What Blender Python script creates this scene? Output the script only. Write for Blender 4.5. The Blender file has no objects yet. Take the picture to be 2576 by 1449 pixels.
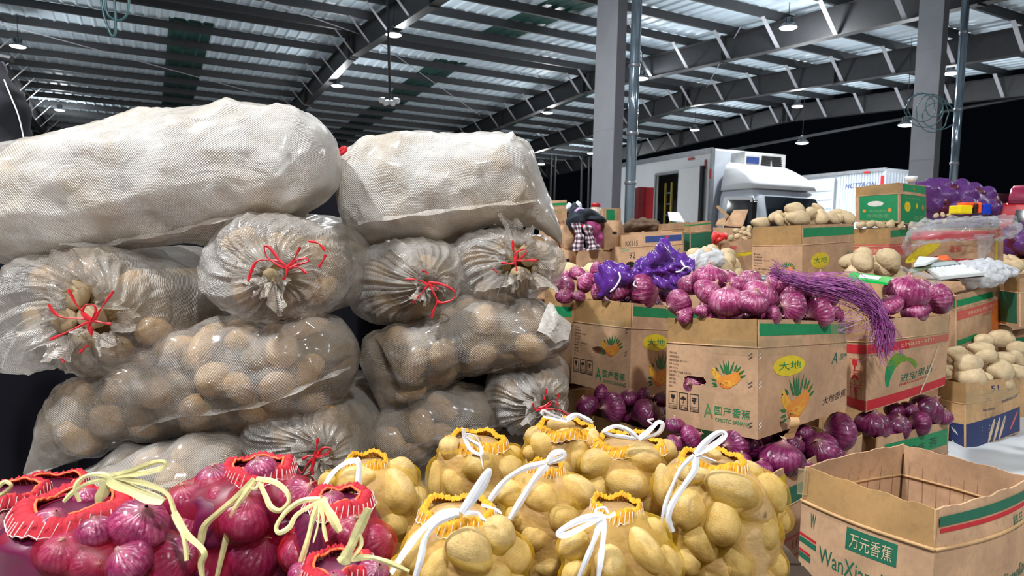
import bpy, bmesh, math, random
import numpy as np
from mathutils import Vector, Matrix, Quaternion
random.seed(7); RNG = np.random.RandomState(7)
SC = bpy.context.scene
COL = SC.collection
# ---------------------------------------------------------------- camera
FPX = 1720.0; CX, CY = 1288.0, 724.5
PITCH = math.atan(122 / FPX); ROLL = 0.0244
CAM = Vector((0, 0, 1.05))
_F = Vector((0, math.cos(PITCH), -math.sin(PITCH)))
_R0 = Vector((1, 0, 0)); _U0 = Vector((0, math.sin(PITCH), math.cos(PITCH)))
_R = _R0 * math.cos(ROLL) + _U0 * math.sin(ROLL)
_U = _U0 * math.cos(ROLL) - _R0 * math.sin(ROLL)
cd = bpy.data.cameras.new('camera'); cam = bpy.data.objects.new('camera', cd); COL.objects.link(cam)
cd.sensor_width = 36.0; cd.lens = 36.0 * FPX / 2576.0; cd.clip_start = 0.05; cd.clip_end = 300
cam.matrix_world = Matrix.Translation(CAM) @ Matrix((_R, _U, -_F)).transposed().to_4x4()
cd.dof.use_dof = True; cd.dof.focus_distance = 1.7; cd.dof.aperture_fstop = 9.0
SC.camera = cam
# ---------------------------------------------------------------- world: clear night outside the hall
w = bpy.data.worlds.new('night'); SC.world = w; w.use_nodes = True
w.node_tree.nodes['Background'].inputs[0].default_value = (0.010, 0.014, 0.022, 1)
w.node_tree.nodes['Background'].inputs[1].default_value = 0.12
SC.view_settings.view_transform = 'Standard'; SC.view_settings.look = 'None'
SC.view_settings.gamma = 1.0; SC.view_settings.use_curve_mapping = False
SC.view_settings.exposure = 0.0
SC.cycles.max_bounces = 5; SC.cycles.diffuse_bounces = 3; SC.cycles.glossy_bounces = 2; SC.cycles.transmission_bounces = 2; SC.cycles.transparent_max_bounces = 8
SC.cycles.adaptive_threshold = .025; SC.cycles.caustics_reflective = False; SC.cycles.caustics_refractive = False
LAMP_W = 740.0            # watts of one high-bay lamp
SPILL_W = 150.0
LAMP_COL = (0.965, 0.98, 0.99)
# unseen lamps added outside the frame, placed and boosted to light the stall: (x, y)
NEAR_LAMPS = [(-3.0, 0.4, 2.3), (1.2, -2.6, 1.6), (5.6, 0.6, 1.0), (-7.5, 5.0, .8), (-.8, 6.2, .9), (10.5, 5.5, 1.0), (-1.5, -7.5, 1.0), (7.5, -5.5, 1.0)]

def P(px, py, Y):
    """world point seen at pixel px, py (2576 frame) at world depth Y"""
    d = _F + _R * ((px - CX) / FPX) - _U * ((py - CY) / FPX)
    return CAM + d * (Y / d.y)
def Pz(px, py, z):
    d = _F + _R * ((px - CX) / FPX) - _U * ((py - CY) / FPX)
    return CAM + d * ((z - CAM.z) / d.z)

# ---------------------------------------------------------------- materials
def srgb(r, g, b):
    f = lambda c: (c / 255 / 12.92) if c / 255 <= .04045 else ((c / 255 + .055) / 1.055) ** 2.4
    return (f(r), f(g), f(b), 1)
def newmat(name):
    m = bpy.data.materials.new(name); m.use_nodes = True
    nt = m.node_tree; return m, nt, nt.nodes['Principled BSDF']
def nd(nt, typ, **kw):
    n = nt.nodes.new(typ)
    for k, v in kw.items():
        if k.startswith('i_'):
            n.inputs[int(k[2:]) if k[2:].isdigit() else k[2:].replace('_', ' ')].default_value = v
        else: setattr(n, k, v)
    return n
def lk(nt, a, b): nt.links.new(a, b)
def math_n(nt, op, a, b=None, c=None):
    n = nt.nodes.new('ShaderNodeMath'); n.operation = op
    for i, v in enumerate((a, b, c)):
        if v is None: continue
        if isinstance(v, (int, float)): n.inputs[i].default_value = v
        else: lk(nt, v, n.inputs[i])
    return n.outputs[0]
def ramp(nt, fac, stops):
    r = nt.nodes.new('ShaderNodeValToRGB'); e = r.color_ramp.elements
    while len(e) < len(stops): e.new(.5)
    for el, (p, c) in zip(e, stops): el.position = p; el.color = c if len(c) == 4 else (*c, 1)
    lk(nt, fac, r.inputs[0]); return r.outputs[0]
def noise_n(nt, vec, scale, detail=3, rough=.55, dist=0):
    n = nt.nodes.new('ShaderNodeTexNoise'); n.inputs['Scale'].default_value = scale
    n.inputs['Detail'].default_value = detail; n.inputs['Roughness'].default_value = rough
    n.inputs['Distortion'].default_value = dist
    if vec is not None: lk(nt, vec, n.inputs['Vector'])
    return n.outputs[0]
def mixc(nt, fac, a, b, mode='MIX'):
    n = nt.nodes.new('ShaderNodeMix'); n.data_type = 'RGBA'; n.blend_type = mode
    for i, v in ((0, fac), (6, a), (7, b)):
        if isinstance(v, (int, float, tuple)): n.inputs[i].default_value = v
        else: lk(nt, v, n.inputs[i])
    return n.outputs[2]
def bump(nt, bsdf, h, strength=.5, dist=.002):
    b = nt.nodes.new('ShaderNodeBump'); b.inputs['Strength'].default_value = strength
    b.inputs['Distance'].default_value = dist; lk(nt, h, b.inputs['Height'])
    lk(nt, b.outputs[0], bsdf.inputs['Normal'])
def plain(name, col, rough=.6, metal=0., spec=.5, emit=None, es=0., vary=.12, vscale=9., bmp=0.):
    m, nt, b = newmat(name)
    tc = nd(nt, 'ShaderNodeTexCoord')
    n = noise_n(nt, tc.outputs['Object'], vscale, 4)
    hi = tuple(min(1, c * (1 + vary)) for c in col[:3]) + (1,); lo = tuple(c * (1 - vary) for c in col[:3]) + (1,)
    lk(nt, ramp(nt, n, [(.3, lo), (.7, hi)]), b.inputs['Base Color'])
    b.inputs['Roughness'].default_value = rough; b.inputs['Metallic'].default_value = metal
    b.inputs['Specular IOR Level'].default_value = spec
    if emit: b.inputs['Emission Color'].default_value = emit; b.inputs['Emission Strength'].default_value = es
    if bmp: bump(nt, b, noise_n(nt, tc.outputs['Object'], vscale * 8, 4), .5, bmp)
    return m
M = {}
M['steel_dark'] = plain('painted_dark_steel', srgb(52, 53, 56), .5, 0.1, vary=.1)
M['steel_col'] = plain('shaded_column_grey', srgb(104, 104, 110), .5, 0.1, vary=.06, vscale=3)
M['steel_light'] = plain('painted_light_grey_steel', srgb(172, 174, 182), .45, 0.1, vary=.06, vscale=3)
M['roof_sheet'] = plain('pale_roof_sheet', srgb(208, 226, 238), .5, 0., vary=.05, vscale=.6)
M['skylight'] = plain('dark_green_skylight', srgb(40, 78, 72), .25, vary=.4, vscale=1.5)
M['lamp_metal'] = plain('lamp_grey_metal', srgb(120, 125, 130), .35, .7)
M['lens'] = plain('lamp_lens', (1, 1, 1, 1), .4, emit=(.93, .97, 1, 1), es=14, vary=0)
M['pipe'] = plain('clear_plastic_rain_pipe', srgb(150, 168, 182), .1, .6, vary=.2, vscale=2)
M['rubber'] = plain('black_rubber', srgb(24, 24, 26), .6)
M['shade_black'] = plain('shade_black', srgb(16, 16, 22), .95, spec=.1)  # flat black of the sheets that stand for deep shade
M['white_paint'] = plain('white_truck_paint', srgb(232, 236, 240), .3, vary=.03, vscale=1)
M['truck_grey'] = plain('pale_grey_truck_paint', srgb(178, 188, 196), .35, vary=.04, vscale=1)
M['silver_paint'] = plain('silver_truck_paint', srgb(205, 212, 222), .25, .25, vary=.03, vscale=1)
M['grey_alu'] = plain('grey_aluminium', srgb(150, 154, 160), .35, .6)
M['dark_glass'] = plain('dark_window_glass', srgb(26, 32, 38), .05, 0, spec=.8, vary=.1)
M['red_paint'] = plain('red_paint', srgb(190, 20, 36), .35, vary=.12)
M['white_plastic'] = plain('white_plastic', srgb(235, 238, 240), .4, vary=.03)
M['ribbon_red'] = plain('red_raffia_ribbon', srgb(205, 30, 42), .4, spec=.6, vary=.3, vscale=90, bmp=.001)
M['ribbon_white'] = plain('white_flat_ribbon', srgb(236, 236, 240), .4, vary=.08, vscale=60, bmp=.001)
M['ribbon_yellow'] = plain('pale_yellow_ribbon', srgb(222, 212, 150), .4, vary=.22, vscale=50, bmp=.001)
M['stitch'] = plain('white_stitching_thread', srgb(238, 230, 225), .7, vary=.05)

def m_floor():
    m, nt, b = newmat('concrete_floor'); tc = nd(nt, 'ShaderNodeTexCoord')
    n = noise_n(nt, tc.outputs['Object'], 1.5, 8, .65); n2 = noise_n(nt, tc.outputs['Object'], 14, 5, .6)
    c = ramp(nt, n, [(.3, srgb(120, 116, 112)), (.7, srgb(165, 162, 160))])
    lk(nt, mixc(nt, .35, c, ramp(nt, n2, [(.35, srgb(90, 86, 82)), (.6, srgb(185, 182, 180))])), b.inputs['Base Color'])
    b.inputs['Roughness'].default_value = .6; bump(nt, b, n2, .3, .003); return m
M['floor'] = m_floor()

def m_card(name, base=(206, 166, 130), worn=.35, stain=(176, 130, 66)):
    m, nt, b = newmat(name); tc = nd(nt, 'ShaderNodeTexCoord'); oi = nd(nt, 'ShaderNodeObjectInfo')
    add = nd(nt, 'ShaderNodeVectorMath', operation='ADD'); lk(nt, tc.outputs['Object'], add.inputs[0])
    n1 = noise_n(nt, add.outputs[0], 6, 6, .6); n2 = noise_n(nt, tc.outputs['Object'], 60, 5, .6)
    mp = nd(nt, 'ShaderNodeMapping'); mp.inputs['Scale'].default_value = (260, 260, 8); lk(nt, tc.outputs['Object'], mp.inputs[0])
    fl = noise_n(nt, mp.outputs[0], 1, 2)
    d = srgb(*[int(x * .84) for x in base]); l = srgb(*[min(255, int(x * 1.07)) for x in base])
    c = ramp(nt, n1, [(.3, d), (.62, l)])
    c = mixc(nt, ramp(nt, n1, [(.56, (0, 0, 0)), (.72, (worn, worn, worn))]), c, srgb(*stain))
    c = mixc(nt, ramp(nt, n2, [(.3, (.25, .25, .25)), (.5, (0, 0, 0))]), c, srgb(*[int(x * .66) for x in base]))
    c = mixc(nt, ramp(nt, fl, [(.35, (.14, .14, .14)), (.6, (0, 0, 0))]), c, d)
    lk(nt, c, b.inputs['Base Color']); b.inputs['Roughness'].default_value = .72
    b.inputs['Specular IOR Level'].default_value = .25
    bump(nt, b, math_n(nt, 'ADD', n1, math_n(nt, 'MULTIPLY', fl, .3)), .35, .004); return m
M['card'] = m_card('brown_cardboard'); M['card_in'] = m_card('inner_cardboard', (158, 126, 100))
M['card_tan'] = m_card('tan_cardboard', (205, 165, 118)); M['card_flap'] = m_card('taped_cardboard', (178, 140, 92), .6)

def m_potato(name, c_lo, c_hi, c_spot, rough=.55):
    m, nt, b = newmat(name); tc = nd(nt, 'ShaderNodeTexCoord'); oi = nd(nt, 'ShaderNodeObjectInfo')
    v = nd(nt, 'ShaderNodeVectorMath', operation='ADD'); lk(nt, tc.outputs['Object'], v.inputs[0])
    cx = nd(nt, 'ShaderNodeCombineXYZ'); r = math_n(nt, 'MULTIPLY', oi.outputs['Random'], 57.)
    lk(nt, r, cx.inputs[0]); lk(nt, r, cx.inputs[2]); lk(nt, cx.outputs[0], v.inputs[1])
    n1 = noise_n(nt, v.outputs[0], 1.6, 5, .6); n2 = noise_n(nt, v.outputs[0], 11, 4, .6); n3 = noise_n(nt, v.outputs[0], 38, 2, .5)
    c = ramp(nt, n1, [(.3, srgb(*c_lo)), (.66, srgb(*c_hi))])
    c = mixc(nt, ramp(nt, n2, [(.56, (0, 0, 0)), (.72, (.55, .55, .55))]), c, srgb(*c_spot))
    c = mixc(nt, ramp(nt, n3, [(.66, (0, 0, 0)), (.74, (.6, .6, .6))]), c, srgb(*[int(x * .55) for x in c_spot]))
    hs = nd(nt, 'ShaderNodeHueSaturation'); lk(nt, c, hs.inputs['Color'])
    lk(nt, math_n(nt, 'MULTIPLY_ADD', oi.outputs['Random'], .28, .86), hs.inputs['Value'])
    lk(nt, hs.outputs[0], b.inputs['Base Color']); b.inputs['Roughness'].default_value = rough
    b.inputs['Specular IOR Level'].default_value = .3
    b.inputs['Subsurface Weight'].default_value = 0.0
    bump(nt, b, math_n(nt, 'ADD', n2, math_n(nt, 'MULTIPLY', n3, .3)), .3, .05); return m
M['potato'] = m_potato('potato_skin', (196, 160, 96), (224, 194, 130), (160, 124, 72))
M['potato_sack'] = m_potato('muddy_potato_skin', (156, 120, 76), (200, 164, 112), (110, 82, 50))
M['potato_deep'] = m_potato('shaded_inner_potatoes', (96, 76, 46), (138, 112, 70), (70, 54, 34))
M['potato_pale'] = m_potato('dusty_potato_skin', (196, 170, 132), (226, 202, 162), (160, 130, 94))

def m_onion(name, deep, pink, pale, palef):
    m, nt, b = newmat(name); tc = nd(nt, 'ShaderNodeTexCoord'); oi = nd(nt, 'ShaderNodeObjectInfo')
    s = nd(nt, 'ShaderNodeSeparateXYZ'); lk(nt, tc.outputs['Object'], s.inputs[0])
    ang = math_n(nt, 'ARCTAN2', s.outputs[1], s.outputs[0])
    v = nd(nt, 'ShaderNodeVectorMath', operation='ADD'); lk(nt, tc.outputs['Object'], v.inputs[0])
    cx = nd(nt, 'ShaderNodeCombineXYZ'); r = math_n(nt, 'MULTIPLY', oi.outputs['Random'], 43.)
    lk(nt, r, cx.inputs[0]); lk(nt, r, cx.inputs[1]); lk(nt, cx.outputs[0], v.inputs[1])
    nn = noise_n(nt, v.outputs[0], 1.3, 4, .6); n2 = noise_n(nt, v.outputs[0], 5, 4, .7)
    st = math_n(nt, 'SINE', math_n(nt, 'ADD', math_n(nt, 'MULTIPLY', ang, 22.), math_n(nt, 'MULTIPLY', n2, 7.)))
    st2 = math_n(nt, 'SINE', math_n(nt, 'ADD', math_n(nt, 'MULTIPLY', ang, 57.), math_n(nt, 'MULTIPLY', n2, 5.)))
    sv = math_n(nt, 'MULTIPLY_ADD', math_n(nt, 'ADD', st, st2), .045, nn)
    c = ramp(nt, sv, [(.25, srgb(*deep)), (.5, srgb(*pink)), (.8, srgb(*pale))])
    flake = ramp(nt, n2, [(.54, (0, 0, 0)), (.62, (palef, palef, palef))])
    c = mixc(nt, flake, c, srgb(*[min(255, int(x * .6 + y * .4)) for x, y in zip(pink, pale)]))
    top = ramp(nt, math_n(nt, 'ABSOLUTE', s.outputs[2]), [(.72, (0, 0, 0)), (1.0, (.55, .55, .55))])
    c = mixc(nt, top, c, srgb(196, 150, 140))
    hs = nd(nt, 'ShaderNodeHueSaturation'); lk(nt, c, hs.inputs['Color'])
    lk(nt, math_n(nt, 'MULTIPLY_ADD', oi.outputs['Random'], .35, .82), hs.inputs['Value'])
    lk(nt, hs.outputs[0], b.inputs['Base Color']); b.inputs['Roughness'].default_value = .3
    lk(nt, math_n(nt, 'MULTIPLY_ADD', n2, .35, .12), b.inputs['Roughness'])
    b.inputs['Coat Weight'].default_value = .25; b.inputs['Coat Roughness'].default_value = .2
    bump(nt, b, math_n(nt, 'ADD', math_n(nt, 'MULTIPLY', st, .25), n2), .25, .03); return m
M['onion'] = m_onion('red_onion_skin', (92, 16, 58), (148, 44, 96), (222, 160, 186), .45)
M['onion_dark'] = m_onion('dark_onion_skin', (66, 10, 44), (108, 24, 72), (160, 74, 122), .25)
M['onion_net'] = m_onion('onion_skin_in_net', (100, 18, 56), (146, 36, 84), (196, 108, 134), .5)
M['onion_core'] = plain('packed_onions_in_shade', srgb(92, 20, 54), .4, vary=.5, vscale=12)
M['onion_neck'] = plain('dry_onion_neck', srgb(204, 164, 140), .7, vary=.35, vscale=60, bmp=.002)
M['onion_root'] = plain('onion_root_hairs', srgb(188, 160, 128), .8, vary=.3, vscale=60)

def m_sack(name, alpha, tint=(232, 230, 228), rough=.3):
    """woven polypropylene: see-through film with a raised weave"""
    m, nt, b = newmat(name); tc = nd(nt, 'ShaderNodeTexCoord')
    s = nd(nt, 'ShaderNodeSeparateXYZ'); lk(nt, tc.outputs['UV'], s.inputs[0])
    k = 2 * math.pi / .0058
    wv = math_n(nt, 'MULTIPLY', math_n(nt, 'SINE', math_n(nt, 'MULTIPLY', s.outputs[0], k)), math_n(nt, 'SINE', math_n(nt, 'MULTIPLY', s.outputs[1], k)))
    n1 = noise_n(nt, tc.outputs['Object'], 7, 5, .6, .6); n2 = noise_n(nt, tc.outputs['Object'], 26, 5, .6)
    dirt = noise_n(nt, tc.outputs['Object'], 4.3, 6, .65)
    c = ramp(nt, dirt, [(.42, srgb(*tint)), (.66, srgb(int(tint[0] * .86), int(tint[1] * .80), int(tint[2] * .72)))])
    c = mixc(nt, ramp(nt, n2, [(.64, (0, 0, 0)), (.74, (.35, .35, .35))]), c, srgb(150, 118, 84))
    lk(nt, c, b.inputs['Base Color']); b.inputs['Roughness'].default_value = rough
    b.inputs['Specular IOR Level'].default_value = .8; b.inputs['Coat Weight'].default_value = .8; b.inputs['Coat Roughness'].default_value = .13
    lk(nt, math_n(nt, 'MULTIPLY_ADD', n2, .3, rough - .1), b.inputs['Roughness'])
    wr = noise_n(nt, tc.outputs['Object'], 9, 3, .5, 2.5)
    bump(nt, b, math_n(nt, 'ADD', wv, math_n(nt, 'ADD', math_n(nt, 'MULTIPLY', n2, 4.), math_n(nt, 'MULTIPLY', wr, 9.))), .8, .0014)
    tr = nd(nt, 'ShaderNodeBsdfTransparent'); tr.inputs[0].default_value = (.97, .96, .95, 1)
    tl = nd(nt, 'ShaderNodeBsdfTranslucent'); tl.inputs[0].default_value = srgb(*tint)
    mx0 = nd(nt, 'ShaderNodeMixShader'); mx0.inputs[0].default_value = .12
    lk(nt, b.outputs[0], mx0.inputs[1]); lk(nt, tl.outputs[0], mx0.inputs[2])
    a = math_n(nt, 'ADD', math_n(nt, 'MULTIPLY_ADD', n1, .9, alpha - .45), math_n(nt, 'MULTIPLY', wv, .08))
    a = math_n(nt, 'MINIMUM', math_n(nt, 'MAXIMUM', a, .12), 1.)
    mx = nd(nt, 'ShaderNodeMixShader'); lk(nt, a, mx.inputs[0]); lk(nt, tr.outputs[0], mx.inputs[1]); lk(nt, mx0.outputs[0], mx.inputs[2])
    lk(nt, mx.outputs[0], nt.nodes['Material Output'].inputs[0]); return m
M['sack_white'] = m_sack('whitish_woven_plastic', .84, (240, 235, 228), .26)
M['sack_mid'] = m_sack('milky_woven_plastic', .52, (220, 214, 207), .22)
M['sack_clear'] = m_sack('clear_woven_plastic', .42, (212, 206, 199), .2)
M['sack_end'] = m_sack('gathered_thin_plastic', .50, (232, 227, 221), .2)

def m_net(name, col, alpha, k=.0024, dens=.25, rough=.45):
    m, nt, b = newmat(name); tc = nd(nt, 'ShaderNodeTexCoord')
    s = nd(nt, 'ShaderNodeSeparateXYZ'); lk(nt, tc.outputs['UV'], s.inputs[0]); kk = 2 * math.pi / k
    a1 = math_n(nt, 'SINE', math_n(nt, 'MULTIPLY', math_n(nt, 'ADD', s.outputs[0], s.outputs[1]), kk))
    a2 = math_n(nt, 'SINE', math_n(nt, 'MULTIPLY', math_n(nt, 'SUBTRACT', s.outputs[0], s.outputs[1]), kk))
    g = math_n(nt, 'MAXIMUM', a1, a2)
    n1 = noise_n(nt, tc.outputs['Object'], 9, 4, .6)
    lk(nt, ramp(nt, n1, [(.3, tuple(c * .85 for c in col[:3])), (.7, col)]), b.inputs['Base Color'])
    b.inputs['Roughness'].default_value = rough
    tr = nd(nt, 'ShaderNodeBsdfTransparent')
    lw = nd(nt, 'ShaderNodeLayerWeight'); lw.inputs[0].default_value = .5
    a = math_n(nt, 'ADD', math_n(nt, 'MULTIPLY_ADD', g, dens, alpha), math_n(nt, 'MULTIPLY', math_n(nt, 'POWER', lw.outputs['Facing'], 2.5), .42))
    a = math_n(nt, 'MINIMUM', math_n(nt, 'MAXIMUM', a, 0.02), .95)
    mx = nd(nt, 'ShaderNodeMixShader'); lk(nt, a, mx.inputs[0]); lk(nt, tr.outputs[0], mx.inputs[1]); lk(nt, b.outputs[0], mx.inputs[2])
    lk(nt, mx.outputs[0], nt.nodes['Material Output'].inputs[0]); return m
M['net_yellow'] = m_net('yellow_netting', srgb(240, 190, 24), .12, dens=.10)
M['net_red'] = m_net('red_netting', srgb(176, 12, 44), .26, dens=.12)
M['net_orange'] = m_net('orange_red_netting', srgb(216, 34, 40), .16, dens=.12)
M['net_purple'] = m_net('purple_netting', srgb(98, 48, 150), .72, k=.008, dens=.28, rough=.25)
M['net_purple_far'] = m_net('purple_onion_net', srgb(110, 62, 140), .55, k=.02, dens=.2, rough=.35)
M['collar_yellow'] = plain('gathered_yellow_collar', srgb(240, 164, 20), .6, vary=.3, vscale=120, bmp=.003)
M['collar_red'] = plain('gathered_red_collar', srgb(190, 14, 38), .6, vary=.3, vscale=120, bmp=.003)
M['elastic_orange'] = plain('orange_elastic_cord', srgb(236, 110, 60), .5)
M['film'] = m_net('clear_wrinkled_film', srgb(225, 228, 232), .2, k=.5, dens=.0, rough=.15)
M['film_white'] = m_net('white_carrier_bag_film', srgb(226, 230, 236), .62, k=.5, dens=0., rough=.3)

M['tape_film'] = m_net('clear_packing_tape', srgb(214, 196, 150), .16, k=.5, dens=0., rough=.08)
M['blue_strap'] = plain('blue_strap', srgb(40, 150, 220), .4)
M['dark_line'] = plain('dark_seam', srgb(40, 30, 24), .9)
# ---------------------------------------------------------------- object helpers
ORG = {}
def tag(o, label=None, cat=None, group=None, kind=None):
    for k, v in (('label', label), ('category', cat), ('group', group), ('kind', kind)):
        if v: o[k] = v
    return o
def thing(name, label, cat, loc, group=None):
    o = bpy.data.objects.new(name, None); o.empty_display_size = .05
    COL.objects.link(o); o.location = Vector(loc); ORG[o.name] = Vector(loc)
    return tag(o, label, cat, group)
def mesh(verts, faces, mat=None, smooth=True, uvs=None):
    me = bpy.data.meshes.new('m')
    me.from_pydata([tuple(map(float, v)) for v in verts], [], [tuple(f) for f in faces])
    if smooth: me.polygons.foreach_set('use_smooth', [True] * len(me.polygons))
    if uvs is not None:
        ul = me.uv_layers.new(name='uv'); li = np.empty(len(me.loops), dtype=np.int32)
        me.loops.foreach_get('vertex_index', li); ul.data.foreach_set('uv', np.asarray(uvs, dtype=np.float32)[li].ravel())
    if mat: me.materials.append(mat)
    me.update(); return me
def put(name, me, parent=None, loc=(0, 0, 0), rot=None, scale=None):
    """link one object; loc is in the world"""
    o = bpy.data.objects.new(name, me); COL.objects.link(o)
    if parent is not None:
        o.parent = parent; o.location = Vector(loc) - ORG[parent.name]
    else: o.location = Vector(loc)
    ORG[o.name] = Vector(loc)
    if rot is not None:
        o.rotation_mode = 'QUATERNION'; o.rotation_quaternion = rot
    if scale is not None: o.scale = scale
    return o
def mk(name, verts, faces, mat, parent=None, smooth=False, uvs=None, loc=None):
    """world-space vertices -> object whose origin sits at its parent (or at loc)"""
    if loc is None: loc = ORG[parent.name] if parent is not None else Vector((0, 0, 0))
    loc = Vector(loc); V = [(v[0] - loc.x, v[1] - loc.y, v[2] - loc.z) for v in verts]
    return put(name, mesh(V, faces, mat, smooth, uvs), parent, loc)
REG = {}
def reg(o, loc, noun, where):
    d = Vector(loc) - CAM; x = d.dot(_R) / d.dot(_F); y = -d.dot(_U) / d.dot(_F); REG.setdefault((noun, where), []).append((y, x, o)); return o
def place_labels():
    """every piece of a heap is told apart by its row and its place in the row, as seen from the front"""
    rows_w = ['top row', 'second row', 'third row', 'fourth row', 'fifth row', 'sixth row', 'seventh row', 'eighth row']
    num = ['second', 'third', 'fourth', 'fifth', 'sixth', 'seventh']
    for (noun, where), L in REG.items():
        L.sort(key=lambda t: t[0]); n = len(L); k = max(1, min(8, round(math.sqrt(n / 1.3)))); per = math.ceil(n / k)
        for r in range(k):
            row = sorted(L[r * per:(r + 1) * per], key=lambda t: t[1]); rw = 'lowest row' if (k > 1 and (r + 1) * per >= n) else rows_w[r]
            for i, (_y, _x, o) in enumerate(row):
                pos = 'leftmost' if i == 0 else ('rightmost' if i == len(row) - 1 else num[min(5, i - 1)] + ' from left')
                o['label'] = noun + ', ' + pos + ' in the ' + rw + ', ' + where
class MB:
    """collects simple solids in world space"""
    def __init__(s): s.v = []; s.f = []
    def add(s, V, Fc):
        b = len(s.v); s.v += [tuple(v) for v in V]; s.f += [tuple(i + b for i in f) for f in Fc]; return s
    def hexa(s, c8):   # 4 bottom + 4 top
        return s.add(c8, [(3, 2, 1, 0), (4, 5, 6, 7), (0, 1, 5, 4), (1, 2, 6, 5), (2, 3, 7, 6), (3, 0, 4, 7)])
    def box(s, c, ax, ay, az):
        c = Vector(c); ax = Vector(ax) / 2; ay = Vector(ay) / 2; az = Vector(az) / 2
        return s.hexa([c - ax - ay - az, c + ax - ay - az, c + ax + ay - az, c - ax + ay - az, c - ax - ay + az, c + ax - ay + az, c + ax + ay + az, c - ax + ay + az])
    def prism(s, poly, A, B):  # poly: list of world offsets, swept from A to B
        n = len(poly); A = Vector(A); B = Vector(B)
        V = [A + Vector(p) for p in poly] + [B + Vector(p) for p in poly]
        Fc = [(i, (i + 1) % n, n + (i + 1) % n, n + i) for i in range(n)] + [tuple(range(n - 1, -1, -1)), tuple(range(n, 2 * n))]
        return s.add(V, Fc)
    def tube(s, pts, r, n=8, closed=False):
        pts = [Vector(p) for p in pts]; m = len(pts); rr = r if isinstance(r, (list, tuple)) else [r] * m
        V = []; prev = None
        for i, p in enumerate(pts):
            t = (pts[min(i + 1, m - 1)] - pts[max(i - 1, 0)]).normalized()
            a = prev if prev is not None else (Vector((0, 0, 1)) if abs(t.z) < .9 else Vector((1, 0, 0)))
            u = (a - t * a.dot(t)).normalized(); v = t.cross(u); prev = u
            V += [p + (u * math.cos(2 * math.pi * k / n) + v * math.sin(2 * math.pi * k / n)) * rr[i] for k in range(n)]
        Fc = [(i * n + k, i * n + (k + 1) % n, (i + 1) * n + (k + 1) % n, (i + 1) * n + k) for i in range(m - 1) for k in range(n)]
        Fc += [tuple(range(n - 1, -1, -1)), tuple(range((m - 1) * n, m * n))]
        return s.add(V, Fc)
    def lathe(s, prof, c, n=24, ax=Vector((0, 0, 1)), cap=True):
        c = Vector(c); ax = Vector(ax).normalized(); u = ax.orthogonal().normalized(); v = ax.cross(u)
        V = [c + ax * z + (u * math.cos(2 * math.pi * k / n) + v * math.sin(2 * math.pi * k / n)) * r for r, z in prof for k in range(n)]
        m = len(prof); Fc = [(i * n + k, i * n + (k + 1) % n, (i + 1) * n + (k + 1) % n, (i + 1) * n + k) for i in range(m - 1) for k in range(n)]
        if cap: Fc += [tuple(range(n - 1, -1, -1)), tuple(range((m - 1) * n, m * n))]
        return s.add(V, Fc)
    def out(s, name, mat, parent=None, smooth=False, loc=None):
        return mk(name, s.v, s.f, mat, parent, smooth, None, loc)
def spline(pts, n=8):
    pts = [Vector(p) for p in pts]; out = []
    for i in range(len(pts) - 1):
        p0 = pts[max(i - 1, 0)]; p1 = pts[i]; p2 = pts[i + 1]; p3 = pts[min(i + 2, len(pts) - 1)]
        for k in range(n):
            t = k / n
            out.append(.5 * ((2 * p1) + (p2 - p0) * t + (2 * p0 - 5 * p1 + 4 * p2 - p3) * t * t + (3 * p1 - p0 - 3 * p2 + p3) * t ** 3))
    out.append(pts[-1]); return out
def snoise(V, scale, seed, oct=3):
    """smooth pseudo noise on an (n,3) array, about -1..1"""
    r = np.random.RandomState(seed); out = np.zeros(len(V)); amp = 1.; tot = 0
    for o in range(oct):
        for j in range(4):
            d = r.normal(size=3); d /= np.linalg.norm(d)
            d2 = r.normal(size=3) * .5
            out += amp * .5 * np.sin(V @ d * scale * (2 ** o) * (1 + .3 * r.rand()) + 1.5 * np.sin(V @ d2 * scale * (2 ** o)) + r.rand() * 6.28)
        tot += amp; amp *= .5
    return out / tot

# ================================================================ THE HALL
PD = Vector((.8817, .4718, 0)); QD = Vector((-.4718, .8817, 0))   # along the purlins, along the rafters
QR, ZR, SL = 19.2, 6.82, .05
def RP(p, q, z): return PD * p + QD * q + Vector((0, 0, z))
def rz(q): return ZR - SL * abs(q - QR)
Q0, Q1, P0, P1 = -6.0, 40.9, -15.5, 22.75
fl = MB(); fl.box((0, 20, -.05), (120, 0, 0), (0, 100, 0), (0, 0, .1)); tag(fl.out('floor', M['floor']), kind='structure')
ceil = bpy.data.objects.new('ceiling', None); COL.objects.link(ceil); ORG['ceiling'] = Vector((0, 0, 0)); ceil['kind'] = 'structure'
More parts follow.
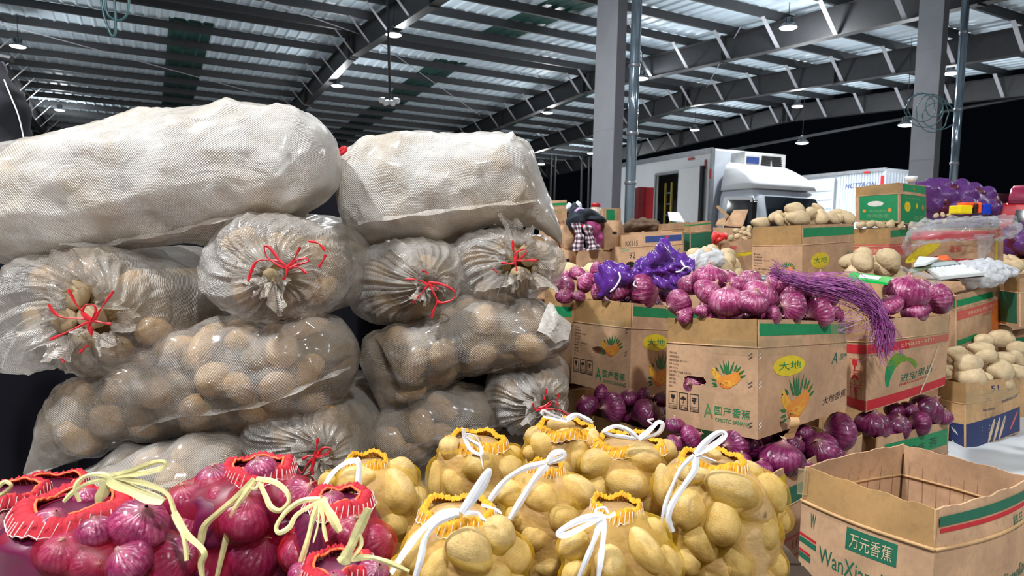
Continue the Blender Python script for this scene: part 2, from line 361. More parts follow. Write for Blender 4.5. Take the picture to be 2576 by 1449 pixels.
# roof sheets: ribbed, one bay of sheet between two skylight strips
sky_c = [-8.9, 1.15, 8.75, 14.6, 19.6]
edges = []; a = P0
for c in sky_c: edges.append((a, c - .55, 'sheet')); edges.append((c - .55, c + .55, 'sky')); a = c + .55
edges.append((a, P1, 'sheet'))
for (pa, pb, kd) in edges:
    for (qa, qb) in ((Q0, QR), (QR, Q1)):
        if kd == 'sky':
            # the translucent strip stops short of the ridge and of the eave
            if qa == QR: segs = [(qa, qa + 1.6, 'roof_panel'), (qa + 1.6, qb - 3.2, 'skylight_panel'), (qb - 3.2, qb, 'roof_panel')]
            else: segs = [(qa, qb - 1.6, 'skylight_panel'), (qb - 1.6, qb, 'roof_panel')]
        else: segs = [(qa, qb, 'roof_panel')]
        for (sa, sb, nm) in segs:
            V = []; Fc = []; n = max(2, int((pb - pa) / .3)); xs = []
            for i in range(n):
                x0 = pa + (pb - pa) * i / n; d = (pb - pa) / n
                xs += [(x0, 0), (x0 + d * .12, .035), (x0 + d * .22, .035), (x0 + d * .34, 0)]
            xs.append((pb, 0))
            for (x, h) in xs: V += [RP(x, sa, rz(sa) + .005 - h), RP(x, sb, rz(sb) + .005 - h)]
            m_ = len(xs)
            for (x, h) in xs: V += [RP(x, sa, rz(sa) + .02), RP(x, sb, rz(sb) + .02)]
            for i in range(m_ - 1):
                Fc.append((2 * i, 2 * i + 1, 2 * i + 3, 2 * i + 2)); b = 2 * m_; Fc.append((b + 2 * i, b + 2 * i + 2, b + 2 * i + 3, b + 2 * i + 1))
            mk(nm, V, Fc, M['skylight'] if nm[0] == 's' else M['roof_sheet'], ceil)
pur_q = [QR + .35 + 1.5 * i for i in range(14)] + [QR - .35 - 1.5 * i for i in range(17)]
for q in pur_q:
    mb = MB(); H = .2
    d = QD; up = Vector((0, 0, 1)); s = 1 if q > QR else -1
    poly = [d * 0, d * .07, d * .07 + up * .012, d * .012 + up * .012, d * .012 + up * (H - .012), d * .07 + up * (H - .012), d * .07 + up * H, up * H]
    mb.prism(poly, RP(P0, q, rz(q) - H - .03), RP(P1, q, rz(q) - H - .03)); mb.out('purlin', M['steel_dark'], ceil)
RAF = [-13.7, -3.9, 5.1, 12.9, 17.2, 22.4]
def brace_mesh(sg):
    m = MB(); a = Vector((0, 0, 0)); b = PD * (sg * .55) + Vector((0, 0, .62)); q = QD * .05
    m.hexa([a - q, a + q, a + q + PD * .012, a - q + PD * .012, b - q, b + q, b + q + PD * .012, b - q + PD * .012]); return mesh(m.v, m.f, M['steel_light'], False)
bm_ = {1: brace_mesh(1), -1: brace_mesh(-1)}
for p in RAF:
    mb = MB(); W, H, t = .11, .62, .014; up = Vector((0, 0, 1))
    for (qa, qb) in ((Q0, QR), (QR, Q1)):
        za, zb = rz(qa) - .25, rz(qb) - .25
        for (w_, z0, z1) in ((W, 0, -t), (.006, -t, -H + t), (W, -H + t, -H)):
            mb.hexa([RP(p - w_, qa, za + z1), RP(p + w_, qa, za + z1), RP(p + w_, qb, zb + z1), RP(p - w_, qb, zb + z1),
                     RP(p - w_, qa, za + z0), RP(p + w_, qa, za + z0), RP(p + w_, qb, zb + z0), RP(p - w_, qb, zb + z0)])
    for q in [QR - .12, QR + .12] + [QR + 6.1 * k for k in (-3, -2, -1, 1, 2, 3)]:   # end plates and web stiffeners
        z = rz(q) - .25; mb.box(RP(p, q, z - H / 2), PD * .22, QD * .03, up * (H + .06))
    r_ = mb.out('rafter', M['steel_dark'], ceil)
    for q in pur_q:
        for sg in (1, -1):
            if (p > 22 and sg > 0) or q < 0: continue
            put('fly_brace', bm_[sg], r_, RP(p + sg * .05, q, rz(q) - .25 - .6))
# thin wind-bracing rods under the sheets
for (a, b) in (((5.9, 9), (12.2, 15.5)), ((5.9, 19.3), (12.2, 26)), ((-3.9, 22), (5.8, 28)), ((12.3, 12), (17, 18)), ((-3.9, 13), (5.8, 19))):
    MB().tube([RP(a[0], a[1], rz(a[1]) - .34), RP(b[0], b[1], rz(b[1]) - .34)], .012, 6).out('bracing_rod', M['steel_light'], ceil)
MB().tube([P(2700, 222, 20), P(2200, 312, 23.5), P(1560, 428, 31)], .05, 8).out('edge_beam', M['steel_dark'], ceil)
MB().prism([QD * 0, QD * .12, QD * .12 + Vector((0, 0, -.3)), Vector((0, 0, -.3))], RP(P0, Q1, rz(Q1) + .03), RP(P1, Q1, rz(Q1) + .03)).out('eave_gutter', M['steel_dark'], ceil)

# ---------------------------------------------------------------- steel columns with their pipes
def column(label, px, Y, dq, dp):
    """px: picture x of the corner edge nearest the camera; dq along the rafter, dp along the purlins"""
    A = P(px, 400, Y); c0 = Vector((A.x, Y, 0)); top = 6.15; up = Vector((0, 0, 1)); q = QD * dq; p = PD * dp; ctr = c0 + q / 2 + p / 2
    t = thing('steel_column', label, 'column', ctr, 'grey steel columns of the hall'); t['kind'] = 'structure'
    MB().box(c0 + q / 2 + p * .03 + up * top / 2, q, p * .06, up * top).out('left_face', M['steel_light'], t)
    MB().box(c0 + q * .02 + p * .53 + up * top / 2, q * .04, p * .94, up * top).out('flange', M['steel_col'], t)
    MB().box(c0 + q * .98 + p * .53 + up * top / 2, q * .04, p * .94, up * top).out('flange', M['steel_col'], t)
    MB().box(c0 + q * .5 + p * .6 + up * top / 2, q * .92, p * .05, up * top).out('web', M['steel_dark'], t)
    MB().box(ctr + up * .012, q * 1.3, p * 1.6, up * .024).out('base_plate', M['steel_dark'], t)
    for z in (2.66, 4.6): MB().box(c0 + q / 2 - p * .004 + up * z, q * 1.01, p * .012, up * .012).out('weld_seam', M['steel_light'], t)
    return t
c1 = column('thick pale grey steel column behind the brown boxes, left of the white truck', 1541, 9.8, .50, .165)
c2 = column('grey steel column behind the purple net sack, right of the white trucks', 2349, 12.2, .44, .17)
def rainpipe(label, px, Y, r):
    A = P(px, 400, Y); t = thing('rain_pipe', label, 'pipe', (A.x, Y, 0)); t['kind'] = 'structure'
    MB().tube([(A.x, Y, 0), (A.x, Y, 6.1)], r, 20).out('pipe_tube', M['pipe'], t, True)
    for z in (1.9, 2.6, 3.55, 4.9): MB().lathe([(r * 1.02, -.03), (r * 1.15, -.02), (r * 1.15, .02), (r * 1.02, .03)], (A.x, Y, z), 20).out('pipe_collar', M['grey_alu'], t, True)
rainpipe('shiny rain pipe running down beside the left steel column', 1588, 9.9, .074)
rainpipe('shiny rain pipe running down beside the right steel column', 2402, 12.4, .066)

# ---------------------------------------------------------------- high-bay lamps
def lamp_meshes():
    sh = MB().lathe([(.19, 0), (.185, .02), (.12, .085), (.085, .10), (.075, .12), (.075, .2), (.05, .215), (.02, .22)], (0, 0, 0), 28)
    fins = MB()
    for k in range(10):
        a = k * math.pi / 5; fins.box((.085 * math.cos(a), .085 * math.sin(a), .155), (math.cos(a) * .03, math.sin(a) * .03, 0), (-math.sin(a) * .006, math.cos(a) * .006, 0), (0, 0, .09))
    ln = MB().lathe([(.001, -.028), (.09, -.024), (.15, -.014), (.18, .004)], (0, 0, 0), 28)
    rod = MB().tube([(0, 0, .2), (0, 0, 1)], .008, 6)
    return [mesh(sh.v, sh.f, M['lamp_metal']), mesh(fins.v, fins.f, M['lamp_metal'], False), mesh(ln.v, ln.f, M['lens']), mesh(rod.v, rod.f, M['steel_dark'])]
LMS = lamp_meshes(); NL = 0
def lamp(x, y, z, label, w=1.0, group='high-bay lamps under the hall roof'):
    global NL; NL += 1
    t = thing('high_bay_lamp', label, 'lamp', (x, y, z), group)
    put('lamp_shade', LMS[0], t, (x, y, z)); put('heat_sink', LMS[1], t, (x, y, z)); put('lamp_lens', LMS[2], t, (x, y, z))
    q = -.4718 * x + .8817 * y; hr = max(.3, rz(q) - .2 - z)
    s = put('hanging_rod', LMS[3], t, (x, y, z + .2 - .2 * (hr - .2) / .8)); s.scale = (1, 1, (hr - .2) / .8)
    # the reflector throws most of the light down, the rim spills a little all round
    L = bpy.data.lights.new('lamp_light', 'SPOT'); L.energy = LAMP_W * w; L.color = LAMP_COL; L.shadow_soft_size = .16; L.spot_size = 2.75; L.spot_blend = .5
    lo = bpy.data.objects.new('lamp_light', L); COL.objects.link(lo); lo.parent = t; lo.location = (0, 0, -.06)
    L = bpy.data.lights.new('lamp_spill', 'POINT'); L.energy = SPILL_W * w; L.color = LAMP_COL; L.shadow_soft_size = .16
    lo = bpy.data.objects.new('lamp_spill', L); COL.objects.link(lo); lo.parent = t; lo.location = (0, 0, -.2)
ZL = 5.78
LP = [(45, 117, 'lit round lamp at the far left, upper of the two left of the white sacks'),
      (150, 277, 'small lit lamp just above the left end of the top white sack'),
      (990, 88, 'large lit lamp above the gap between the two sack stacks'),
      (848, 216, 'lit lamp just below the long slanting rafter above the white sack'),
      (1378, 284, 'lit lamp left of the thick column, beyond the third rafter'),
      (1486, 386, 'small far lamp touching the left edge of the thick column'),
      (1362, 413, 'smallest far lamp low beside the right white sack'),
      (1614, 198, 'lit lamp just right of the shiny pipe on the thick column'),
      (1983, 70, 'large lit lamp at the top, hanging before the deep right rafter'),
      (1748, 327, 'lit lamp above the white truck cargo body'),
      (2006, 268, 'lit lamp in the middle of the right bay between two rafters'),
      (2018, 360, 'lit lamp against the black night above the truck cab'),
      (2280, 315, 'lit lamp against the night just left of the right column'),
      (2391, 185, 'lit lamp between the right column and its rain pipe')]
for (px, py, lab) in LP:
    hz = 602.5 + .0244 * (px - CX); Y = (ZL - 1.05) * FPX / (hz - py)
    if px in (2018, 2280): Y = 21. if px == 2018 else 17.
    if px == 2391: Y = 18.5
    if px in (1362, 1486): Y = 36.
    pt = P(px, py, Y); lamp(pt.x, pt.y, pt.z, lab)
for i, (x, y, f) in enumerate(NEAR_LAMPS): lamp(x, y, 5.7, ('unseen high-bay lamp over the left of the stall', 'unseen high-bay lamp behind the viewer', 'unseen high-bay lamp over the right of the stall', 'unseen high-bay lamp far left of the stall', 'unseen high-bay lamp, placed to light the left column', 'unseen high-bay lamp far right of the stall', 'unseen high-bay lamp far behind the viewer', 'unseen high-bay lamp behind and right of the viewer')[i], f)

# hanging cables, camera pole
cb = thing('hanging_cable', 'dark green cable hanging in loops from the roof at top left', 'cable', P(290, 40, 6.))
for pts in ([(252, -60), (256, 10), (268, 60), (284, 92), (291, 60), (284, -60)], [(262, -60), (268, 25), (285, 48), (305, 50), (320, 35), (324, 5), (322, -60)]):
    MB().tube(spline([P(x, y, 6.) for x, y in pts], 8), .011, 8).out('cable_loop', plain('green_cable', srgb(60, 95, 100), .3, vary=.2), cb, True)
cp = thing('hanging_camera_pole', 'dark pole hanging from the rafter with a ring of small white cameras', 'security camera', P(979, 250, 14.5))
MB().tube([P(975, -8, 14.5), P(981, 248, 14.5)], .03, 8).out('pole', M['steel_dark'], cp, True)
for k, (dx, dy) in enumerate(((-18, 2), (-8, 8), (6, 9), (17, 3))):
    b = P(980 + dx, 250 + dy, 14.5); MB().lathe([(.02, -.06), (.055, -.05), (.06, .05), (.03, .08)], b, 12, Vector((dx, -8, -4))).out('camera_head', M['white_plastic'], cp, True)
ck = thing('hanging_cable_coil', 'loose teal wire coils hooked around the right column', 'cable', P(2340, 285, 12.0))
for k, (cx_, cy_, r1, r2) in enumerate(((2325, 278, 48, 42), (2345, 285, 40, 48), (2318, 270, 34, 36), (2362, 292, 42, 34), (2350, 268, 22, 26))):
    pts = [P(cx_ + r1 * math.cos(a * .35 + k) * (1 + .05 * math.sin(3 * a)), cy_ + r2 * math.sin(a * .35 + k), 11.95 - .02 * k) for a in range(20)]
    MB().tube(spline(pts, 3), .008, 6).out('wire_loop', plain('teal_wire', srgb(84, 130, 138), .35, vary=.2), ck, True)
# ================================================================ PRODUCE
def ico(sub):
    bm = bmesh.new(); bmesh.ops.create_icosphere(bm, subdivisions=sub, radius=1)
    V = np.array([v.co[:] for v in bm.verts]); Fc = [[v.index for v in f.verts] for f in bm.faces]; bm.free(); return V, Fc
_ICO = {k: ico(k) for k in (2, 3, 4)}
def potato_mesh(seed, sub, mat):
    V, Fc = _ICO[sub]; V = V.copy()
    r = 1 + .085 * snoise(V, 1.7, seed, 2) + .03 * snoise(V, 5, seed + 50, 2)
    if sub > 2:   # a few eyes
        rr = np.random.RandomState(seed + 9)
        for _ in range(6):
            d = rr.normal(size=3); d /= np.linalg.norm(d); r -= .05 * np.exp(-(1 - V @ d) / .012)
    k = 1 + .14 * np.sin(V[:, 0] * 1.6 + seed)      # one end fatter
    W = V * r[:, None]; W[:, 1] *= k; W[:, 2] *= k; W[:, 2] += .10 * W[:, 0] ** 2 * (1 if seed % 2 else -1); W *= .94
    return mesh(W, Fc, mat)
POT = {('s', 2): [potato_mesh(i + 5, 3, M['potato_sack']) for i in range(5)], ('y', 3): [potato_mesh(i, 4, M['potato']) for i in range(5)], ('y', 2): [potato_mesh(i, 3, M['potato']) for i in range(5)],
       ('p', 3): [potato_mesh(i + 5, 3, M['potato_pale']) for i in range(5)], ('p', 2): [potato_mesh(i + 5, 2, M['potato_pale']) for i in range(5)]}
def onion_meshes(mat, sub, seed):
    n, m = (40, 26) if sub == 3 else ((24, 14) if sub == 2 else (16, 10))
    V = []; rr = np.random.RandomState(seed)
    prof = []
    for i in range(m + 1):
        a = math.pi * i / m; z = -math.cos(a); r = abs(math.sin(a)) ** .92
        z *= .82; prof.append((r, z))
    # draw the shoulder up into the neck
    P_ = [(r, z + (.24 * max(0, 1 - r / .36) ** 1.6 if z > 0 else -.05 * max(0, 1 - r / .3))) for r, z in prof]
    P_[-1] = (.06, P_[-1][1])
    for r, z in P_:
        for k in range(n):
            a = 2 * math.pi * k / n; q = 1 + .03 * math.sin(2 * a + seed) + .012 * math.sin(9 * a + seed * 2) + .02 * math.sin(3 * a + z * 2)
            V.append((r * q * math.cos(a), r * q * math.sin(a), z + .03 * math.sin(a + seed) * r))
    Fc = [(i * n + k, i * n + (k + 1) % n, (i + 1) * n + (k + 1) % n, (i + 1) * n + k) for i in range(m) for k in range(n)]
    body = mesh(V, Fc, mat)
    nk = MB(); tp = P_[-1][1]
    for j in range(5):
        a = j * 1.257 + seed; L = .05 + .15 * rr.rand()
        nk.tube([(0.03 * math.cos(a), .03 * math.sin(a), tp - .12), (.05 * math.cos(a), .05 * math.sin(a), tp), (.05 * math.cos(a) + .10 * rr.randn(), .05 * math.sin(a) + .10 * rr.randn(), tp + L)], [.07, .05, .012], 6)
    rt = MB()
    for j in range(14):
        a = j * .449; q = .04 + .05 * rr.rand(); l = .06 + .08 * rr.rand()
        rt.tube([(q * math.cos(a), q * math.sin(a), -.83), (2.2 * q * math.cos(a), 2.2 * q * math.sin(a), -.83 - l)], [.012, .004], 3)
    return body, mesh(nk.v, nk.f, M['onion_neck']), mesh(rt.v, rt.f, M['onion_root'], False)
ONI = {}
for key, mat in (('o', 'onion'), ('d', 'onion_dark'), ('n', 'onion_net')):
    for sub in (3, 2, 1): ONI[key, sub] = [onion_meshes(M[mat], sub, s_) for s_ in range(3)]
def potato(loc, a, b, rot, label, group=None, kind='y', lod=3, c=None, cat='potato'):
    me = random.choice(POT[kind, lod]); o = put('potato', me, None, loc, rot, (a, b, c if c else b * .92))
    return tag(o, label, cat, group)
def onion(loc, r, ax, label, group=None, kind='o', lod=3, flat=1., parts=True):
    body, nk, rt = random.choice(ONI[kind, lod])
    q = Vector(ax).normalized().to_track_quat('Z', 'Y') @ Quaternion((0, 0, 1), random.random() * 6.28)
    o = put('red_onion', body, None, loc, q, (r, r, r * flat)); tag(o, label, 'onion', group)
    if parts and lod >= 2:
        for nm, me in (('dry_neck', nk), ('root_tuft', rt)):
            c = bpy.data.objects.new(nm, me); COL.objects.link(c); c.parent = o
    return o
def cam_quat(ang, tilt=0., yaw=0.):
    """long axis (local x) lies in the picture plane turned by ang degrees (clockwise on screen), yawed a little in depth"""
    a = math.radians(ang); X = (_R * math.cos(a) - _U * math.sin(a)); X = (X + _F * math.sin(yaw)).normalized()
    Y = (_F * -1).cross(X).normalized(); Z = X.cross(Y)
    return Matrix((X, Y, Z)).transposed().to_quaternion()
# ---------------------------------------------------------------- membrane stretched over its contents
def ell(c, q, a, b, cc, infl=0.):
    R = np.array(q.to_matrix()); S = np.diag([1 / (a + infl), 1 / (b + infl), 1 / (cc + infl)])
    return np.array(c), S @ R.T
def shell(C, E1, E2, ra, rb, Mn, n_sup, ells, keep=.9, cap=1.4, its=14, blur=2, seed=0, lump=0.):
    """C ring centres, E1/E2 unit ring axes, ra/rb radii; returns grid (N,M,3)"""
    N = len(C); th = np.linspace(0, 2 * np.pi, Mn, endpoint=False)
    D = np.cos(th)[None, :, None] * E1[:, None, :] + np.sin(th)[None, :, None] * E2[:, None, :]
    base = (np.abs(np.cos(th)[None] / ra[:, None]) ** n_sup + np.abs(np.sin(th)[None] / rb[:, None]) ** n_sup) ** (-1 / n_sup)
    R = base * keep; O = np.repeat(C[:, None, :], Mn, 1)
    for (c, A) in ells:
        q = (O - c) @ A.T; e = D @ A.T
        aa = (e * e).sum(-1); bb = (q * e).sum(-1); cc = (q * q).sum(-1) - 1
        disc = bb * bb - aa * cc; ok = disc > 0
        t = np.where(ok, (-bb + np.sqrt(np.maximum(disc, 0))) / aa, 0)
        R = np.maximum(R, np.where(ok, t, 0))
    R = np.minimum(R, base * cap); Rs = R.copy()
    def bl(R):
        S = (R + .8 * (np.roll(R, 1, 1) + np.roll(R, -1, 1))) / 2.6
        T = S.copy(); T[1:-1] = (S[1:-1] + .8 * (S[:-2] + S[2:])) / 2.6; return T
    for _ in range(its): R = np.maximum(R, bl(R))
    for _ in range(blur): R = bl(R)
    if its: R = np.maximum(R, Rs)
    G = C[:, None, :] + D * R[:, :, None]
    if lump: G = G + D * (lump * np.maximum(-.1, snoise(G.reshape(-1, 3), 9, seed, 3)).reshape(N, Mn))[:, :, None]
    return G
def grid_obj(name, G, mat, parent, closed=True, smooth=True, ends=(False, False)):
    N, Mn = G.shape[:2]
    if closed: G = np.concatenate([G, G[:, :1]], 1)
    K = G.shape[1]; V = G.reshape(-1, 3)
    du = np.linalg.norm(np.diff(G, axis=1), axis=2); mid = du.mean(0)
    u = np.concatenate([[0], np.cumsum(mid)]); dv = np.linalg.norm(np.diff(G, axis=0), axis=2).mean(1); v = np.concatenate([[0], np.cumsum(dv)])
    UV = np.stack(np.meshgrid(u, v), -1).reshape(-1, 2)
    i = np.arange(N - 1)[:, None] * K; j = np.arange(K - 1)[None]; a = (i + j).ravel()
    Fc = np.stack([a, a + 1, a + K + 1, a + K], 1).tolist()
    if ends[0]: Fc.append(list(range(K - 1, -1, -1)))
    if ends[1]: Fc.append(list(range((N - 1) * K, N * K)))
    return mk(name, V, Fc, mat, parent, smooth, UV)
def core(C, E1, E2, ra, rb, k, n, a, mat, root, seed, s0=.08, s1=.92, kk=.72):
    """the packed heart of a bag: the outer faces of many produce pieces, too deep inside to pick apart"""
    rr = random.Random(seed); N = len(C); el = []
    for _ in range(n):
        i = rr.randint(int(N * s0), int(N * s1)); t = rr.random() * 6.283; d = math.cos(t) * E1[i] + math.sin(t) * E2[i]
        base = (abs(math.cos(t) / ra[i]) ** 2.2 + abs(math.sin(t) / rb[i]) ** 2.2) ** (-1 / 2.2)
        q = Quaternion((rr.gauss(0, 1), rr.gauss(0, 1), rr.gauss(0, 1), rr.gauss(0, 1))).normalized()
        el.append(ell(C[i] + d * max(0, base * k - a * .7), q, a * 1.25, a * .95, a * .85))
    G = shell(C, E1, E2, ra, rb, 120, 2.2, el, k * kk, k * 1.04, 0, 0)
    o = grid_obj('packed_contents', G, M[mat], root, ends=(True, True)); o['kind'] = 'stuff'; return o
def interp(st, n):
    """catmull-rom through stations (rows of floats)"""
    A = np.array(st, dtype=float); out = []
    for i in range(len(A) - 1):
        p0 = A[max(i - 1, 0)]; p1 = A[i]; p2 = A[i + 1]; p3 = A[min(i + 2, len(A) - 1)]
        for k in range(n):
            t = k / n; out.append(.5 * (2 * p1 + (p2 - p0) * t + (2 * p0 - 5 * p1 + 4 * p2 - p3) * t * t + (3 * p1 - p0 - 3 * p2 + p3) * t ** 3))
    out.append(A[-1]); return np.array(out)
def ribbon(name, pts, width, mat, parent, twist=(0, 0), thick=.0012, n=7, z_up=None):
    """flat tape along pixel points (px, py, Y)"""
    S = spline([P(*p) for p in pts], n); m = len(S); mb = MB(); V = []
    for i, p in enumerate(S):
        t = (S[min(i + 1, m - 1)] - S[max(i - 1, 0)]).normalized(); vw = (p - CAM).normalized()
        a = math.radians(twist[0] + (twist[1] - twist[0]) * i / (m - 1)); w_ = t.cross(vw).normalized(); nn = t.cross(w_)
        wd = w_ * math.cos(a) + nn * math.sin(a); nn = t.cross(wd)
        ww = (width(i / (m - 1)) if callable(width) else width) / 2
        r = ww * .14   # a folded tape: ridge along its middle
        V += [p - wd * ww, p + nn * (r + thick), p + wd * ww, p + nn * (r - thick)]
    Fc = [(4 * i + k, 4 * i + (k + 1) % 4, 4 * i + 4 + (k + 1) % 4, 4 * i + 4 + k) for i in range(m - 1) for k in range(4)] + [(3, 2, 1, 0), tuple(range(4 * m - 4, 4 * m))]
    return mk(name, V, Fc, M[mat], parent, False)

# ================================================================ WHITE POTATO SACKS
def long_sack(label, st, mat='sack_clear', seam=None, n_pot=26, seed=1, sub=10, corners=None, keep=.95, wrink=0.004):
    """st rows: top pixel x,y, bottom pixel x,y, depth Y, depth radius (m).  A filled sack lying across the view."""
    rr = random.Random(seed); A = interp(st, sub); N = len(A)
    T = np.array([P(r[0], r[1], r[4])[:] for r in A]); B = np.array([P(r[2], r[3], r[4])[:] for r in A])
    C = (T + B) / 2; ra = np.linalg.norm(T - B, axis=1) / 2; E1 = (T - B) / (2 * ra[:, None])
    ax = np.gradient(C, axis=0); E2 = np.cross(E1, ax); E2 /= np.linalg.norm(E2, axis=1)[:, None]
    if E2[N // 2][1] > 0: E2 = -E2          # E2 points to the camera
    rb = np.abs(A[:, 5])
    root = thing('potato_sack', label, 'sack', (float(C[N // 2][0]), float(C[N // 2][1]), float(B[:, 2].min())), 'tied white woven sacks of potatoes')
    ells = []; placed = []; tries = 0
    while len(placed) < n_pot and tries < 900:
        tries += 1; i = rr.randint(int(N * .08), int(N * (.70 if mat == 'sack_white' else .92))); t = math.pi * (rr.random() * 1.25 - .12)
        near = [j for j in range(N) if np.linalg.norm(C[j] - C[i]) < .08]
        if min(ra[near].min(), rb[near].min()) < .06 or min(np.linalg.norm(C[0] - C[i]), np.linalg.norm(C[-1] - C[i])) < .10: continue
        th = math.pi / 2 - (t - math.pi / 2)
        d = math.cos(th) * E1[i] + math.sin(th) * E2[i]
        base = (abs(math.cos(th) / ra[i]) ** 2.2 + abs(math.sin(th) / rb[i]) ** 2.2) ** (-1 / 2.2)
        a, b, c_ = .047 + .012 * rr.random(), .036 + .008 * rr.random(), .031 + .004 * rr.random()
        p = C[i] + d * (base - c_ * (1.1 if mat == 'sack_white' else 1.02))
        if any(np.linalg.norm(p - q) < .074 for q in placed): continue
        placed.append(p)
        nrm = Vector(d); X = Vector(ax[i]).normalized(); X = (X * math.cos(rr.random() * 3) + nrm.cross(X) * math.sin(rr.random() * 3)); X = (X - nrm * X.dot(nrm)).normalized()
        q = Matrix((X, nrm.cross(X), nrm)).transposed().to_quaternion()
        reg(potato(Vector(p), a, b, q, 'x', 'potatoes inside the white sacks', 's', 2, c_), p, 'potato', label.split(',')[0])
        ells.append(ell(p, q, a, b, c_, .0065))
    G = shell(C, E1, E2, ra, rb, 112, 2.15, ells, keep - (.0 if mat == 'sack_white' else .05), 1.3, 6 if mat == 'sack_white' else 3, 1, seed, wrink)
    # film creases running roughly along the sack
    nr = G - C[:, None, :]; nr /= np.linalg.norm(nr, axis=2)[..., None]
    Q = G.reshape(-1, 3); axv = (C[-1] - C[0]) / np.linalg.norm(C[-1] - C[0]); Qs = Q - np.outer(Q @ axv, axv) * .75
    cr = np.abs(snoise(Qs, 38, seed + 3, 2)).reshape(N, 112); cr2 = np.abs(snoise(Q, 20, seed + 5, 3)).reshape(N, 112); G = G + nr * (.004 * (1 - cr) ** 4 + .006 * np.maximum(0, 1 - cr2 * 2.2) ** 2)[..., None]
    body = grid_obj('woven_cover', G, M[mat], root, ends=(True, True))
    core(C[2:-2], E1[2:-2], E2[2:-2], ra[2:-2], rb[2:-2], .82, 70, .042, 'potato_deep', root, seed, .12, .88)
    if seam:   # sewn seam: a narrow flap of film standing off the sack
        S = interp([(x, y) for x, y in seam], 8); Ys = []
        V = []; W = []
        for k, (x, y) in enumerate(S):
            j = int(np.argmin([abs((A[i][0] + A[i][2]) / 2 - x) for i in range(N)])); vt = A[j]
            fr = min(1, max(-1, ((y - (vt[1] + vt[3]) / 2) / max(8, (vt[3] - vt[1]) / 2)))); Yd = vt[4] - rb[j] * math.sqrt(max(0, 1 - fr * fr)) * 1.02 - .004
            w1 = 5 + 2.5 * math.sin(k * .9 + seed)
            V.append(P(x, y - w1, Yd + .004)); V.append(P(x + 1.5 * math.sin(k * 1.7), y + w1 * .9, Yd - .012 - .003 * math.sin(k * 1.3)))
        Fc = [(2 * i, 2 * i + 1, 2 * i + 3, 2 * i + 2) for i in range(len(S) - 1)]
        mk('sewn_seam', V, Fc, M['sack_end'], body, True, [(i // 2 * .01, (i % 2) * .01) for i in range(len(V))])
    return root
def end_sack(label, tie, body, ex, back, mat='sack_end', hole=.03, seed=1, Y0=1.6, pleat=.010, frill=.035, n_pot=5, ribbons=(), pots=(), dome=.13, sq=2.5):
    """a sack seen end-on: film gathered at the pixel `tie`, swelling to an outline centred on `body` with half sizes `ex` (pixels)"""
    Mn = 180; th = np.linspace(0, 2 * np.pi, Mn, endpoint=False); r_ = np.random.RandomState(seed)
    k = Y0 / FPX
    prof = [(-1.0, hole + frill, -.030), (-.6, hole + frill * .8, -.018), (-.25, hole + .006, .0), (0., hole, .012)]   # frill outwards to the neck
    us = list(np.linspace(0, 1, 26)[1:])
    CT = np.array(P(tie[0], tie[1], Y0)[:]); CB = np.array(P(body[0], body[1], Y0 + dome)[:])
    rx = ex[0] * (Y0 + dome) / FPX; ry = ex[1] * (Y0 + dome) / FPX
    out = (np.abs(np.cos(th) / rx) ** sq + np.abs(np.sin(th) / ry) ** sq) ** (-1 / sq)
    out *= 1 + .05 * np.sin(2 * th + seed) + .035 * np.sin(3 * th + 2 * seed) + .02 * np.sin(5 * th + seed)
    Rv = np.array(_R[:]); Uv = np.array(_U[:]); Fv = np.array([0, 1, 0.])
    rings = []; us_all = []
    torn = 1 + .35 * np.sin(3 * th + seed * 1.3) + .18 * np.sin(7 * th + seed) + .12 * np.sin(17 * th)
    for (u, r, dy) in prof:
        rr = r * np.where(u < -.2, torn, 1 + .25 * (torn - 1)); rings.append(CT + rr[:, None] * (np.cos(th)[:, None] * Rv + np.sin(th)[:, None] * Uv) + (dy + (.012 * np.sin(11 * th + seed) if u < -.2 else 0 * th))[:, None] * Fv); us_all.append(u)
    for u in us:
        f = math.sin(u * math.pi / 2) ** 1.0; g = 1 - math.cos(u * math.pi / 2)
        c = CT + (CB - CT) * min(1, f * 1.02) * np.array([1, 0, 1]); c[1] = CT[1]
        rr = hole + (out - hole) * f
        rings.append(c + rr[:, None] * (np.cos(th)[:, None] * Rv + np.sin(th)[:, None] * Uv) + (.012 + dome * g) * Fv); us_all.append(u)
    D = back - (Y0 + dome)
    for s in np.linspace(0, 1, 9)[1:]:
        sc = (1 - .06 * s) if s < .95 else .5
        y = D * s
        c = CB + np.array([0, y, .02 * s * 0])
        rr = out * sc
        rings.append(c + rr[:, None] * (np.cos(th)[:, None] * Rv + np.sin(th)[:, None] * Uv)); us_all.append(1 + s)
    G = np.array(rings); N = len(G)
    gu = np.gradient(G, axis=0); gv = (np.roll(G, -1, 1) - np.roll(G, 1, 1)); nr = np.cross(gv, gu); nr /= (np.linalg.norm(nr, axis=2)[..., None] + 1e-9)
    if nr[12, :, 1].mean() > 0: nr = -nr
    ph = th[None] + .25 * np.sin(np.array(us_all) * 4 + seed)[:, None]
    pl = np.zeros((N, Mn))
    for fq, am in ((11, .8), (23, .8), (37, .6), (61, .35)):
        pl += am * (1 - 2 * np.abs(np.sin(ph * fq / 2 + r_.rand() * 6 + 1.3 * np.sin(2 * th + fq)[None] + .8 * np.sin(5 * th + fq * 2)[None])))
    ua = np.array(us_all); env = np.interp(ua, [-1, -.2, .05, .35, .8, 1.1, 2], [1.0, .9, 1.0, .9, .45, .12, .0])
    lum = snoise(G.reshape(-1, 3), 13, seed, 3).reshape(N, Mn) * np.interp(ua, [-1, 0, .3, 1, 2], [.0, .1, 1, 1, 1])[:, None]
    sh = snoise(G.reshape(-1, 3), 45, seed + 4, 2).reshape(N, Mn) * np.interp(ua, [-1, 0, .3, 1, 2], [.6, .6, 1, .6, .2])[:, None]
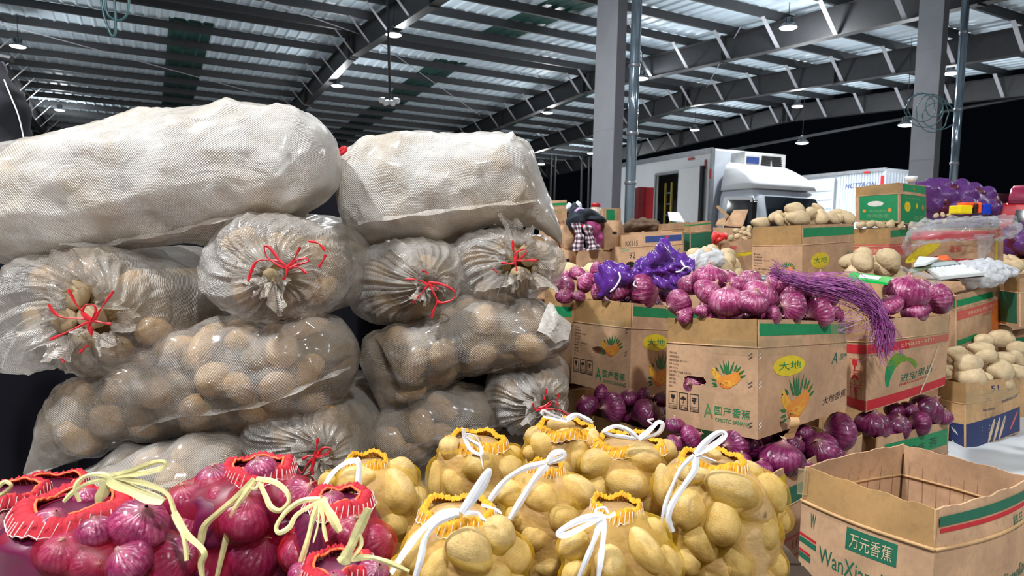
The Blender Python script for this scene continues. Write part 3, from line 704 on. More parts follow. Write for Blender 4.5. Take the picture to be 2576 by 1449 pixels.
    G = G + nr * (pl * env[:, None] * pleat * .55 + lum * .016 + np.abs(sh) * -.006)[..., None]
    ct = Vector(CB) + Vector((0, D / 2, -ry)); n_c = 40
    root = thing('potato_sack', label, 'sack', ct, 'tied white woven sacks of potatoes')
    grid_obj('woven_cover', G, M[mat], root, ends=(False, True))
    Cc = np.array([CT * (1 - f) + CB * f for f in np.linspace(.45, 1, 14)] + [CB] * 14); Cc[:14, 1] = Y0 + .075 + dome * np.linspace(0, 1, 14); Cc[14:, 1] = np.linspace(Y0 + dome + .09, back - .08, 14)
    fr_ = np.concatenate([np.sin(np.linspace(.5, 1.5, 14)), np.ones(14)])
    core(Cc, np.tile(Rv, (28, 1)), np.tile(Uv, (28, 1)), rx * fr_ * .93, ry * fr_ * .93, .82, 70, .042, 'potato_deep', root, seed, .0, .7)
    # potatoes just inside the film
    rr = random.Random(seed); placed = []; tries = 0
    while len(placed) < n_pot and tries < 400:
        tries += 1; a = rr.random() * 6.28; f = .25 + .45 * rr.random() ** .5
        o_ = float(np.interp(a, th, out)); c = CT + (CB - CT) * f * np.array([1, 0, 1])
        g = 1 - math.sqrt(max(0, 1 - f * f)); p = c + o_ * f * (math.cos(a) * Rv + math.sin(a) * Uv); p[1] = Y0 + .012 + dome * g + .092
        p = p - (p - c) * .10
        if any(np.linalg.norm(p - q) < .088 for q in placed): continue
        placed.append(p)
        reg(potato(Vector(p), .05, .038, cam_quat(rr.random() * 180), 'x', 'potatoes inside the white sacks', 's', 2, .034), p, 'potato', label.split(',')[0])
    for j, (x, y, a, b, an) in enumerate(pots):
        reg(potato(P(x, y, Y0 + .055), a * k, b * k, cam_quat(an), 'x', 'potatoes in torn sack mouths', 'p', 3, b * k * .9), P(x, y, Y0 + .05), 'bare potato', label.split(',')[0])
    for pts in ribbons:
        ribbon('tie_ribbon', [(x, y, Y0 + (q[0] if q else -.035)) for x, y, *q in pts], lambda t: .0052 + .0022 * math.sin(t * 9), 'ribbon_red', root, (rr.random() * 50 - 25, rr.random() * 80 - 40))
    return root

S1 = long_sack('big white top sack, lying across the left stack, lumpy with potatoes',
    [(-60, 560, -60, 600, 1.84, .02), (-30, 455, -35, 625, 1.84, .09), (30, 395, 10, 655, 1.84, .15), (130, 345, 110, 668, 1.84, .17), (300, 299, 290, 640, 1.85, .18), (450, 275, 430, 620, 1.86, .175), (590, 257, 560, 600, 1.86, .17), (690, 262, 655, 585, 1.87, .165), (765, 278, 740, 545, 1.88, .16), (815, 315, 800, 515, 1.88, .13), (845, 365, 840, 480, 1.88, .07), (850, 410, 850, 440, 1.88, .02)],
    'sack_white', [(150, 612), (250, 618), (330, 600), (430, 585), (520, 560), (610, 545)], 28, 3, 8)
S2 = long_sack('half-hidden white sack, behind the left end of the big top sack',
    [(-120, 450, -120, 480, 2.14, .02), (-90, 380, -90, 560, 2.14, .12), (0, 352, 0, 600, 2.16, .15), (100, 338, 100, 600, 2.18, .15), (200, 345, 200, 580, 2.2, .13), (260, 400, 260, 480, 2.2, .05)], 'sack_mid', None, 0, 5, 7)
S3 = long_sack('plump smudged top sack, on the right stack, with a pointed lower corner',
    [(846, 440, 852, 475, 2.08, .02), (858, 395, 868, 530, 2.08, .08), (885, 368, 885, 610, 2.08, .12), (940, 348, 940, 624, 2.09, .15), (1030, 333, 1030, 618, 2.1, .165), (1120, 338, 1120, 610, 2.1, .165), (1200, 340, 1190, 575, 2.1, .16), (1270, 336, 1260, 572, 2.1, .15), (1330, 372, 1315, 576, 2.1, .13), (1362, 452, 1360, 582, 2.09, .10), (1388, 520, 1385, 594, 2.08, .05), (1414, 585, 1412, 612, 2.07, .008)],
    'sack_white', [(900, 560), (1000, 545), (1120, 530), (1230, 515), (1350, 505)], 24, 8, 8)
# pinched ear of film at the top right corner of S3
mk('sack_corner', [P(1262, 340, 2.04), P(1290, 330, 2.03), P(1300, 352, 2.04), P(1302, 378, 2.05), P(1285, 362, 2.0), P(1276, 350, 2.10), P(1296, 340, 2.08), P(1304, 372, 2.12)],
   [(0, 1, 4), (1, 2, 4), (2, 3, 4), (0, 4, 5), (5, 6, 1, 0), (6, 7, 3, 2), (1, 6, 2), (4, 3, 7, 5)], M['sack_white'], S3, True)
S8 = long_sack('long slanting clear sack, pointed left corner, middle of the left stack',
    [(58, 1186, 66, 1206, 1.70, .006), (78, 1120, 95, 1197, 1.71, .02), (100, 1030, 150, 1178, 1.73, .06), (150, 975, 230, 1150, 1.75, .11), (260, 925, 330, 1108, 1.76, .135), (380, 868, 420, 1096, 1.76, .14), (480, 818, 520, 1094, 1.76, .14), (590, 800, 620, 1082, 1.76, .14), (700, 800, 720, 1056, 1.76, .14), (790, 778, 800, 1044, 1.77, .13), (850, 790, 860, 1010, 1.77, .11), (893, 850, 893, 950, 1.77, .05), (903, 890, 903, 905, 1.77, .01)],
    'sack_clear', [(66, 1196), (160, 1166), (260, 1128), (340, 1085), (430, 1050), (560, 1035), (680, 1010), (800, 958), (880, 925)], 33, 11, 8)
S9 = long_sack('clear sack with hanging sewn corner, middle of the right stack',
    [(900, 905, 972, 1066, 1.93, .012), (912, 850, 990, 1052, 1.94, .06), (935, 828, 1030, 1030, 1.96, .11), (1010, 810, 1070, 990, 1.97, .13), (1100, 780, 1130, 955, 1.98, .13), (1190, 745, 1200, 940, 1.98, .13), (1280, 748, 1290, 925, 1.99, .13), (1360, 768, 1370, 905, 1.99, .12), (1410, 795, 1412, 890, 1.99, .08), (1436, 830, 1434, 865, 1.99, .03)],
    'sack_clear', [(985, 1048), (1060, 1000), (1160, 950), (1270, 922), (1380, 880), (1432, 855)], 27, 14, 8)
pl_ = [P(x, y, Y) for x, y, Y in ((1352, 832, 1.865), (1366, 792, 1.86), (1382, 758, 1.87), (1394, 768, 1.86), (1404, 788, 1.865), (1420, 802, 1.87), (1437, 812, 1.89), (1436, 832, 1.89), (1430, 852, 1.885), (1414, 858, 1.87), (1398, 862, 1.865), (1376, 846, 1.855))]
cpl = P(1398, 820, 1.85); V_ = [cpl]; F_ = []
for k_ in range(4):
    for i_, p_ in enumerate(pl_): V_.append(cpl + (p_ - cpl) * ((k_ + 1) / 4) + Vector((0, .004 * math.sin(i_ * 2.1 + k_ * 1.7), .003 * math.sin(i_ * 3.3 + k_))))
for i_ in range(12):
    F_.append((0, 1 + i_, 1 + (i_ + 1) % 12))
    for k_ in range(3): F_.append((1 + k_ * 12 + i_, 13 + k_ * 12 + i_, 13 + k_ * 12 + (i_ + 1) % 12, 1 + k_ * 12 + (i_ + 1) % 12))
mk('white_paper_lining', V_, F_, M['sack_white'], S9, True)
S10 = long_sack('creased bottom sack, left stack, just behind the net bags of onions',
    [(60, 1280, 60, 1330, 1.66, .05), (120, 1225, 120, 1380, 1.67, .10), (220, 1170, 220, 1400, 1.68, .13), (330, 1125, 330, 1400, 1.68, .14), (450, 1095, 450, 1390, 1.69, .14), (550, 1085, 560, 1370, 1.69, .13), (605, 1110, 610, 1330, 1.69, .08), (622, 1160, 622, 1270, 1.69, .03)],
    'sack_mid', [(300, 1262), (400, 1225), (500, 1212), (600, 1208)], 13, 17, 8, None, .95, .006)
S12 = long_sack('low clear sack with sewn edge, right stack, above the yellow potato bags',
    [(905, 1120, 925, 1185, 1.96, .05), (925, 1040, 955, 1190, 1.97, .09), (965, 1010, 1010, 1178, 1.98, .12), (1040, 985, 1070, 1150, 1.99, .125), (1120, 968, 1130, 1125, 2.00, .125), (1190, 965, 1200, 1098, 2.00, .12), (1240, 985, 1250, 1082, 2.00, .08), (1285, 1018, 1285, 1068, 1.99, .03), (1318, 1040, 1318, 1056, 1.98, .006)],
    'sack_clear', [(925, 1182), (1000, 1142), (1070, 1110), (1160, 1085), (1250, 1070), (1316, 1048)], 14, 21, 8)
S14 = long_sack('lowest shadowed sack, right stack, directly behind the yellow potato bags',
    [(930, 1190, 930, 1300, 2.06, .06), (990, 1150, 1000, 1400, 2.07, .11), (1080, 1110, 1090, 1400, 2.08, .125), (1200, 1075, 1210, 1400, 2.09, .125), (1320, 1060, 1330, 1380, 2.09, .12), (1420, 1050, 1430, 1340, 2.10, .07), (1450, 1110, 1450, 1250, 2.10, .02)],
    'sack_mid', None, 0, 23, 7)
S4 = end_sack('torn-mouthed sack end with red bow, far left of the left stack', (205, 785), (205, 792), (243, 172), 2.4, hole=.075, seed=2, Y0=1.60, frill=.03, n_pot=7,
    ribbons=[[(122, 765), (140, 790), (165, 800), (215, 802), (235, 808)], [(125, 855), (170, 835), (230, 806)], [(235, 808), (255, 775), (286, 732)], [(172, 728), (195, 770), (228, 803)],
             [(230, 806), (208, 790), (215, 768), (236, 768), (241, 785), (232, 806)], [(230, 806), (258, 812), (280, 815)], [(230, 806), (222, 825), (230, 842), (228, 822)], [(200, 888), (212, 876), (222, 868)], [(148, 898), (158, 904), (160, 912)]],
    pots=[(190, 740, 42, 34, 60), (215, 850, 38, 30, 20), (165, 800, 44, 32, 100), (230, 795, 40, 32, 30), (150, 760, 30, 26, 0)])
S5 = end_sack('sack end showing one bare potato, loose red bow, left stack', (682, 690), (688, 665), (203, 136), 2.5, hole=.03, seed=4, Y0=1.62, frill=.035, n_pot=8,
    ribbons=[[(624, 708), (635, 675), (650, 655), (680, 655), (705, 658), (722, 675)], [(705, 658), (680, 625), (665, 620), (672, 645), (700, 668), (718, 674)], [(722, 674), (740, 650), (756, 621)], [(722, 674), (745, 655), (770, 650), (775, 658), (750, 665), (722, 676)],
             [(722, 676), (748, 672), (772, 688)], [(722, 676), (720, 690), (712, 704)], [(776, 606), (800, 612), (818, 630)], [(820, 640), (812, 655), (802, 672)]],
    pots=[(682, 700, 28, 26, 70)])
S6 = end_sack('sack end with long looped ribbon, left of the pair, right stack', (1080, 712), (1015, 708), (155, 106), 2.7, hole=.018, seed=6, Y0=1.86, frill=.03, n_pot=6,
    ribbons=[[(1020, 702), (1050, 704), (1078, 716)], [(1078, 716), (1062, 735), (1038, 762)], [(1078, 710), (1110, 715), (1142, 732), (1140, 752), (1112, 762), (1098, 756)], [(1078, 712), (1090, 735), (1100, 757), (1092, 778), (1085, 800)],
             [(1078, 714), (1095, 722), (1102, 728)], [(1062, 680), (1070, 683), (1078, 690)]])
S7 = end_sack('torn papery sack end, right of the pair, upper right stack', (1305, 655), (1268, 676), (148, 96), 2.7, hole=.05, seed=7, Y0=1.90, frill=.04, n_pot=6,
    ribbons=[[(1290, 605), (1292, 640), (1296, 665)], [(1296, 660), (1300, 635), (1322, 627), (1320, 640), (1298, 658)], [(1296, 656), (1320, 655), (1350, 655)], [(1294, 655), (1298, 672), (1300, 682)], [(1260, 660), (1280, 664), (1294, 662)], [(1240, 676), (1252, 686)]],
    pots=[(1325, 640, 22, 30, 0), (1312, 690, 30, 20, 10), (1285, 640, 26, 20, 60), (1355, 685, 22, 16, 30)])
S11 = end_sack('low gathered sack end with red bow, just above the onion nets', (798, 1140), (768, 1125), (158, 112), 2.3, hole=.02, seed=9, Y0=1.60, frill=.03, n_pot=5,
    ribbons=[[(800, 1102), (796, 1125), (790, 1150)], [(795, 1150), (812, 1128), (830, 1128), (825, 1140), (796, 1150)], [(792, 1150), (775, 1165), (760, 1190), (748, 1180)], [(792, 1150), (780, 1185), (768, 1200)], [(792, 1150), (785, 1190), (800, 1225)], [(738, 1160), (730, 1172), (725, 1180)], [(760, 1155), (780, 1146), (800, 1150)]])
S13 = end_sack('dusty sack end with small bow, lower right of the right stack', (1372, 1015), (1330, 1000), (118, 88), 2.6, hole=.02, seed=12, Y0=1.84, frill=.035, n_pot=4,
    ribbons=[[(1350, 1028), (1370, 1022), (1388, 1008), (1382, 1020), (1348, 1034)], [(1340, 1014), (1345, 1030)], [(1352, 1032), (1400, 1030), (1430, 1045)], [(1374, 978), (1372, 995), (1368, 1005)], [(1405, 1022), (1402, 1010), (1406, 990)]])
# red bow of the sack behind, peeping between the stacks
for pts in ([(850, 388), (858, 376), (868, 372), (866, 380)], [(852, 390), (862, 384), (870, 376)]): ribbon('tie_ribbon', [(x, y, 1.98) for x, y in pts], .012, 'ribbon_red', S3)
# ================================================================ NET BAGS IN THE FOREGROUND
Z_ST = .42
def tf(o): return (lambda x, y: (x, y)) if o is None else (lambda x, y: (o[0] + x / o[2], o[1] + y / o[2]))
Z5, Z6, Z7 = (0, 1100, 2.576), (780, 1000, 3.1415), (1380, 1000, 3.227)
def net_bag(name, label, short, Y, dr, st, items, kind, net, collar, view, cat='net bag', group=None, collar_w=1.35, ribbons=(), rib='ribbon_white', keep=.86, ruffle=26, gap=0):
    f_ = tf(view); s = view[2] if view else 1.
    yb = 605 + (CAM.z - Z_ST) / Y * FPX + .0244 * (st[0][0] - CX)      # picture row of the stand's top at this depth
    st = [r for r in st if r[1] < yb - 25]; st = st + [(st[-1][0], yb - 12, st[-1][2] * .93), (st[-1][0], yb, st[-1][2] * .72)]
    A = interp(st, 9); N = len(A); C = np.array([P(r[0], r[1], Y)[:] for r in A]); ra = A[:, 2] * Y / FPX
    C[:, 2] = np.maximum(C[:, 2], Z_ST + .002 + np.linspace(.03, 0, N))
    rb = np.minimum(ra * 1.0, dr); E1 = np.tile([1., 0, 0], (N, 1)); E2 = np.tile([0, -1., 0], (N, 1))
    root = thing(name, label, cat, (C[-1][0], C[-1][1], Z_ST), group)
    ells = []
    for it in items:
        zx, zy, a, b = it[:4]; an = it[4] if len(it) > 4 else 0; px, py = f_(zx, zy); a /= s; b /= s
        j = int(np.argmin(np.abs(A[:, 1] - py))); hw = A[j][2]; fx = max(-.97, min(.97, (px - A[j][0]) / hw))
        bb = b * Y / FPX
        dy = rb[j] * math.sqrt(1 - fx * fx); Yp = Y - dy + bb * .95
        if py < A[3][1] + 8: Yp = Y - rb[j] * .3
        Yp += (it[5] if len(it) > 5 else 0)
        sc = Yp / Y
        loc = P(px, py, Yp); am, bm2 = a * Yp / FPX, b * Yp / FPX
        if kind == 'potato':
            q = cam_quat(an, yaw=random.uniform(-.25, .25))
            reg(potato(loc, am, bm2, q, 'x', 'potatoes in the yellow net bags', 'y', 3), loc, 'yellow potato', short); ells.append(ell(loc, q, am, bm2, bm2 * .92, .0045))
        else:
            axd = (_R * math.cos(math.radians(an)) + _U * math.sin(math.radians(an)) - _F * random.uniform(.1, .5)) if an is not None else Vector((random.uniform(-.4, .4), -.3, 1))
            r = (am + bm2) / 2; 
            reg(onion(loc, r, axd, 'x', 'onions in the red net bags', 'd' if (len(it) > 6 and it[6]) else 'n', 3, .92, parts=random.random() < .5), loc, 'netted red onion', short)
            ells.append(ell(loc, Quaternion(), r * .98, r * .98, r * .98, .003))
    G = shell(C, E1, E2, ra, rb, 120, 2.1, ells, keep - .04, 1.25, 7, 1, 3)
    grid_obj('netting', G, M[net], root, ends=(False, True))
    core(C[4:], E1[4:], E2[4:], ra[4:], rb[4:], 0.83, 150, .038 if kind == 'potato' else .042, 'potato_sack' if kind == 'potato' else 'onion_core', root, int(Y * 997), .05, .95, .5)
    # gathered collar round the mouth
    c = C[0] + np.array([0, 0, .004]); rx, ry = ra[0], rb[0]; n = 180; rings = []
    for u in (0, .25, .5, .75, 1.):
        th = np.linspace(0, 2 * np.pi, n, endpoint=False); k = 1 + (collar_w - 1) * u
        ru = .0016 * (.4 + u) * np.sin(ruffle * th + 2 * np.sin(3 * th)) + .0035 * np.sin(5 * th + Y * 31) + .0012 * np.sin(61 * th + 3 * np.sin(4 * th)); rad = 1 + .06 * np.sin(3 * th + Y * 9) + .04 * np.sin(5 * th)
        rings.append(np.stack([c[0] + rx * k * rad * np.cos(th), c[1] - ry * k * rad * np.sin(th), c[2] + .012 * math.sin(u * 2.6) - .022 * u * u + ru], 1))
    co_ = grid_obj('collar', np.array(rings), M[collar], root)
    mb = MB(); ro = rings[-1]; ri = rings[3]; mb.tube([Vector(ro[i % n]) + Vector((0, -.001, .002)) for i in range(0, n + 1, 3)], .0008, 4)
    for i in range(0, n, 5): mb.tube([Vector(ri[i]) + Vector((0, -.001, .004)), Vector(ro[(i + 2) % n]) + Vector((0, -.002, .001))], .0006, 4)
    mb.out('stitching', M['stitch'], co_)
    if collar == 'collar_red':
        MB().tube([Vector(rings[0][i % n]) + Vector((0, 0, .003)) for i in range(0, n + 1, 4)], .0022, 6).out('elastic_cord', M['elastic_orange'], co_, True)
    rr = random.Random(int(Y * 1000) + len(items))
    for rb_ in ribbons:
        wd = rb_[0]; pts = rb_[1:]; ribbon('tie_ribbon', [(x, y, Y + (q[0] if q else -dr * .55 - .03 - .03 * min(1, max(0, (y - A[0][1]) / 120)))) for x, y, *q in pts], lambda t, wd=wd: wd * .88 * (1 + .15 * math.sin(t * 11)), rib, root, (rr.uniform(-25, 25), rr.uniform(-55, 55)), n=8)
    return root
def yb(lab, short, *a, **k): return net_bag('potato_net_bag', lab, short, *a, kind='potato', net='net_yellow', collar='collar_yellow', group='yellow net bags of potatoes in the foreground', **k)
def ob(lab, short, *a, net='net_red', **k): return net_bag('onion_net_bag', lab, short, *a, kind='onion', net=net, collar='collar_red', group='red net bags of onions in the foreground', rib='ribbon_yellow', **k)
yb('yellow net bag of potatoes left of the other yellow bags, beside the onion nets', 'leftmost yellow bag', 1.30, .10,
   [(925, 1160, 42), (935, 1182, 92), (945, 1230, 116), (950, 1300, 120), (952, 1400, 118), (950, 1500, 115)],
   [(370, 655, 170, 120, -15), (140, 660, 80, 70, 0), (690, 735, 195, 145, 62), (730, 590, 150, 110, 45, .03), (850, 820, 140, 85, 80, .02), (470, 865, 95, 88, 20, -.005), (660, 1000, 130, 95, 20), (300, 900, 130, 100, 10), (800, 1120, 130, 100, 60), (540, 1150, 130, 100, 0), (250, 1100, 120, 100, 40)], view=Z6,
   ribbons=[(.013, (893, 1156), (902, 1165), (903, 1200), (898, 1254)), (.011, (895, 1158), (868, 1165), (835, 1192), (806, 1240))])
yb('yellow net bag with a pink string and hollow mouth, back row', 'hollow-mouthed back bag', 1.44, .10,
   [(1195, 1108, 62), (1193, 1128, 98), (1192, 1180, 116), (1196, 1240, 120), (1196, 1320, 118), (1196, 1450, 110)],
   [(1120, 420, 125, 105, 70), (1005, 665, 180, 80, 84), (1155, 690, 155, 110, 70), (1340, 550, 140, 130, 60, -.01), (1560, 570, 145, 115, -40), (1600, 450, 85, 75, 0, .04), (1290, 345, 75, 60, 0), (1385, 770, 130, 105, 10), (1000, 880, 120, 90, 60), (1240, 900, 130, 100, 20), (1500, 850, 130, 110, 30)], view=Z6,
   ribbons=[(.009, (1166, 1078), (1169, 1100), (1182, 1128), (1203, 1142), (1212, 1138), (1206, 1122), (1184, 1108), (1165, 1092)), (.004, (1166, 1092), (1188, 1094), (1206, 1112), (1210, 1150), (1216, 1180))])
yb('small yellow net bag with bare potatoes at its open mouth, centre back', 'open-mouthed centre back bag', 1.46, .085,
   [(1418, 1076, 58), (1416, 1098, 84), (1415, 1140, 96), (1416, 1200, 97), (1416, 1300, 95)],
   [(1850, 400, 150, 115, 75), (2110, 440, 155, 100, 82), (2210, 330, 110, 85, 60), (1740, 430, 60, 58, 0, -.01), (1960, 560, 130, 100, 30), (1980, 215, 120, 60, 0), (1790, 300, 95, 80, 0), (2010, 320, 110, 90, 0, .03), (1760, 560, 100, 90, 0), (2200, 560, 110, 90, 0)], view=Z6,
   ribbons=[(.009, (1362, 1042), (1368, 1034), (1390, 1044), (1425, 1058), (1400, 1054), (1366, 1048)), (.012, (1425, 1056), (1450, 1044), (1475, 1055), (1490, 1064))])
yb('wide yellow net bag with a frayed white bow, right of centre at the back', 'frayed-bow back bag', 1.42, .10,
   [(1580, 1114, 70), (1578, 1130, 104), (1576, 1170, 120), (1576, 1230, 122), (1576, 1300, 116), (1576, 1400, 105)],
   [(400, 530, 155, 120, -10), (740, 490, 185, 125, 10), (950, 430, 110, 85, 70), (650, 700, 190, 135, 15, -.01), (400, 740, 135, 120, 30), (560, 880, 130, 100, 20), (800, 860, 120, 90, 20), (880, 640, 110, 90, 60, .02), (290, 620, 80, 80, 0, .03)], view=Z7,
   ribbons=[(.010, (1606, 1104), (1580, 1082), (1548, 1072), (1520, 1086), (1548, 1098), (1600, 1106)), (.011, (1606, 1104), (1632, 1084), (1655, 1062), (1667, 1068), (1655, 1090), (1612, 1106)), (.007, (1600, 1104), (1565, 1096), (1535, 1096)), (.004, (1640, 1066), (1630, 1058), (1645, 1054))])
yb('front yellow net bag with white ribbons hanging over a large smooth potato', 'front left yellow bag', 1.05, .115,
   [(1150, 1288, 78), (1156, 1304, 120), (1162, 1350, 162), (1164, 1400, 176), (1164, 1460, 178), (1164, 1560, 170)],
   [(1270, 1210, 225, 170, 42, -.012), (1005, 1350, 180, 135, -62), (850, 1190, 190, 110, -66, .01), (1490, 1080, 180, 140, 60), (1615, 1240, 160, 140, 70), (1440, 1400, 170, 120, 20), (720, 1370, 120, 100, -70), (1110, 925, 110, 70, 0), (1290, 1560, 170, 130, 0), (1600, 1480, 150, 120, 50), (860, 1560, 170, 120, 0), (1290, 1000, 130, 100, 0, .04)], view=Z6,
   ribbons=[(.010, (1160, 1288), (1185, 1248), (1218, 1196), (1231, 1184), (1222, 1212), (1196, 1252), (1165, 1290)), (.011, (1155, 1288), (1108, 1294), (1060, 1335), (1020, 1385), (984, 1442)), (.010, (1152, 1292), (1100, 1315), (1070, 1355), (1058, 1405), (1042, 1460)), (.006, (1165, 1290), (1200, 1290), (1212, 1304), (1222, 1310)), (.005, (1210, 1270), (1245, 1280), (1262, 1292))])
yb('pale-netted yellow bag with a white loop, between front and back rows', 'pale-netted middle bag', 1.22, .10,
   [(1376, 1178, 36), (1374, 1196, 78), (1370, 1240, 110), (1376, 1290, 126), (1388, 1350, 124), (1398, 1450, 115)],
   [(1810, 790, 165, 130, 20), (1590, 770, 140, 110, 40), (2120, 740, 180, 120, 36), (2000, 945, 135, 125, 0, -.01), (1790, 1085, 150, 125, 80), (1630, 940, 100, 95, 0), (1880, 1290, 140, 130, 70), (1680, 1300, 130, 110, 0), (2080, 1140, 130, 110, 60), (2150, 900, 110, 90, 40, .03), (1790, 930, 100, 80, 0, .03)], view=Z6,
   ribbons=[(.011, (1376, 1165), (1392, 1142), (1414, 1136), (1418, 1148), (1400, 1158), (1378, 1166)), (.011, (1372, 1165), (1320, 1178), (1275, 1205), (1245, 1240), (1222, 1275)), (.013, (1376, 1168), (1345, 1205), (1310, 1260), (1282, 1306))])
yb('front yellow net bag with an orange gathered knot, long potatoes standing inside', 'knotted front yellow bag', 1.05, .115,
   [(1550, 1276, 52), (1550, 1294, 92), (1552, 1340, 132), (1555, 1390, 156), (1558, 1449, 164), (1558, 1550, 160)],
   [(210, 1190, 150, 110, -40), (790, 1240, 215, 115, 58), (500, 1360, 205, 125, 75, -.01), (230, 1420, 150, 100, -30), (980, 1340, 170, 100, 68), (700, 1000, 140, 90, 40, .03), (380, 1020, 140, 85, -40, .02), (880, 1090, 140, 90, 60, .02), (750, 1560, 170, 130, 30), (480, 1640, 150, 120, 20)], view=Z7,
   ribbons=[(.011, (1516, 1298), (1470, 1304), (1425, 1325), (1404, 1342), (1422, 1346), (1462, 1328), (1514, 1302)), (.009, (1514, 1300), (1498, 1350), (1480, 1395), (1455, 1455)), (.010, (1516, 1300), (1518, 1345), (1512, 1400), (1504, 1455)), (.006, (1516, 1298), (1532, 1300), (1548, 1290)), (.005, (1502, 1298), (1500, 1282), (1520, 1278), (1530, 1292))])
yb('tall yellow net bag packed with big potatoes, rightmost, beside the empty box', 'tall rightmost yellow bag', 1.27, .115,
   [(1790, 1158, 66), (1790, 1174, 112), (1796, 1210, 146), (1808, 1270, 158), (1814, 1340, 163), (1818, 1420, 163), (1820, 1500, 160)],
   [(940, 720, 200, 100, 80), (1130, 875, 195, 145, -75), (1485, 745, 260, 145, 24), (1800, 770, 185, 130, 65), (1410, 1010, 200, 155, 82, -.012), (1730, 1100, 165, 155, 20), (1245, 1190, 180, 130, 55), (1520, 1340, 165, 130, 62), (1800, 1350, 155, 125, 40), (1130, 1340, 130, 100, 40), (1330, 455, 85, 50, 20), (1180, 620, 150, 80, 0), (1620, 585, 130, 80, 20, .03), (1880, 980, 110, 90, 60, .02), (1000, 1060, 110, 90, 70, .02), (1400, 1500, 160, 120, 0), (1700, 1560, 150, 120, 30)], view=Z7,
   ribbons=[(.011, (1749, 1143), (1775, 1112), (1808, 1088), (1824, 1092), (1812, 1108), (1775, 1132), (1750, 1144)), (.008, (1746, 1145), (1712, 1180), (1690, 1225), (1673, 1270), (1664, 1315)), (.012, (1749, 1145), (1748, 1180), (1722, 1220), (1692, 1265), (1681, 1300), (1692, 1338)), (.005, (1749, 1143), (1775, 1152), (1800, 1160))])
ob('red net bag of onions at the front left with a scarlet gathered top', 'front left red net bag', 1.0, .12,
   [(185, 1272, 85), (195, 1286, 150), (212, 1330, 225), (225, 1400, 258), (228, 1470, 268), (228, 1560, 260)],
   [(905, 565, 205, 165, 60), (840, 810, 165, 150, 115, -.02), (400, 750, 150, 125, 70), (140, 720, 140, 140, 90), (565, 840, 120, 100, 20), (1130, 790, 155, 160, 30), (130, 910, 150, 120, 80), (560, 395, 95, 70, 90, .05), (620, 610, 130, 110, 90, .02), (330, 560, 130, 110, 60, .03), (1000, 1000, 160, 140, 0), (600, 1050, 160, 140, 0), (300, 1080, 160, 140, 0)], view=Z5, collar_w=1.75,
   ribbons=[(.008, (277, 1199), (325, 1186), (385, 1164), (412, 1162), (410, 1176), (360, 1190), (300, 1196), (277, 1201)), (.007, (277, 1201), (250, 1192), (212, 1200), (190, 1226), (200, 1262)), (.007, (277, 1202), (225, 1214), (186, 1236), (160, 1262)), (.020, (278, 1202), (318, 1226), (370, 1250), (412, 1262)), (.018, (276, 1204), (262, 1232), (250, 1262)), (.008, (290, 1198), (370, 1218), (420, 1242), (440, 1290), (462, 1345), (470, 1410)), (.010, (438, 1290), (466, 1340), (512, 1386), (506, 1420), (512, 1465))])
ob('dark red net bag cut off by the left edge, purple onion showing', 'far left red net bag', 1.12, .11,
   [(20, 1240, 70), (15, 1256, 100), (5, 1320, 118), (0, 1400, 118), (0, 1500, 110)],
   [(50, 600, 120, 140, 90, 0, 1), (-160, 560, 130, 130, 60), (-60, 800, 140, 140, 60), (120, 470, 110, 80, 90, .03), (160, 800, 120, 110, 60)], view=Z5,
   ribbons=[(.007, (-10, 1230), (12, 1212), (28, 1222), (10, 1240), (-15, 1252))])
ob('dark red net bag behind the front left one, its crimson mesh nearly empty on top', 'back left red net bag', 1.26, .11,
   [(120, 1222, 70), (115, 1240, 120), (110, 1300, 140), (110, 1400, 140), (110, 1500, 130)],
   [(300, 480, 110, 90, 90), (500, 440, 90, 70, 90), (100, 560, 120, 110, 60)], view=Z5)
ob('red net bag with a bare onion sitting in its stitched mouth, yellow ribbons in front', 'open-mouthed red net bag', 1.15, .115,
   [(652, 1176, 60), (640, 1192, 118), (615, 1240, 172), (604, 1310, 184), (600, 1400, 185), (600, 1500, 180)],
   [(1690, 215, 135, 85, 100, -.01), (1590, 530, 185, 155, 80, -.015), (1205, 420, 150, 110, 100), (1240, 570, 175, 140, 60), (1930, 400, 150, 140, 50), (1650, 780, 205, 150, 60, 0, 1), (1340, 850, 160, 130, 60, 0, 1), (1400, 280, 150, 110, 90, .03), (1900, 570, 140, 120, 30, .01, 1), (1330, 710, 120, 110, 60, .01, 1), (1450, 400, 130, 100, 60, .03), (1850, 900, 150, 130, 60, 0, 1), (1500, 1000, 160, 140, 0, 0, 1)], view=Z5, collar_w=1.6,
   ribbons=[(.012, (640, 1206), (600, 1248), (556, 1284), (516, 1322), (505, 1362), (492, 1408)), (.010, (642, 1206), (615, 1245), (588, 1285), (570, 1350), (545, 1455)), (.009, (645, 1204), (690, 1212), (720, 1236), (726, 1262), (705, 1284), (682, 1276), (668, 1248), (652, 1212)), (.005, (640, 1204), (625, 1222), (640, 1230), (655, 1215))])
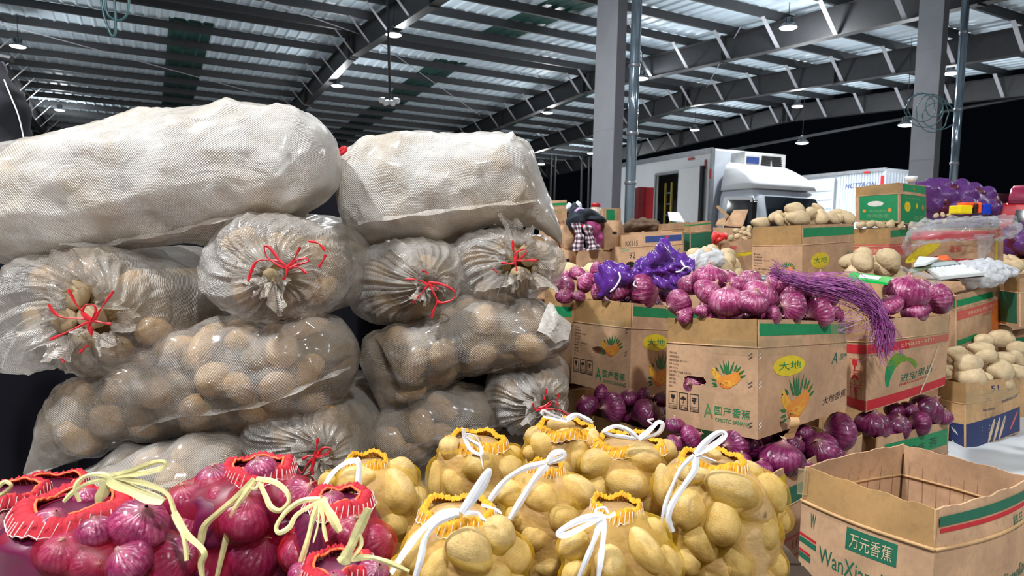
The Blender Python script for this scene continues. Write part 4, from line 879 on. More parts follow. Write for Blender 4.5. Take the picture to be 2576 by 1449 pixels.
ob('orange-red net bag with yellow ribbon tails, between the onion bag and the potatoes', 'orange-red net bag', 1.07, .10,
   [(855, 1256, 52), (852, 1272, 92), (852, 1310, 122), (853, 1370, 135), (853, 1450, 135), (853, 1540, 130)],
   [(2250, 610, 150, 145, 60), (1950, 740, 130, 150, 100), (2440, 690, 120, 145, 30), (2100, 900, 140, 120, 40), (2340, 900, 140, 120, 60), (2150, 430, 110, 80, 90), (2330, 470, 100, 90, 60, .03)], net='net_orange', view=Z5, collar_w=1.8,
   ribbons=[(.008, (806, 1255), (760, 1260), (722, 1285), (696, 1322), (702, 1340), (728, 1326), (748, 1294), (800, 1262)), (.015, (806, 1256), (826, 1285), (856, 1338)), (.009, (802, 1262), (788, 1300), (776, 1350), (760, 1405), (748, 1440)), (.006, (804, 1262), (812, 1300), (815, 1330), (822, 1362)), (.004, (804, 1262), (800, 1320), (788, 1365))])
ob('orange-red net bag lowest in front, only its gathered top and ribbon in view', 'lowest front net bag', .94, .09,
   [(850, 1424, 62), (852, 1438, 92), (856, 1480, 112), (860, 1560, 110)],
   [(1960, 900, 110, 90, 60), (2420, 890, 130, 100, 60), (2170, 960, 120, 100, 90), (2050, 1100, 130, 120, 0), (2350, 1100, 130, 120, 0)], net='net_orange', view=Z5, collar_w=1.6,
   ribbons=[(.014, (866, 1406), (888, 1362), (928, 1278)), (.007, (868, 1410), (888, 1376), (904, 1348), (908, 1372), (886, 1404)), (.008, (884, 1406), (930, 1402), (980, 1416), (1030, 1438)), (.012, (855, 1415), (868, 1400), (872, 1420))])
# the low stand that carries the net bags
M['rag_wood'] = plain('old_dark_wood', srgb(74, 58, 44), .8, vary=.3)
tb = thing('display_stand', 'low wooden stand under the net bags at the front', 'stand', (-.15, 1.15, 0))
for i in range(7):
    m = MB(); m.box((-.19, .80 + .115 * i, Z_ST - .012), (1.56, 0, 0), (0, .105, 0), (0, 0, .024)); m.out('plank', M['rag_wood'], tb)
for x in (-.92, .55):
    for y in (.8, 1.46): MB().box((x, y, (Z_ST - .024) / 2), (.05, 0, 0), (0, .05, 0), (0, 0, Z_ST - .024)).out('leg', M['rag_wood'], tb)
# ================================================================ CARDBOARD BOXES
def ink(name, rgb, rough=.6): return plain(name, srgb(*rgb), rough, vary=.10, vscale=40)
INK = {'green': ink('green_ink', (22, 138, 84)), 'green_dark': ink('dark_green_ink', (30, 104, 78)), 'yellow': ink('yellow_ink', (226, 200, 40)), 'orange': ink('orange_ink', (232, 148, 58)), 'orange2': ink('deep_orange_ink', (222, 118, 44)),
       'banana': ink('banana_yellow_ink', (236, 178, 60)), 'black': ink('black_ink', (44, 38, 36)), 'red': ink('red_ink', (196, 36, 48)), 'red_pale': ink('faded_red_ink', (204, 96, 84)), 'leaf': ink('leaf_green_ink', (44, 112, 60)), 'lime': ink('lime_ink', (104, 146, 44)),
       'blue': ink('blue_ink', (40, 62, 124)), 'navy': ink('navy_ink', (34, 48, 96)), 'white': ink('white_ink', (226, 222, 214)), 'pale': ink('pale_print', (214, 188, 150)), 'dark': plain('dark_box_inside', srgb(30, 18, 18), .9), 'ribgreen': ink('pale_green_ink', (120, 168, 120)), 'tape': plain('shiny_clear_tape', srgb(190, 150, 86), .12, spec=.9, vary=.2)}
_TX = {}
def text2d(s):
    if s not in _TX:
        cu = bpy.data.curves.new('t', 'FONT'); cu.body = s; cu.resolution_u = 2; cu.fill_mode = 'FRONT'
        o = bpy.data.objects.new('t', cu); COL.objects.link(o); bpy.context.view_layer.update()
        me = bpy.data.meshes.new_from_object(o.evaluated_get(bpy.context.evaluated_depsgraph_get()))
        V = np.array([v.co[:2] for v in me.vertices]) if len(me.vertices) else np.zeros((1, 2)); Fc = [list(p.vertices) for p in me.polygons]
        bpy.data.objects.remove(o); bpy.data.curves.remove(cu); bpy.data.meshes.remove(me)
        V[:, 0] -= V[:, 0].min(); V[:, 1] -= V[:, 1].min(); h = V[:, 1].max() or 1
        _TX[s] = (V / h, Fc)
    return _TX[s]
class Wall:
    """one side of a box: (u,v) in 0..1, v up; optional outward bulge"""
    def __init__(s, A, B, Bt, At, bulge=0., curve=0.):
        s.c = [Vector(A), Vector(B), Vector(Bt), Vector(At)]; s.b = bulge; s.k = curve
        s.w = ((s.c[1] - s.c[0]).length + (s.c[2] - s.c[3]).length) / 2; s.h = ((s.c[3] - s.c[0]).length + (s.c[2] - s.c[1]).length) / 2
        s.n = (s.c[1] - s.c[0]).cross(s.c[3] - s.c[0]).normalized()
    def at(s, u, v, off=0.):
        A, B, Bt, At = s.c; p = (A * (1 - u) + B * u) * (1 - v) + (At * (1 - u) + Bt * u) * v
        uu = min(1, max(0, u)); vv = min(1, max(0, v))
        return p + s.n * (s.b * math.sin(math.pi * uu) * (.35 + .65 * math.sin(math.pi * vv)) + off)
    def panel(s, name, mat, root, v0, v1, nu=14, nv=10, th=.004, holes=(), lean=0., inset=0., torn=0., seed=0):
        r = random.Random(seed + 1); V = []; Fc = []; U0, U1 = inset, 1 - inset
        if holes: nu, nv = 84, 60
        jag = [torn * (r.random() - .6) + torn * 1.2 * math.sin(i * .8 + seed) * .6 for i in range(nu + 1)]
        for side in (0, 1):
            for j in range(nv + 1):
                for i in range(nu + 1):
                    u = U0 + (U1 - U0) * i / nu; f = j / nv; v = v0 + (v1 - v0) * f
                    if j == nv and torn: v += jag[i]
                    V.append(s.at(u, v, lean * f - th * side))
        K = (nu + 1) * (nv + 1); ix = lambda i, j, sd: sd * K + j * (nu + 1) + i
        def solid(i, j):
            if i < 0 or j < 0 or i >= nu or j >= nv: return False
            u = U0 + (U1 - U0) * (i + .5) / nu; v = v0 + (v1 - v0) * (j + .5) / nv
            return not any(abs((u - cu) / ru) ** 2.6 + abs((v - cv) / rv) ** 2.6 < 1 for cu, cv, ru, rv in holes)
        for j in range(nv):
            for i in range(nu):
                if not solid(i, j): continue
                Fc.append((ix(i, j, 0), ix(i + 1, j, 0), ix(i + 1, j + 1, 0), ix(i, j + 1, 0))); Fc.append((ix(i, j, 1), ix(i, j + 1, 1), ix(i + 1, j + 1, 1), ix(i + 1, j, 1)))
                for (di, dj, a, b) in ((0, -1, (0, 0), (1, 0)), (0, 1, (1, 1), (0, 1)), (-1, 0, (0, 1), (0, 0)), (1, 0, (1, 0), (1, 1))):
                    if not solid(i + di, j + dj): Fc.append((ix(i + a[0], j + a[1], 0), ix(i + a[0], j + a[1], 1), ix(i + b[0], j + b[1], 1), ix(i + b[0], j + b[1], 0)))
        o = mk(name, V, Fc, mat, root)
        if name == 'side_panel': s.obj = o
        return o
class Prints:
    def __init__(s, wall, root): s.w = wall; s.root = getattr(wall, 'obj', root); s.m = {}
    def _a(s, key, uv, fc, off=.0008):
        mb = s.m.setdefault(key, MB()); mb.add([s.w.at(u, v, off) for u, v in uv], fc)
    def rect(s, c, u0, v0, u1, v1, sh=0., off=.0007, n=10, wob=0.):
        uv = []; m_ = max(1, int(abs(v1 - v0) / .05))
        for i in range(n + 1):
            u = u0 + (u1 - u0) * i / n; wv = wob * math.sin(i * 1.3 + u0 * 9)
            for j in range(m_ + 1): uv.append((u, (v0 + wv) * (1 - j / m_) + (v1 - wv) * j / m_ + sh * i / n * (j > 0 or sh < 0)))
        k = m_ + 1; s._a(('printed_band', c), uv, [(i * k + j, (i + 1) * k + j, (i + 1) * k + j + 1, i * k + j + 1) for i in range(n) for j in range(m_)], off); return s
    def frame(s, c, u0, v0, u1, v1, t=.004):
        tu = t / s.w.w; tv = t / s.w.h
        for a in ((u0, v0, u1, v0 + tv), (u0, v1 - tv, u1, v1), (u0, v0, u0 + tu, v1), (u1 - tu, v0, u1, v1)): s.rect(c, *a, n=2)
        return s
    def blob(s, c, u, v, ru, rv, ang=0., n=28, off=.0009, name='printed_picture', bend=0.):
        """ellipse, radii in metres, optionally bent into a banana"""
        ca, sa = math.cos(ang), math.sin(ang); uv = [(u, v)]
        for k in range(n):
            t = 2 * math.pi * k / n; x = ru * math.cos(t); y = rv * math.sin(t) + bend * (x * x) / ru - bend * ru * .5
            uv.append((u + (x * ca - y * sa) / s.w.w, v + (x * sa + y * ca) / s.w.h))
        uv[0] = (u + (-(-bend * ru * .5) * sa) / s.w.w, v + (-bend * ru * .5 * ca) / s.w.h)
        s._a((name, c), uv, [(0, k + 1, (k + 1) % n + 1) for k in range(n)], off); return s
    def poly(s, c, pts, u, v, sc, off=.0011, name='printed_picture'):
        s._a((name, c), [(u + x * sc / s.w.w, v + y * sc / s.w.h) for x, y in pts], [tuple(range(len(pts)))], off); return s
    def text(s, c, t, u, v, h, w=None, shear=0., rise=0., off=.0010):
        """t with its lower left corner at u,v; h letter height in wall fractions; w total width in wall fractions"""
        V, Fc = text2d(t); W = V[:, 0].max(); hm = h * s.w.h; k = (w * s.w.w / (W * hm)) if w else 1.
        uv = [(u + (x * k * hm + shear * y * hm) / s.w.w, v + y * h + rise * (x / W)) for x, y in V]
        s._a(('printed_lettering', c), uv, Fc, off); return s
    def done(s):
        for (nm, c), mb in s.m.items(): mb.out(nm, INK[c], s.root)
def carton(label, L, Mc, R, flap=.27, mat='card', flap_mat='card_flap', bulge=.006, prints=None, group=None, holes=(), torn=.0, closed=False, name='cardboard_box', lean=(.0, .0), seed=0, cat='box', inner='card_in', gap=.012, under=None):
    """L, Mc, R = (px, y_top, y_bottom, Y_top[, Y_bottom]) of the three corners in view, Mc the nearest one"""
    pts = []
    for c in (L, Mc, R): T_ = P(c[0], c[1], c[3]); pts.append((T_, Vector((T_.x, T_.y, .004)) if c[2] is None else P(c[5] if len(c) > 5 else c[0], c[2], c[4] if len(c) > 4 and c[4] else c[3])))
    (Lt, Lb), (Mt, Mb), (Rt, Rb) = pts; Bt, Bb = Lt + Rt - Mt, Lb + Rb - Mb
    root = thing(name, label, cat, Mb, group)
    W = [Wall(Lb, Mb, Mt, Lt, bulge), Wall(Mb, Rb, Rt, Mt, bulge), Wall(Rb, Bb, Bt, Rt, bulge), Wall(Bb, Lb, Lt, Bt, bulge)]
    for k, w_ in enumerate(W):
        w_.panel('side_panel', M[mat], root, 0, 1 - flap, holes=[h[1:] for h in holes if h[0] == k], seed=seed + k)
        if flap > 0: w_.panel('flap', M[flap_mat if k % 2 == 0 else mat], root, 1 - flap + .004, 1, lean=lean[k % 2], inset=gap, torn=torn, seed=seed + k)
        if flap > 0: MB().tube([w_.at(i / 10, 1 - flap, .0005) for i in range(11)], .0024, 5).out('fold_crease', M[mat], root, True)
    mb = MB(); mb.add([Lb, Mb, Rb, Bb], [(3, 2, 1, 0)]); mb.add([p + Vector((0, 0, .004)) for p in (Lb, Mb, Rb, Bb)], [(0, 1, 2, 3)]); mb.out('bottom_panel', M[inner], root)
    if closed: mb = MB(); d = Vector((0, 0, -.004)); mb.add([Lt + d, Mt + d, Rt + d, Bt + d], [(0, 1, 2, 3)]); mb.out('top_panel', M[mat], root)
    if prints:
        ps = [Prints(w_, root) for w_ in W[:2]]; prints(ps)
        for p in ps: p.done()
    if under: support([Lb, Mb, Rb, Bb], under, seed)
    return root, W
def support(q, short, seed):
    """plain closed cartons down to the floor below the four corners q"""
    r = random.Random(seed + 99); zt = min(p.z for p in q) - .004; n = max(1, round(zt / .33)); h = zt / n; c = sum(q, Vector()) / 4
    for k in range(n):
        z0 = h * k + .001; z1 = h * (k + 1) - .002; d = Vector((r.uniform(-.012, .012), r.uniform(-.012, .012), 0)); s_ = 1.0 - .02 * r.random()
        e = [c + (p - c) * s_ + d for p in q]; a = [Vector((p.x, p.y, z0)) for p in e]; b = [Vector((p.x, p.y, z1)) for p in e]
        cc = sum(a, Vector()) / 4
        root = thing('cardboard_box', ('top', 'second', 'third', 'fourth', 'fifth')[min(4, n - 1 - k)] + ' plain carton below the ' + short, 'box', cc)
        for i in range(4):
            w_ = Wall(a[i], a[(i + 1) % 4], b[(i + 1) % 4], b[i], .008)
            w_.panel('side_panel', M['card' if seed % 2 else 'card_tan'], root, 0, 1, seed=i)
        m = MB(); m.add(b, [(0, 1, 2, 3)]); m.out('top_panel', M['card'], root)
def fruit(p, u, v, s):
    """printed bunch of bananas with leaves"""
    for (x, y, a, b, an, c) in ((-.30, .02, .26, .10, -.75, 'banana'), (-.16, -.06, .30, .11, -.55, 'orange'), (.02, -.10, .32, .15, .1, 'orange'), (.14, -.02, .32, .17, .35, 'orange'), (.26, .04, .24, .14, .75, 'orange'), (-.02, -.20, .27, .10, .1, 'orange2'), (.08, -.14, .22, .09, .3, 'banana')):
        p.blob(c, u + x * s / p.w.w, v + y * s / p.w.h, a * s, b * s, an, 18, .0008 + .00005 * (x + 1), bend=.35)
    for (x, y, l, an) in ((-.10, .10, .34, 2.05), (-.04, .10, .40, 1.8), (.03, .08, .42, 1.5), (.09, .10, .40, 1.2), (.0, .08, .36, 1.65), (.24, .18, .24, 1.2), (.30, .16, .24, .9), (.38, .10, .22, .7), (.42, .02, .2, .45), (-.36, -.14, .18, 2.9), (-.34, -.22, .18, 3.2), (-.32, -.28, .16, 3.4), (-.28, .14, .16, 2.3)):
        p.poly('leaf', [(x - .025 * math.sin(an), y + .025 * math.cos(an)), (x + .5 * l * math.cos(an) - .03 * math.sin(an), y + .5 * l * math.sin(an) + .03 * math.cos(an)), (x + l * math.cos(an), y + l * math.sin(an)), (x + .5 * l * math.cos(an) + .03 * math.sin(an), y + .5 * l * math.sin(an) - .03 * math.cos(an)), (x + .025 * math.sin(an), y - .025 * math.cos(an))], u, v, s)
    for (x, y) in ((-.46, .16), (-.34, .2), (-.2, -.22), (-.12, -.24)): p.blob('black', u + x * s / p.w.w, v + y * s / p.w.h, .02 * s, .016 * s, 0, 8, .0012)
def marks(p, c, u, v, w, h, horiz=True, n=3):
    for k in range(n):
        a = u + (k * w * 1.22 if horiz else 0); b = v - (0 if horiz else k * h * 1.15); p.frame(c, a, b, a + w, b + h, .0022)
        wm = w * p.w.w; cu, cv = a + w / 2, b + h * (.62 if horiz else .5)
        if k == 0: p.poly(c, [(-.24, .3), (.24, .3), (.2, .0), (.06, -.08), (.04, -.3), (.18, -.36), (-.18, -.36), (-.04, -.3), (-.06, -.08), (-.2, 0)], cu, cv, wm)
        if k == 1: p.poly(c, [(-.36, -.02), (-.2, .2), (0, .28), (.2, .2), (.36, -.02)], cu, cv, wm); p.poly(c, [(-.02, 0), (.02, 0), (.02, -.36), (-.1, -.36), (-.1, -.31), (-.02, -.32)], cu, cv, wm)
        if k == 2 and horiz: p.poly(c, [(-.34, .2), (.0, .3), (.3, .24), (.1, .14)], cu, cv, wm); p.poly(c, [(-.3, .05), (.2, .1), (.2, -.06), (-.2, -.06)], cu, cv, wm); p.blob(c, cu, cv - .2 * wm / p.w.h, .12 * wm, .08 * wm, 0, 10)
        if k == 2 and not horiz: p.poly(c, [(-.05, -.35), (.05, -.35), (.05, .1), (.18, .1), (0, .38), (-.18, .1), (-.05, .1)], cu, cv, wm)
        if horiz: p.rect(c, a, b + h * .27, a + w, b + h * .285, n=2); p.text(c, ('小心轻放', '防 潮', '严禁踩踏')[k], a + w * .08, b + h * .06, h * .15, w * .84)
LINES = ['货号: D006', '大地香蕉基地', '最佳保存温度: 14℃-16℃', '毛重: 12.3±0.3kg', '净重: 12±0.3kg', '产地: 海南 广东 福建 云南 广西', '规格等级: 4  5  6', '包装日期:', '加工日期:', '批号:']
def dadi(ps, small=False):
    a, b = ps
    b.rect('green', .02, .862, .985, .965, n=12)
    fruit(a, .70, .50, .115 * a.w.w / .36)
    for i, t in enumerate(LINES):
        V, _ = text2d(t); k = min(.40, V[:, 0].max() * .021 * a.w.h / a.w.w * .82); a.text('black', t, .04, .665 - .035 * i, .021, k, rise=-.012 * k / .4)
    marks(a, 'black', .035, .145, .105, .165)
    a.text('green', 'A', .45, .115, .13, .10); a.text('green', '国产香蕉', .57, .155, .08, .36); a.text('green', 'OMESTIC BANANA', .575, .095, .035, .35)
    b.blob('yellow', .31, .585, .165 * b.w.w, .092 * b.w.h, 0, 32, .0008, 'printed_picture'); b.text('green', '大地', .20, .55, .075, .23, off=.0016)
    b.text('green_dark', 'A', .79, .54, .12, .08, shear=.35); b.text('green_dark', '国产', .90, .57, .07, .09, shear=.35)
    fruit(b, .39, .25, .33 * b.w.w); b.text('black', '大地香蕉', .68, .12, .085, .30, shear=.25, rise=.03)
HG = 'brown boxes of onions and potatoes on the market floor'
B1, W1 = carton('brown banana box heaped with red onions, front and centre on the onion pile', (1678, 799, 1062, 2.15, 2.15, 1675), (1906, 803, 1106, 1.9), (2130, 808, 1027, 2.20), flap=.235, prints=dadi, holes=[(0, .35, .437, .125, .038)], torn=.006, seed=3, bulge=.005)
B2, W2 = carton('shadowed brown banana box under the purple net, left of the front one', (1444, 751, 963, 2.66, 2.66, 1437), (1590, 762, 998, 2.42, 2.42, 1583), (1765, 776, 985, 2.72), flap=.27, prints=dadi, holes=[(0, .5, .44, .13, .042)], torn=.004, seed=8)
B2x, _ = carton('green-striped box edge squeezed between the sacks and the shadowed box', (1330, 752, 960, 3.0), (1442, 755, 965, 2.85), (1520, 750, 950, 3.0), flap=.3, prints=lambda ps: ps[0].rect('green', .3, .80, .97, .92), seed=4, under='green-striped box edge')
def pr_lower(ps):
    ps[1].rect('yellow', .02, .74, .14, .96); ps[1].text('leaf', '南', .035, .80, .10, .09); ps[1].rect('green_dark', .14, .74, .98, .86); ps[1].rect('red', .02, .50, .98, .515); ps[1].text('red_pale', 'PJHR', .05, .40, .08, .3); ps[1].rect('red', .02, .36, .98, .375)
    ps[0].rect('green', .80, .80, .99, .93)
B1b, W1b = carton('brown box under the front box, overflowing with dark red onions', (1672, 1140, None, 2.12), (1935, 1196, None, 1.80), (2172, 1092, None, 2.25), flap=.26, prints=pr_lower, torn=.01, seed=12)
B2b, W2b = carton('low brown box holding dark onions under the shadowed box', (1452, 1034, None, 2.52), (1641, 1084, None, 2.25), (1800, 1060, None, 2.55), flap=.3, prints=lambda ps: ps[1].rect('green', .02, .72, .98, .93), torn=.004, seed=14)
def pr_chao(ps):
    a, b = ps
    for p in ps: p.rect('red', .0, .635, 1, .735, n=14); p.rect('red', 0, .015, 1, .125, n=14)
    b.text('pale', 'chao-shi', .36, .66, .055, .42, rise=.02); b.text('red', '/ / //', .5, .04, .05, .2)
    marks(a, 'red', .35, .44, .5, .14, horiz=False)
    for k in range(16):   # green apple outline
        t = 1.15 + k * .145; x = math.cos(t) * .062; y = math.sin(t) * .062; wd = .006 + .017 * math.sin(math.pi * (k + 1) / 17) ** 1
        b.blob('lime' if k < 9 else 'green', .36 + x / b.w.w, .30 + y * 1.1 / b.w.h, wd, wd * 1.05, 0, 10)
    for k in range(6): b.blob('lime', .44 + k * .022, .505 - .004 * k * k, .008, .006 + .001 * k, -.3, 8)
    b.text('green_dark', '进宝', .37, .235, .10, .20, shear=.15, rise=.01); b.text('green_dark', '果品', .58, .25, .10, .20, shear=.15, rise=.01); b.text('red', 'JINBAOGUOPIN', .36, .185, .04, .34, rise=.01)
    for k in range(11): b.blob('pale' if k % 3 else 'white', .68 + .012 * k, .10 + .035 * k, .034 + .006 * (k % 4), .003 + .0014 * (k % 3), 1.05 + .05 * math.sin(k * 2), 12, .0014 + .0001 * k)   # scuffed white tear
B3, W3 = carton('brown box with red bands and a green apple print, onions and purple twine on top', (2128, 808, 1020, 2.42), (2180, 806, 1038, 2.30, 2.30, 2178), (2390, 792, 970, 2.52, 2.52, 2376), flap=.235, prints=pr_chao, torn=.012, seed=21, bulge=.012)
def pr_b3b(ps): ps[1].rect('green', .1, .78, .97, .93); ps[1].text('black', '≫≪ 茶', .4, .8, .09, .4)
B3b, W3b = carton('low brown box of dark onions with a green band, under the green apple box', (2140, 1092, None, 2.46), (2205, 1102, None, 2.26), (2390, 1058, None, 2.55), flap=.3, prints=pr_b3b, torn=.006, seed=25, bulge=.012)
def pr_b4(ps):
    b = ps[1]; b.rect('green', .02, .79, .82, .90); b.rect('red_pale', .02, .55, .98, .71); b.text('pale', 'FRESH FRUITS', .25, .595, .06, .6); b.text('red_pale', '新鲜水果', .55, .47, .07, .3); b.rect('green', .02, .10, .45, .20); b.blob('orange2', .9, .35, .05, .09); ps[0].rect('green', .1, .79, .98, .9)
B4, _ = carton('brown box with green and red bands carrying the calculator, behind the green apple box', (2380, 741, 880, 3.5), (2404, 742, 887, 3.35), (2513, 716, 838, 3.55), flap=.25, prints=pr_b4, seed=31, bulge=.012, torn=.004, under='box carrying the calculator')
def pr_b5(ps):
    a, b = ps; a.rect('navy', .0, .03, .96, .40); b.rect('navy', .01, .02, .99, .40, sh=.06, n=14); a.text('navy', 'S', .15, .50, .12, .12); 
    for k in range(28): t = k * .2244; b.blob('navy', .37 + .034 * math.cos(t) / b.w.w, .565 + .046 * math.sin(t) / b.w.h, .0022, .0022, 0, 6)
    b.text('navy', 'bananas', .27, .54, .045, .20); b.text('navy', '优质蕉园精选香蕉', .60, .60, .05, .34, rise=.05); b.text('navy', '51', .42, .82, .09, .14)
    for k in range(5): b.rect('pale', .26, .30 - k * .055, .5, .308 - k * .055, n=2)
    for (x, an) in ((.42, 1.2), (.52, 1.2), (.62, 1.15)): b.blob('pale', x, .2, .06, .012, an)
    b.blob('red_pale', .86, .25, .06, .008, .8); a.frame('pale', .1, .14, .4, .30, .002)
    for (x, y) in ((.6, .3), (.7, .27), (.6, .1), (.7, .07)): a.blob('white', x, y, .016, .003, -.9)
    b.rect('tape', .05, .79, .45, .81); 
B5, W5 = carton('brown box with a navy blue base, filled with potatoes, standing on white plastic at right', (2368, 955, 1119, 3.16), (2428, 964, 1138, 3.0), (2566, 946, 1086, 3.25), flap=.3, prints=pr_b5, seed=35, bulge=.012, torn=.004, mat='card_tan')
B6, W6 = carton('upright banana box heaped with potatoes, in the middle distance behind the onions', (1892, 572, 778, 3.55), (2018, 566, 790, 3.35), (2149, 562, 760, 3.62), flap=.225, prints=dadi, holes=[(0, .5, .437, .14, .035)], seed=41, under='upright middle box')
def pr_b7(ps):
    a, b = ps; b.rect('green', .05, .86, .98, .96); 
    for p in ps: p.rect('red_pale', 0, .58, 1, .76); 
    a.text('red', '香蕉王', .25, .47, .07, .4); a.text('pale', 'BANANA KING', .2, .63, .06, .6); b.rect('green', .02, .2, .98, .3)
B7, _ = carton('brown box with faded red bands under the green banana box', (2130, 577, 740, 4.6), (2237, 573, 745, 4.4), (2300, 569, 735, 4.6), flap=.27, prints=pr_b7, seed=45, under='far box with faded red bands')
def pr_b8(ps):
    a, b = ps; a.rect('green', .10, .05, .97, .72, n=14); b.rect('green', .05, .03, .98, .72); b.rect('green', .12, .80, .98, .98, n=8)
    a.blob('white', .48, .50, .05, .018, 0, 20, .0014); a.text('ribgreen', 'HAOHUANG', .33, .27, .08, .4, off=.0014); a.text('ribgreen', '优质香蕉', .28, .12, .11, .5, off=.0014)
    a.blob('orange', .22, .31, .012, .012, 0, 6, .0014); a.blob('orange', .80, .33, .012, .012, 0, 6, .0014)
    b.blob('yellow', .26, .43, .030, .034, 0, 20, .0014); b.blob('yellow', .58, .47, .011, .018, 0, 12, .0014); b.blob('orange', .84, .45, .012, .018, 0, 12, .0014); b.text('ribgreen', 'YOUXUAN', .2, .62, .05, .5, off=.0014); b.text('ribgreen', '香蕉', .5, .12, .12, .4, off=.0014); b.blob('orange', .5, .89, .006, .012, .3, 10, .0014)
B8, W8 = carton('green printed banana box, taped shut, on top of the far stack beside the purple net', (2152, 471, 558, 4.65), (2262, 459, 562, 4.45), (2330, 468, 570, 4.6), flap=.27, prints=pr_b8, seed=47, closed=True, bulge=.01, torn=.004)
def pr_b9(ps):
    a, b = ps; a.rect('red', .0, .80, 1, .98); b.rect('red', 0, .80, 1, .98); a.blob('yellow', .16, .55, .11, .030, .62, 20); a.text('red', '香蕉', .52, .55, .14, .16); a.blob('red', .35, .36, .07, .03); a.rect('red', .55, .28, .95, .42, wob=.01)
    b.blob('yellow', .5, .5, .02, .13, -.1); a.blob('dark', .38, .42, .035, .016, 0, 18, .0014)
B9, W9 = carton('brown box with yellow banana print under wrinkled clear film', (2293, 580, 700, 4.1), (2481, 578, 705, 3.9), (2524, 572, 690, 4.1), flap=.2, prints=pr_b9, seed=51, under='film-covered banana box')
def pr_b10(ps):
    b = ps[1]; b.rect('blue', .40, .83, .98, .95); b.poly('red', [(0, -.01), (.02, .012), (.008, .015), (-.012, -.01)], .72, .89, 1.2); b.text('blue', 'DAGZHUHANG', .50, .54, .14, .46); b.text('black', 'RX115', .08, .78, .10, .2); b.text('black', '92', .14, .54, .12, .1)
    b.rect('green', .02, .365, .98, .40); b.rect('red', .02, .05, .98, .355); b.text('pale', 'MEIXUANG', .05, .08, .24, .6, off=.0014); b.blob('dark', .16, .42, .028, .02, 0, 16, .0014); b.rect('ribgreen', .02, .70, .14, .72)
B10, _ = carton('long brown box lettered in blue with a blue bar, behind the purple net', (1543, 588, 716, 4.5), (1561, 592, 722, 4.3), (1718, 583, 712, 4.25), flap=.24, prints=pr_b10, seed=55, under='long DAGZHUHANG box')
B10b, _ = carton('small taped brown box left of the half-green carton', (1650, 565, 640, 4.9), (1664, 564, 640, 4.75), (1735, 558, 640, 4.9), flap=.2, seed=57, torn=.01, under='box with taped top')
def pr_gr(ps):
    for p in ps: p.rect('green_dark', 0, .0, 1, .66, n=10); p.rect('green', 0, .93, 1, .98)
B10c, _ = carton('brown carton with a dark green lower half, white bag on its top edge', (1720, 562, 632, 4.45), (1736, 564, 634, 4.3), (1790, 558, 630, 4.4), flap=.3, prints=pr_gr, seed=58, bulge=.012, under='carton with green lower half')
def pr_b13(ps):
    b = ps[1]; b.rect('yellow', .45, .60, .98, .70, wob=.01); b.rect('red_pale', .0, .55, .45, .60); b.blob('red_pale', .42, .38, .035, .022); b.blob('red_pale', .35, .84, .03, .014)
B13, _ = carton('pale brown box with a small red oval print, potatoes on top', (1795, 608, 705, 4.3), (1812, 612, 710, 4.15), (1898, 600, 700, 4.25), flap=.3, prints=pr_b13, seed=61, under='red oval print box')
def pr_b15(ps): ps[0].rect('green_dark', .05, .05, .88, .70); ps[1].blob('yellow', .3, .4, .1, .14); ps[1].blob('green_dark', .3, .4, .07, .10, 0, 24, .0014)
B15, _ = carton('brown box with a dark green panel at the right edge', (2512, 694, 812, 3.55), (2566, 700, 822, 3.35), (2680, 690, 805, 3.6), flap=.3, prints=pr_b15, seed=65)
B16, _ = carton('brown box with a thin green band under the one with the dark green panel', (2500, 838, 925, 3.7), (2545, 846, 940, 3.5), (2680, 825, 925, 3.75), flap=.35, prints=lambda ps: [p.rect('green', .05, .75, .95, .93) for p in ps], seed=66, under='right edge thin green band box')
def pr_b12(ps): ps[1].rect('green', .02, .78, .98, .90); ps[1].text('lime', 'APPLE', .25, .5, .12, .5); ps[1].text('black', '6-5', .6, .08, .12, .3)
B12, _ = carton('small brown box with a green band on top of the far left box pile', (1352, 508, 568, 4.8), (1366, 506, 570, 4.6), (1426, 503, 567, 4.65), flap=.22, prints=pr_b12, seed=67, closed=True, under='small green-band box')
B12b, _ = carton('small brown box with a green square logo beside the red-lidded jar', (1508, 526, 566, 5.0), (1516, 525, 568, 4.85), (1562, 524, 566, 4.95), flap=.0, prints=lambda ps: ps[1].rect('green', .18, .2, .62, .95), seed=68, closed=True, under='small logo box')
for i, (x0, x1, y0, y1, lab) in enumerate(((1352, 1404, 596, 628, 'leftmost one of the upper row, touching the white sack corner'), (1412, 1450, 566, 624, 'left of the chequered cloth'), (1512, 1562, 554, 624, 'right of the purple cloth, with a small round hole'),
        (1390, 1450, 624, 690, 'bottom left of the pile, with an oval hole'), (1454, 1540, 628, 694, 'wide one at the bottom of the pile'), (1538, 1566, 620, 692, 'narrow one at the bottom right of the pile'))):
    c_, w_ = carton('bulging brown carton ' + lab, (x0, y0 + 2, y1, 4.45), (x0 + 8, y0, y1 + 2, 4.3), (x1, y0 + 1, y1, 4.35), flap=0, bulge=.035, seed=70 + i, closed=True, group='bulging brown cartons in the far left pile', under=('%s bulging carton' % ('', '', '', 'bottom left', 'wide bottom', 'narrow bottom')[i]) if i > 2 else None)
    if i in (2, 3): q = Prints(w_[1], c_); q.blob('dark', .45, .55, .016, .009, 0, 14, .002, 'hand_hole'); q.done()
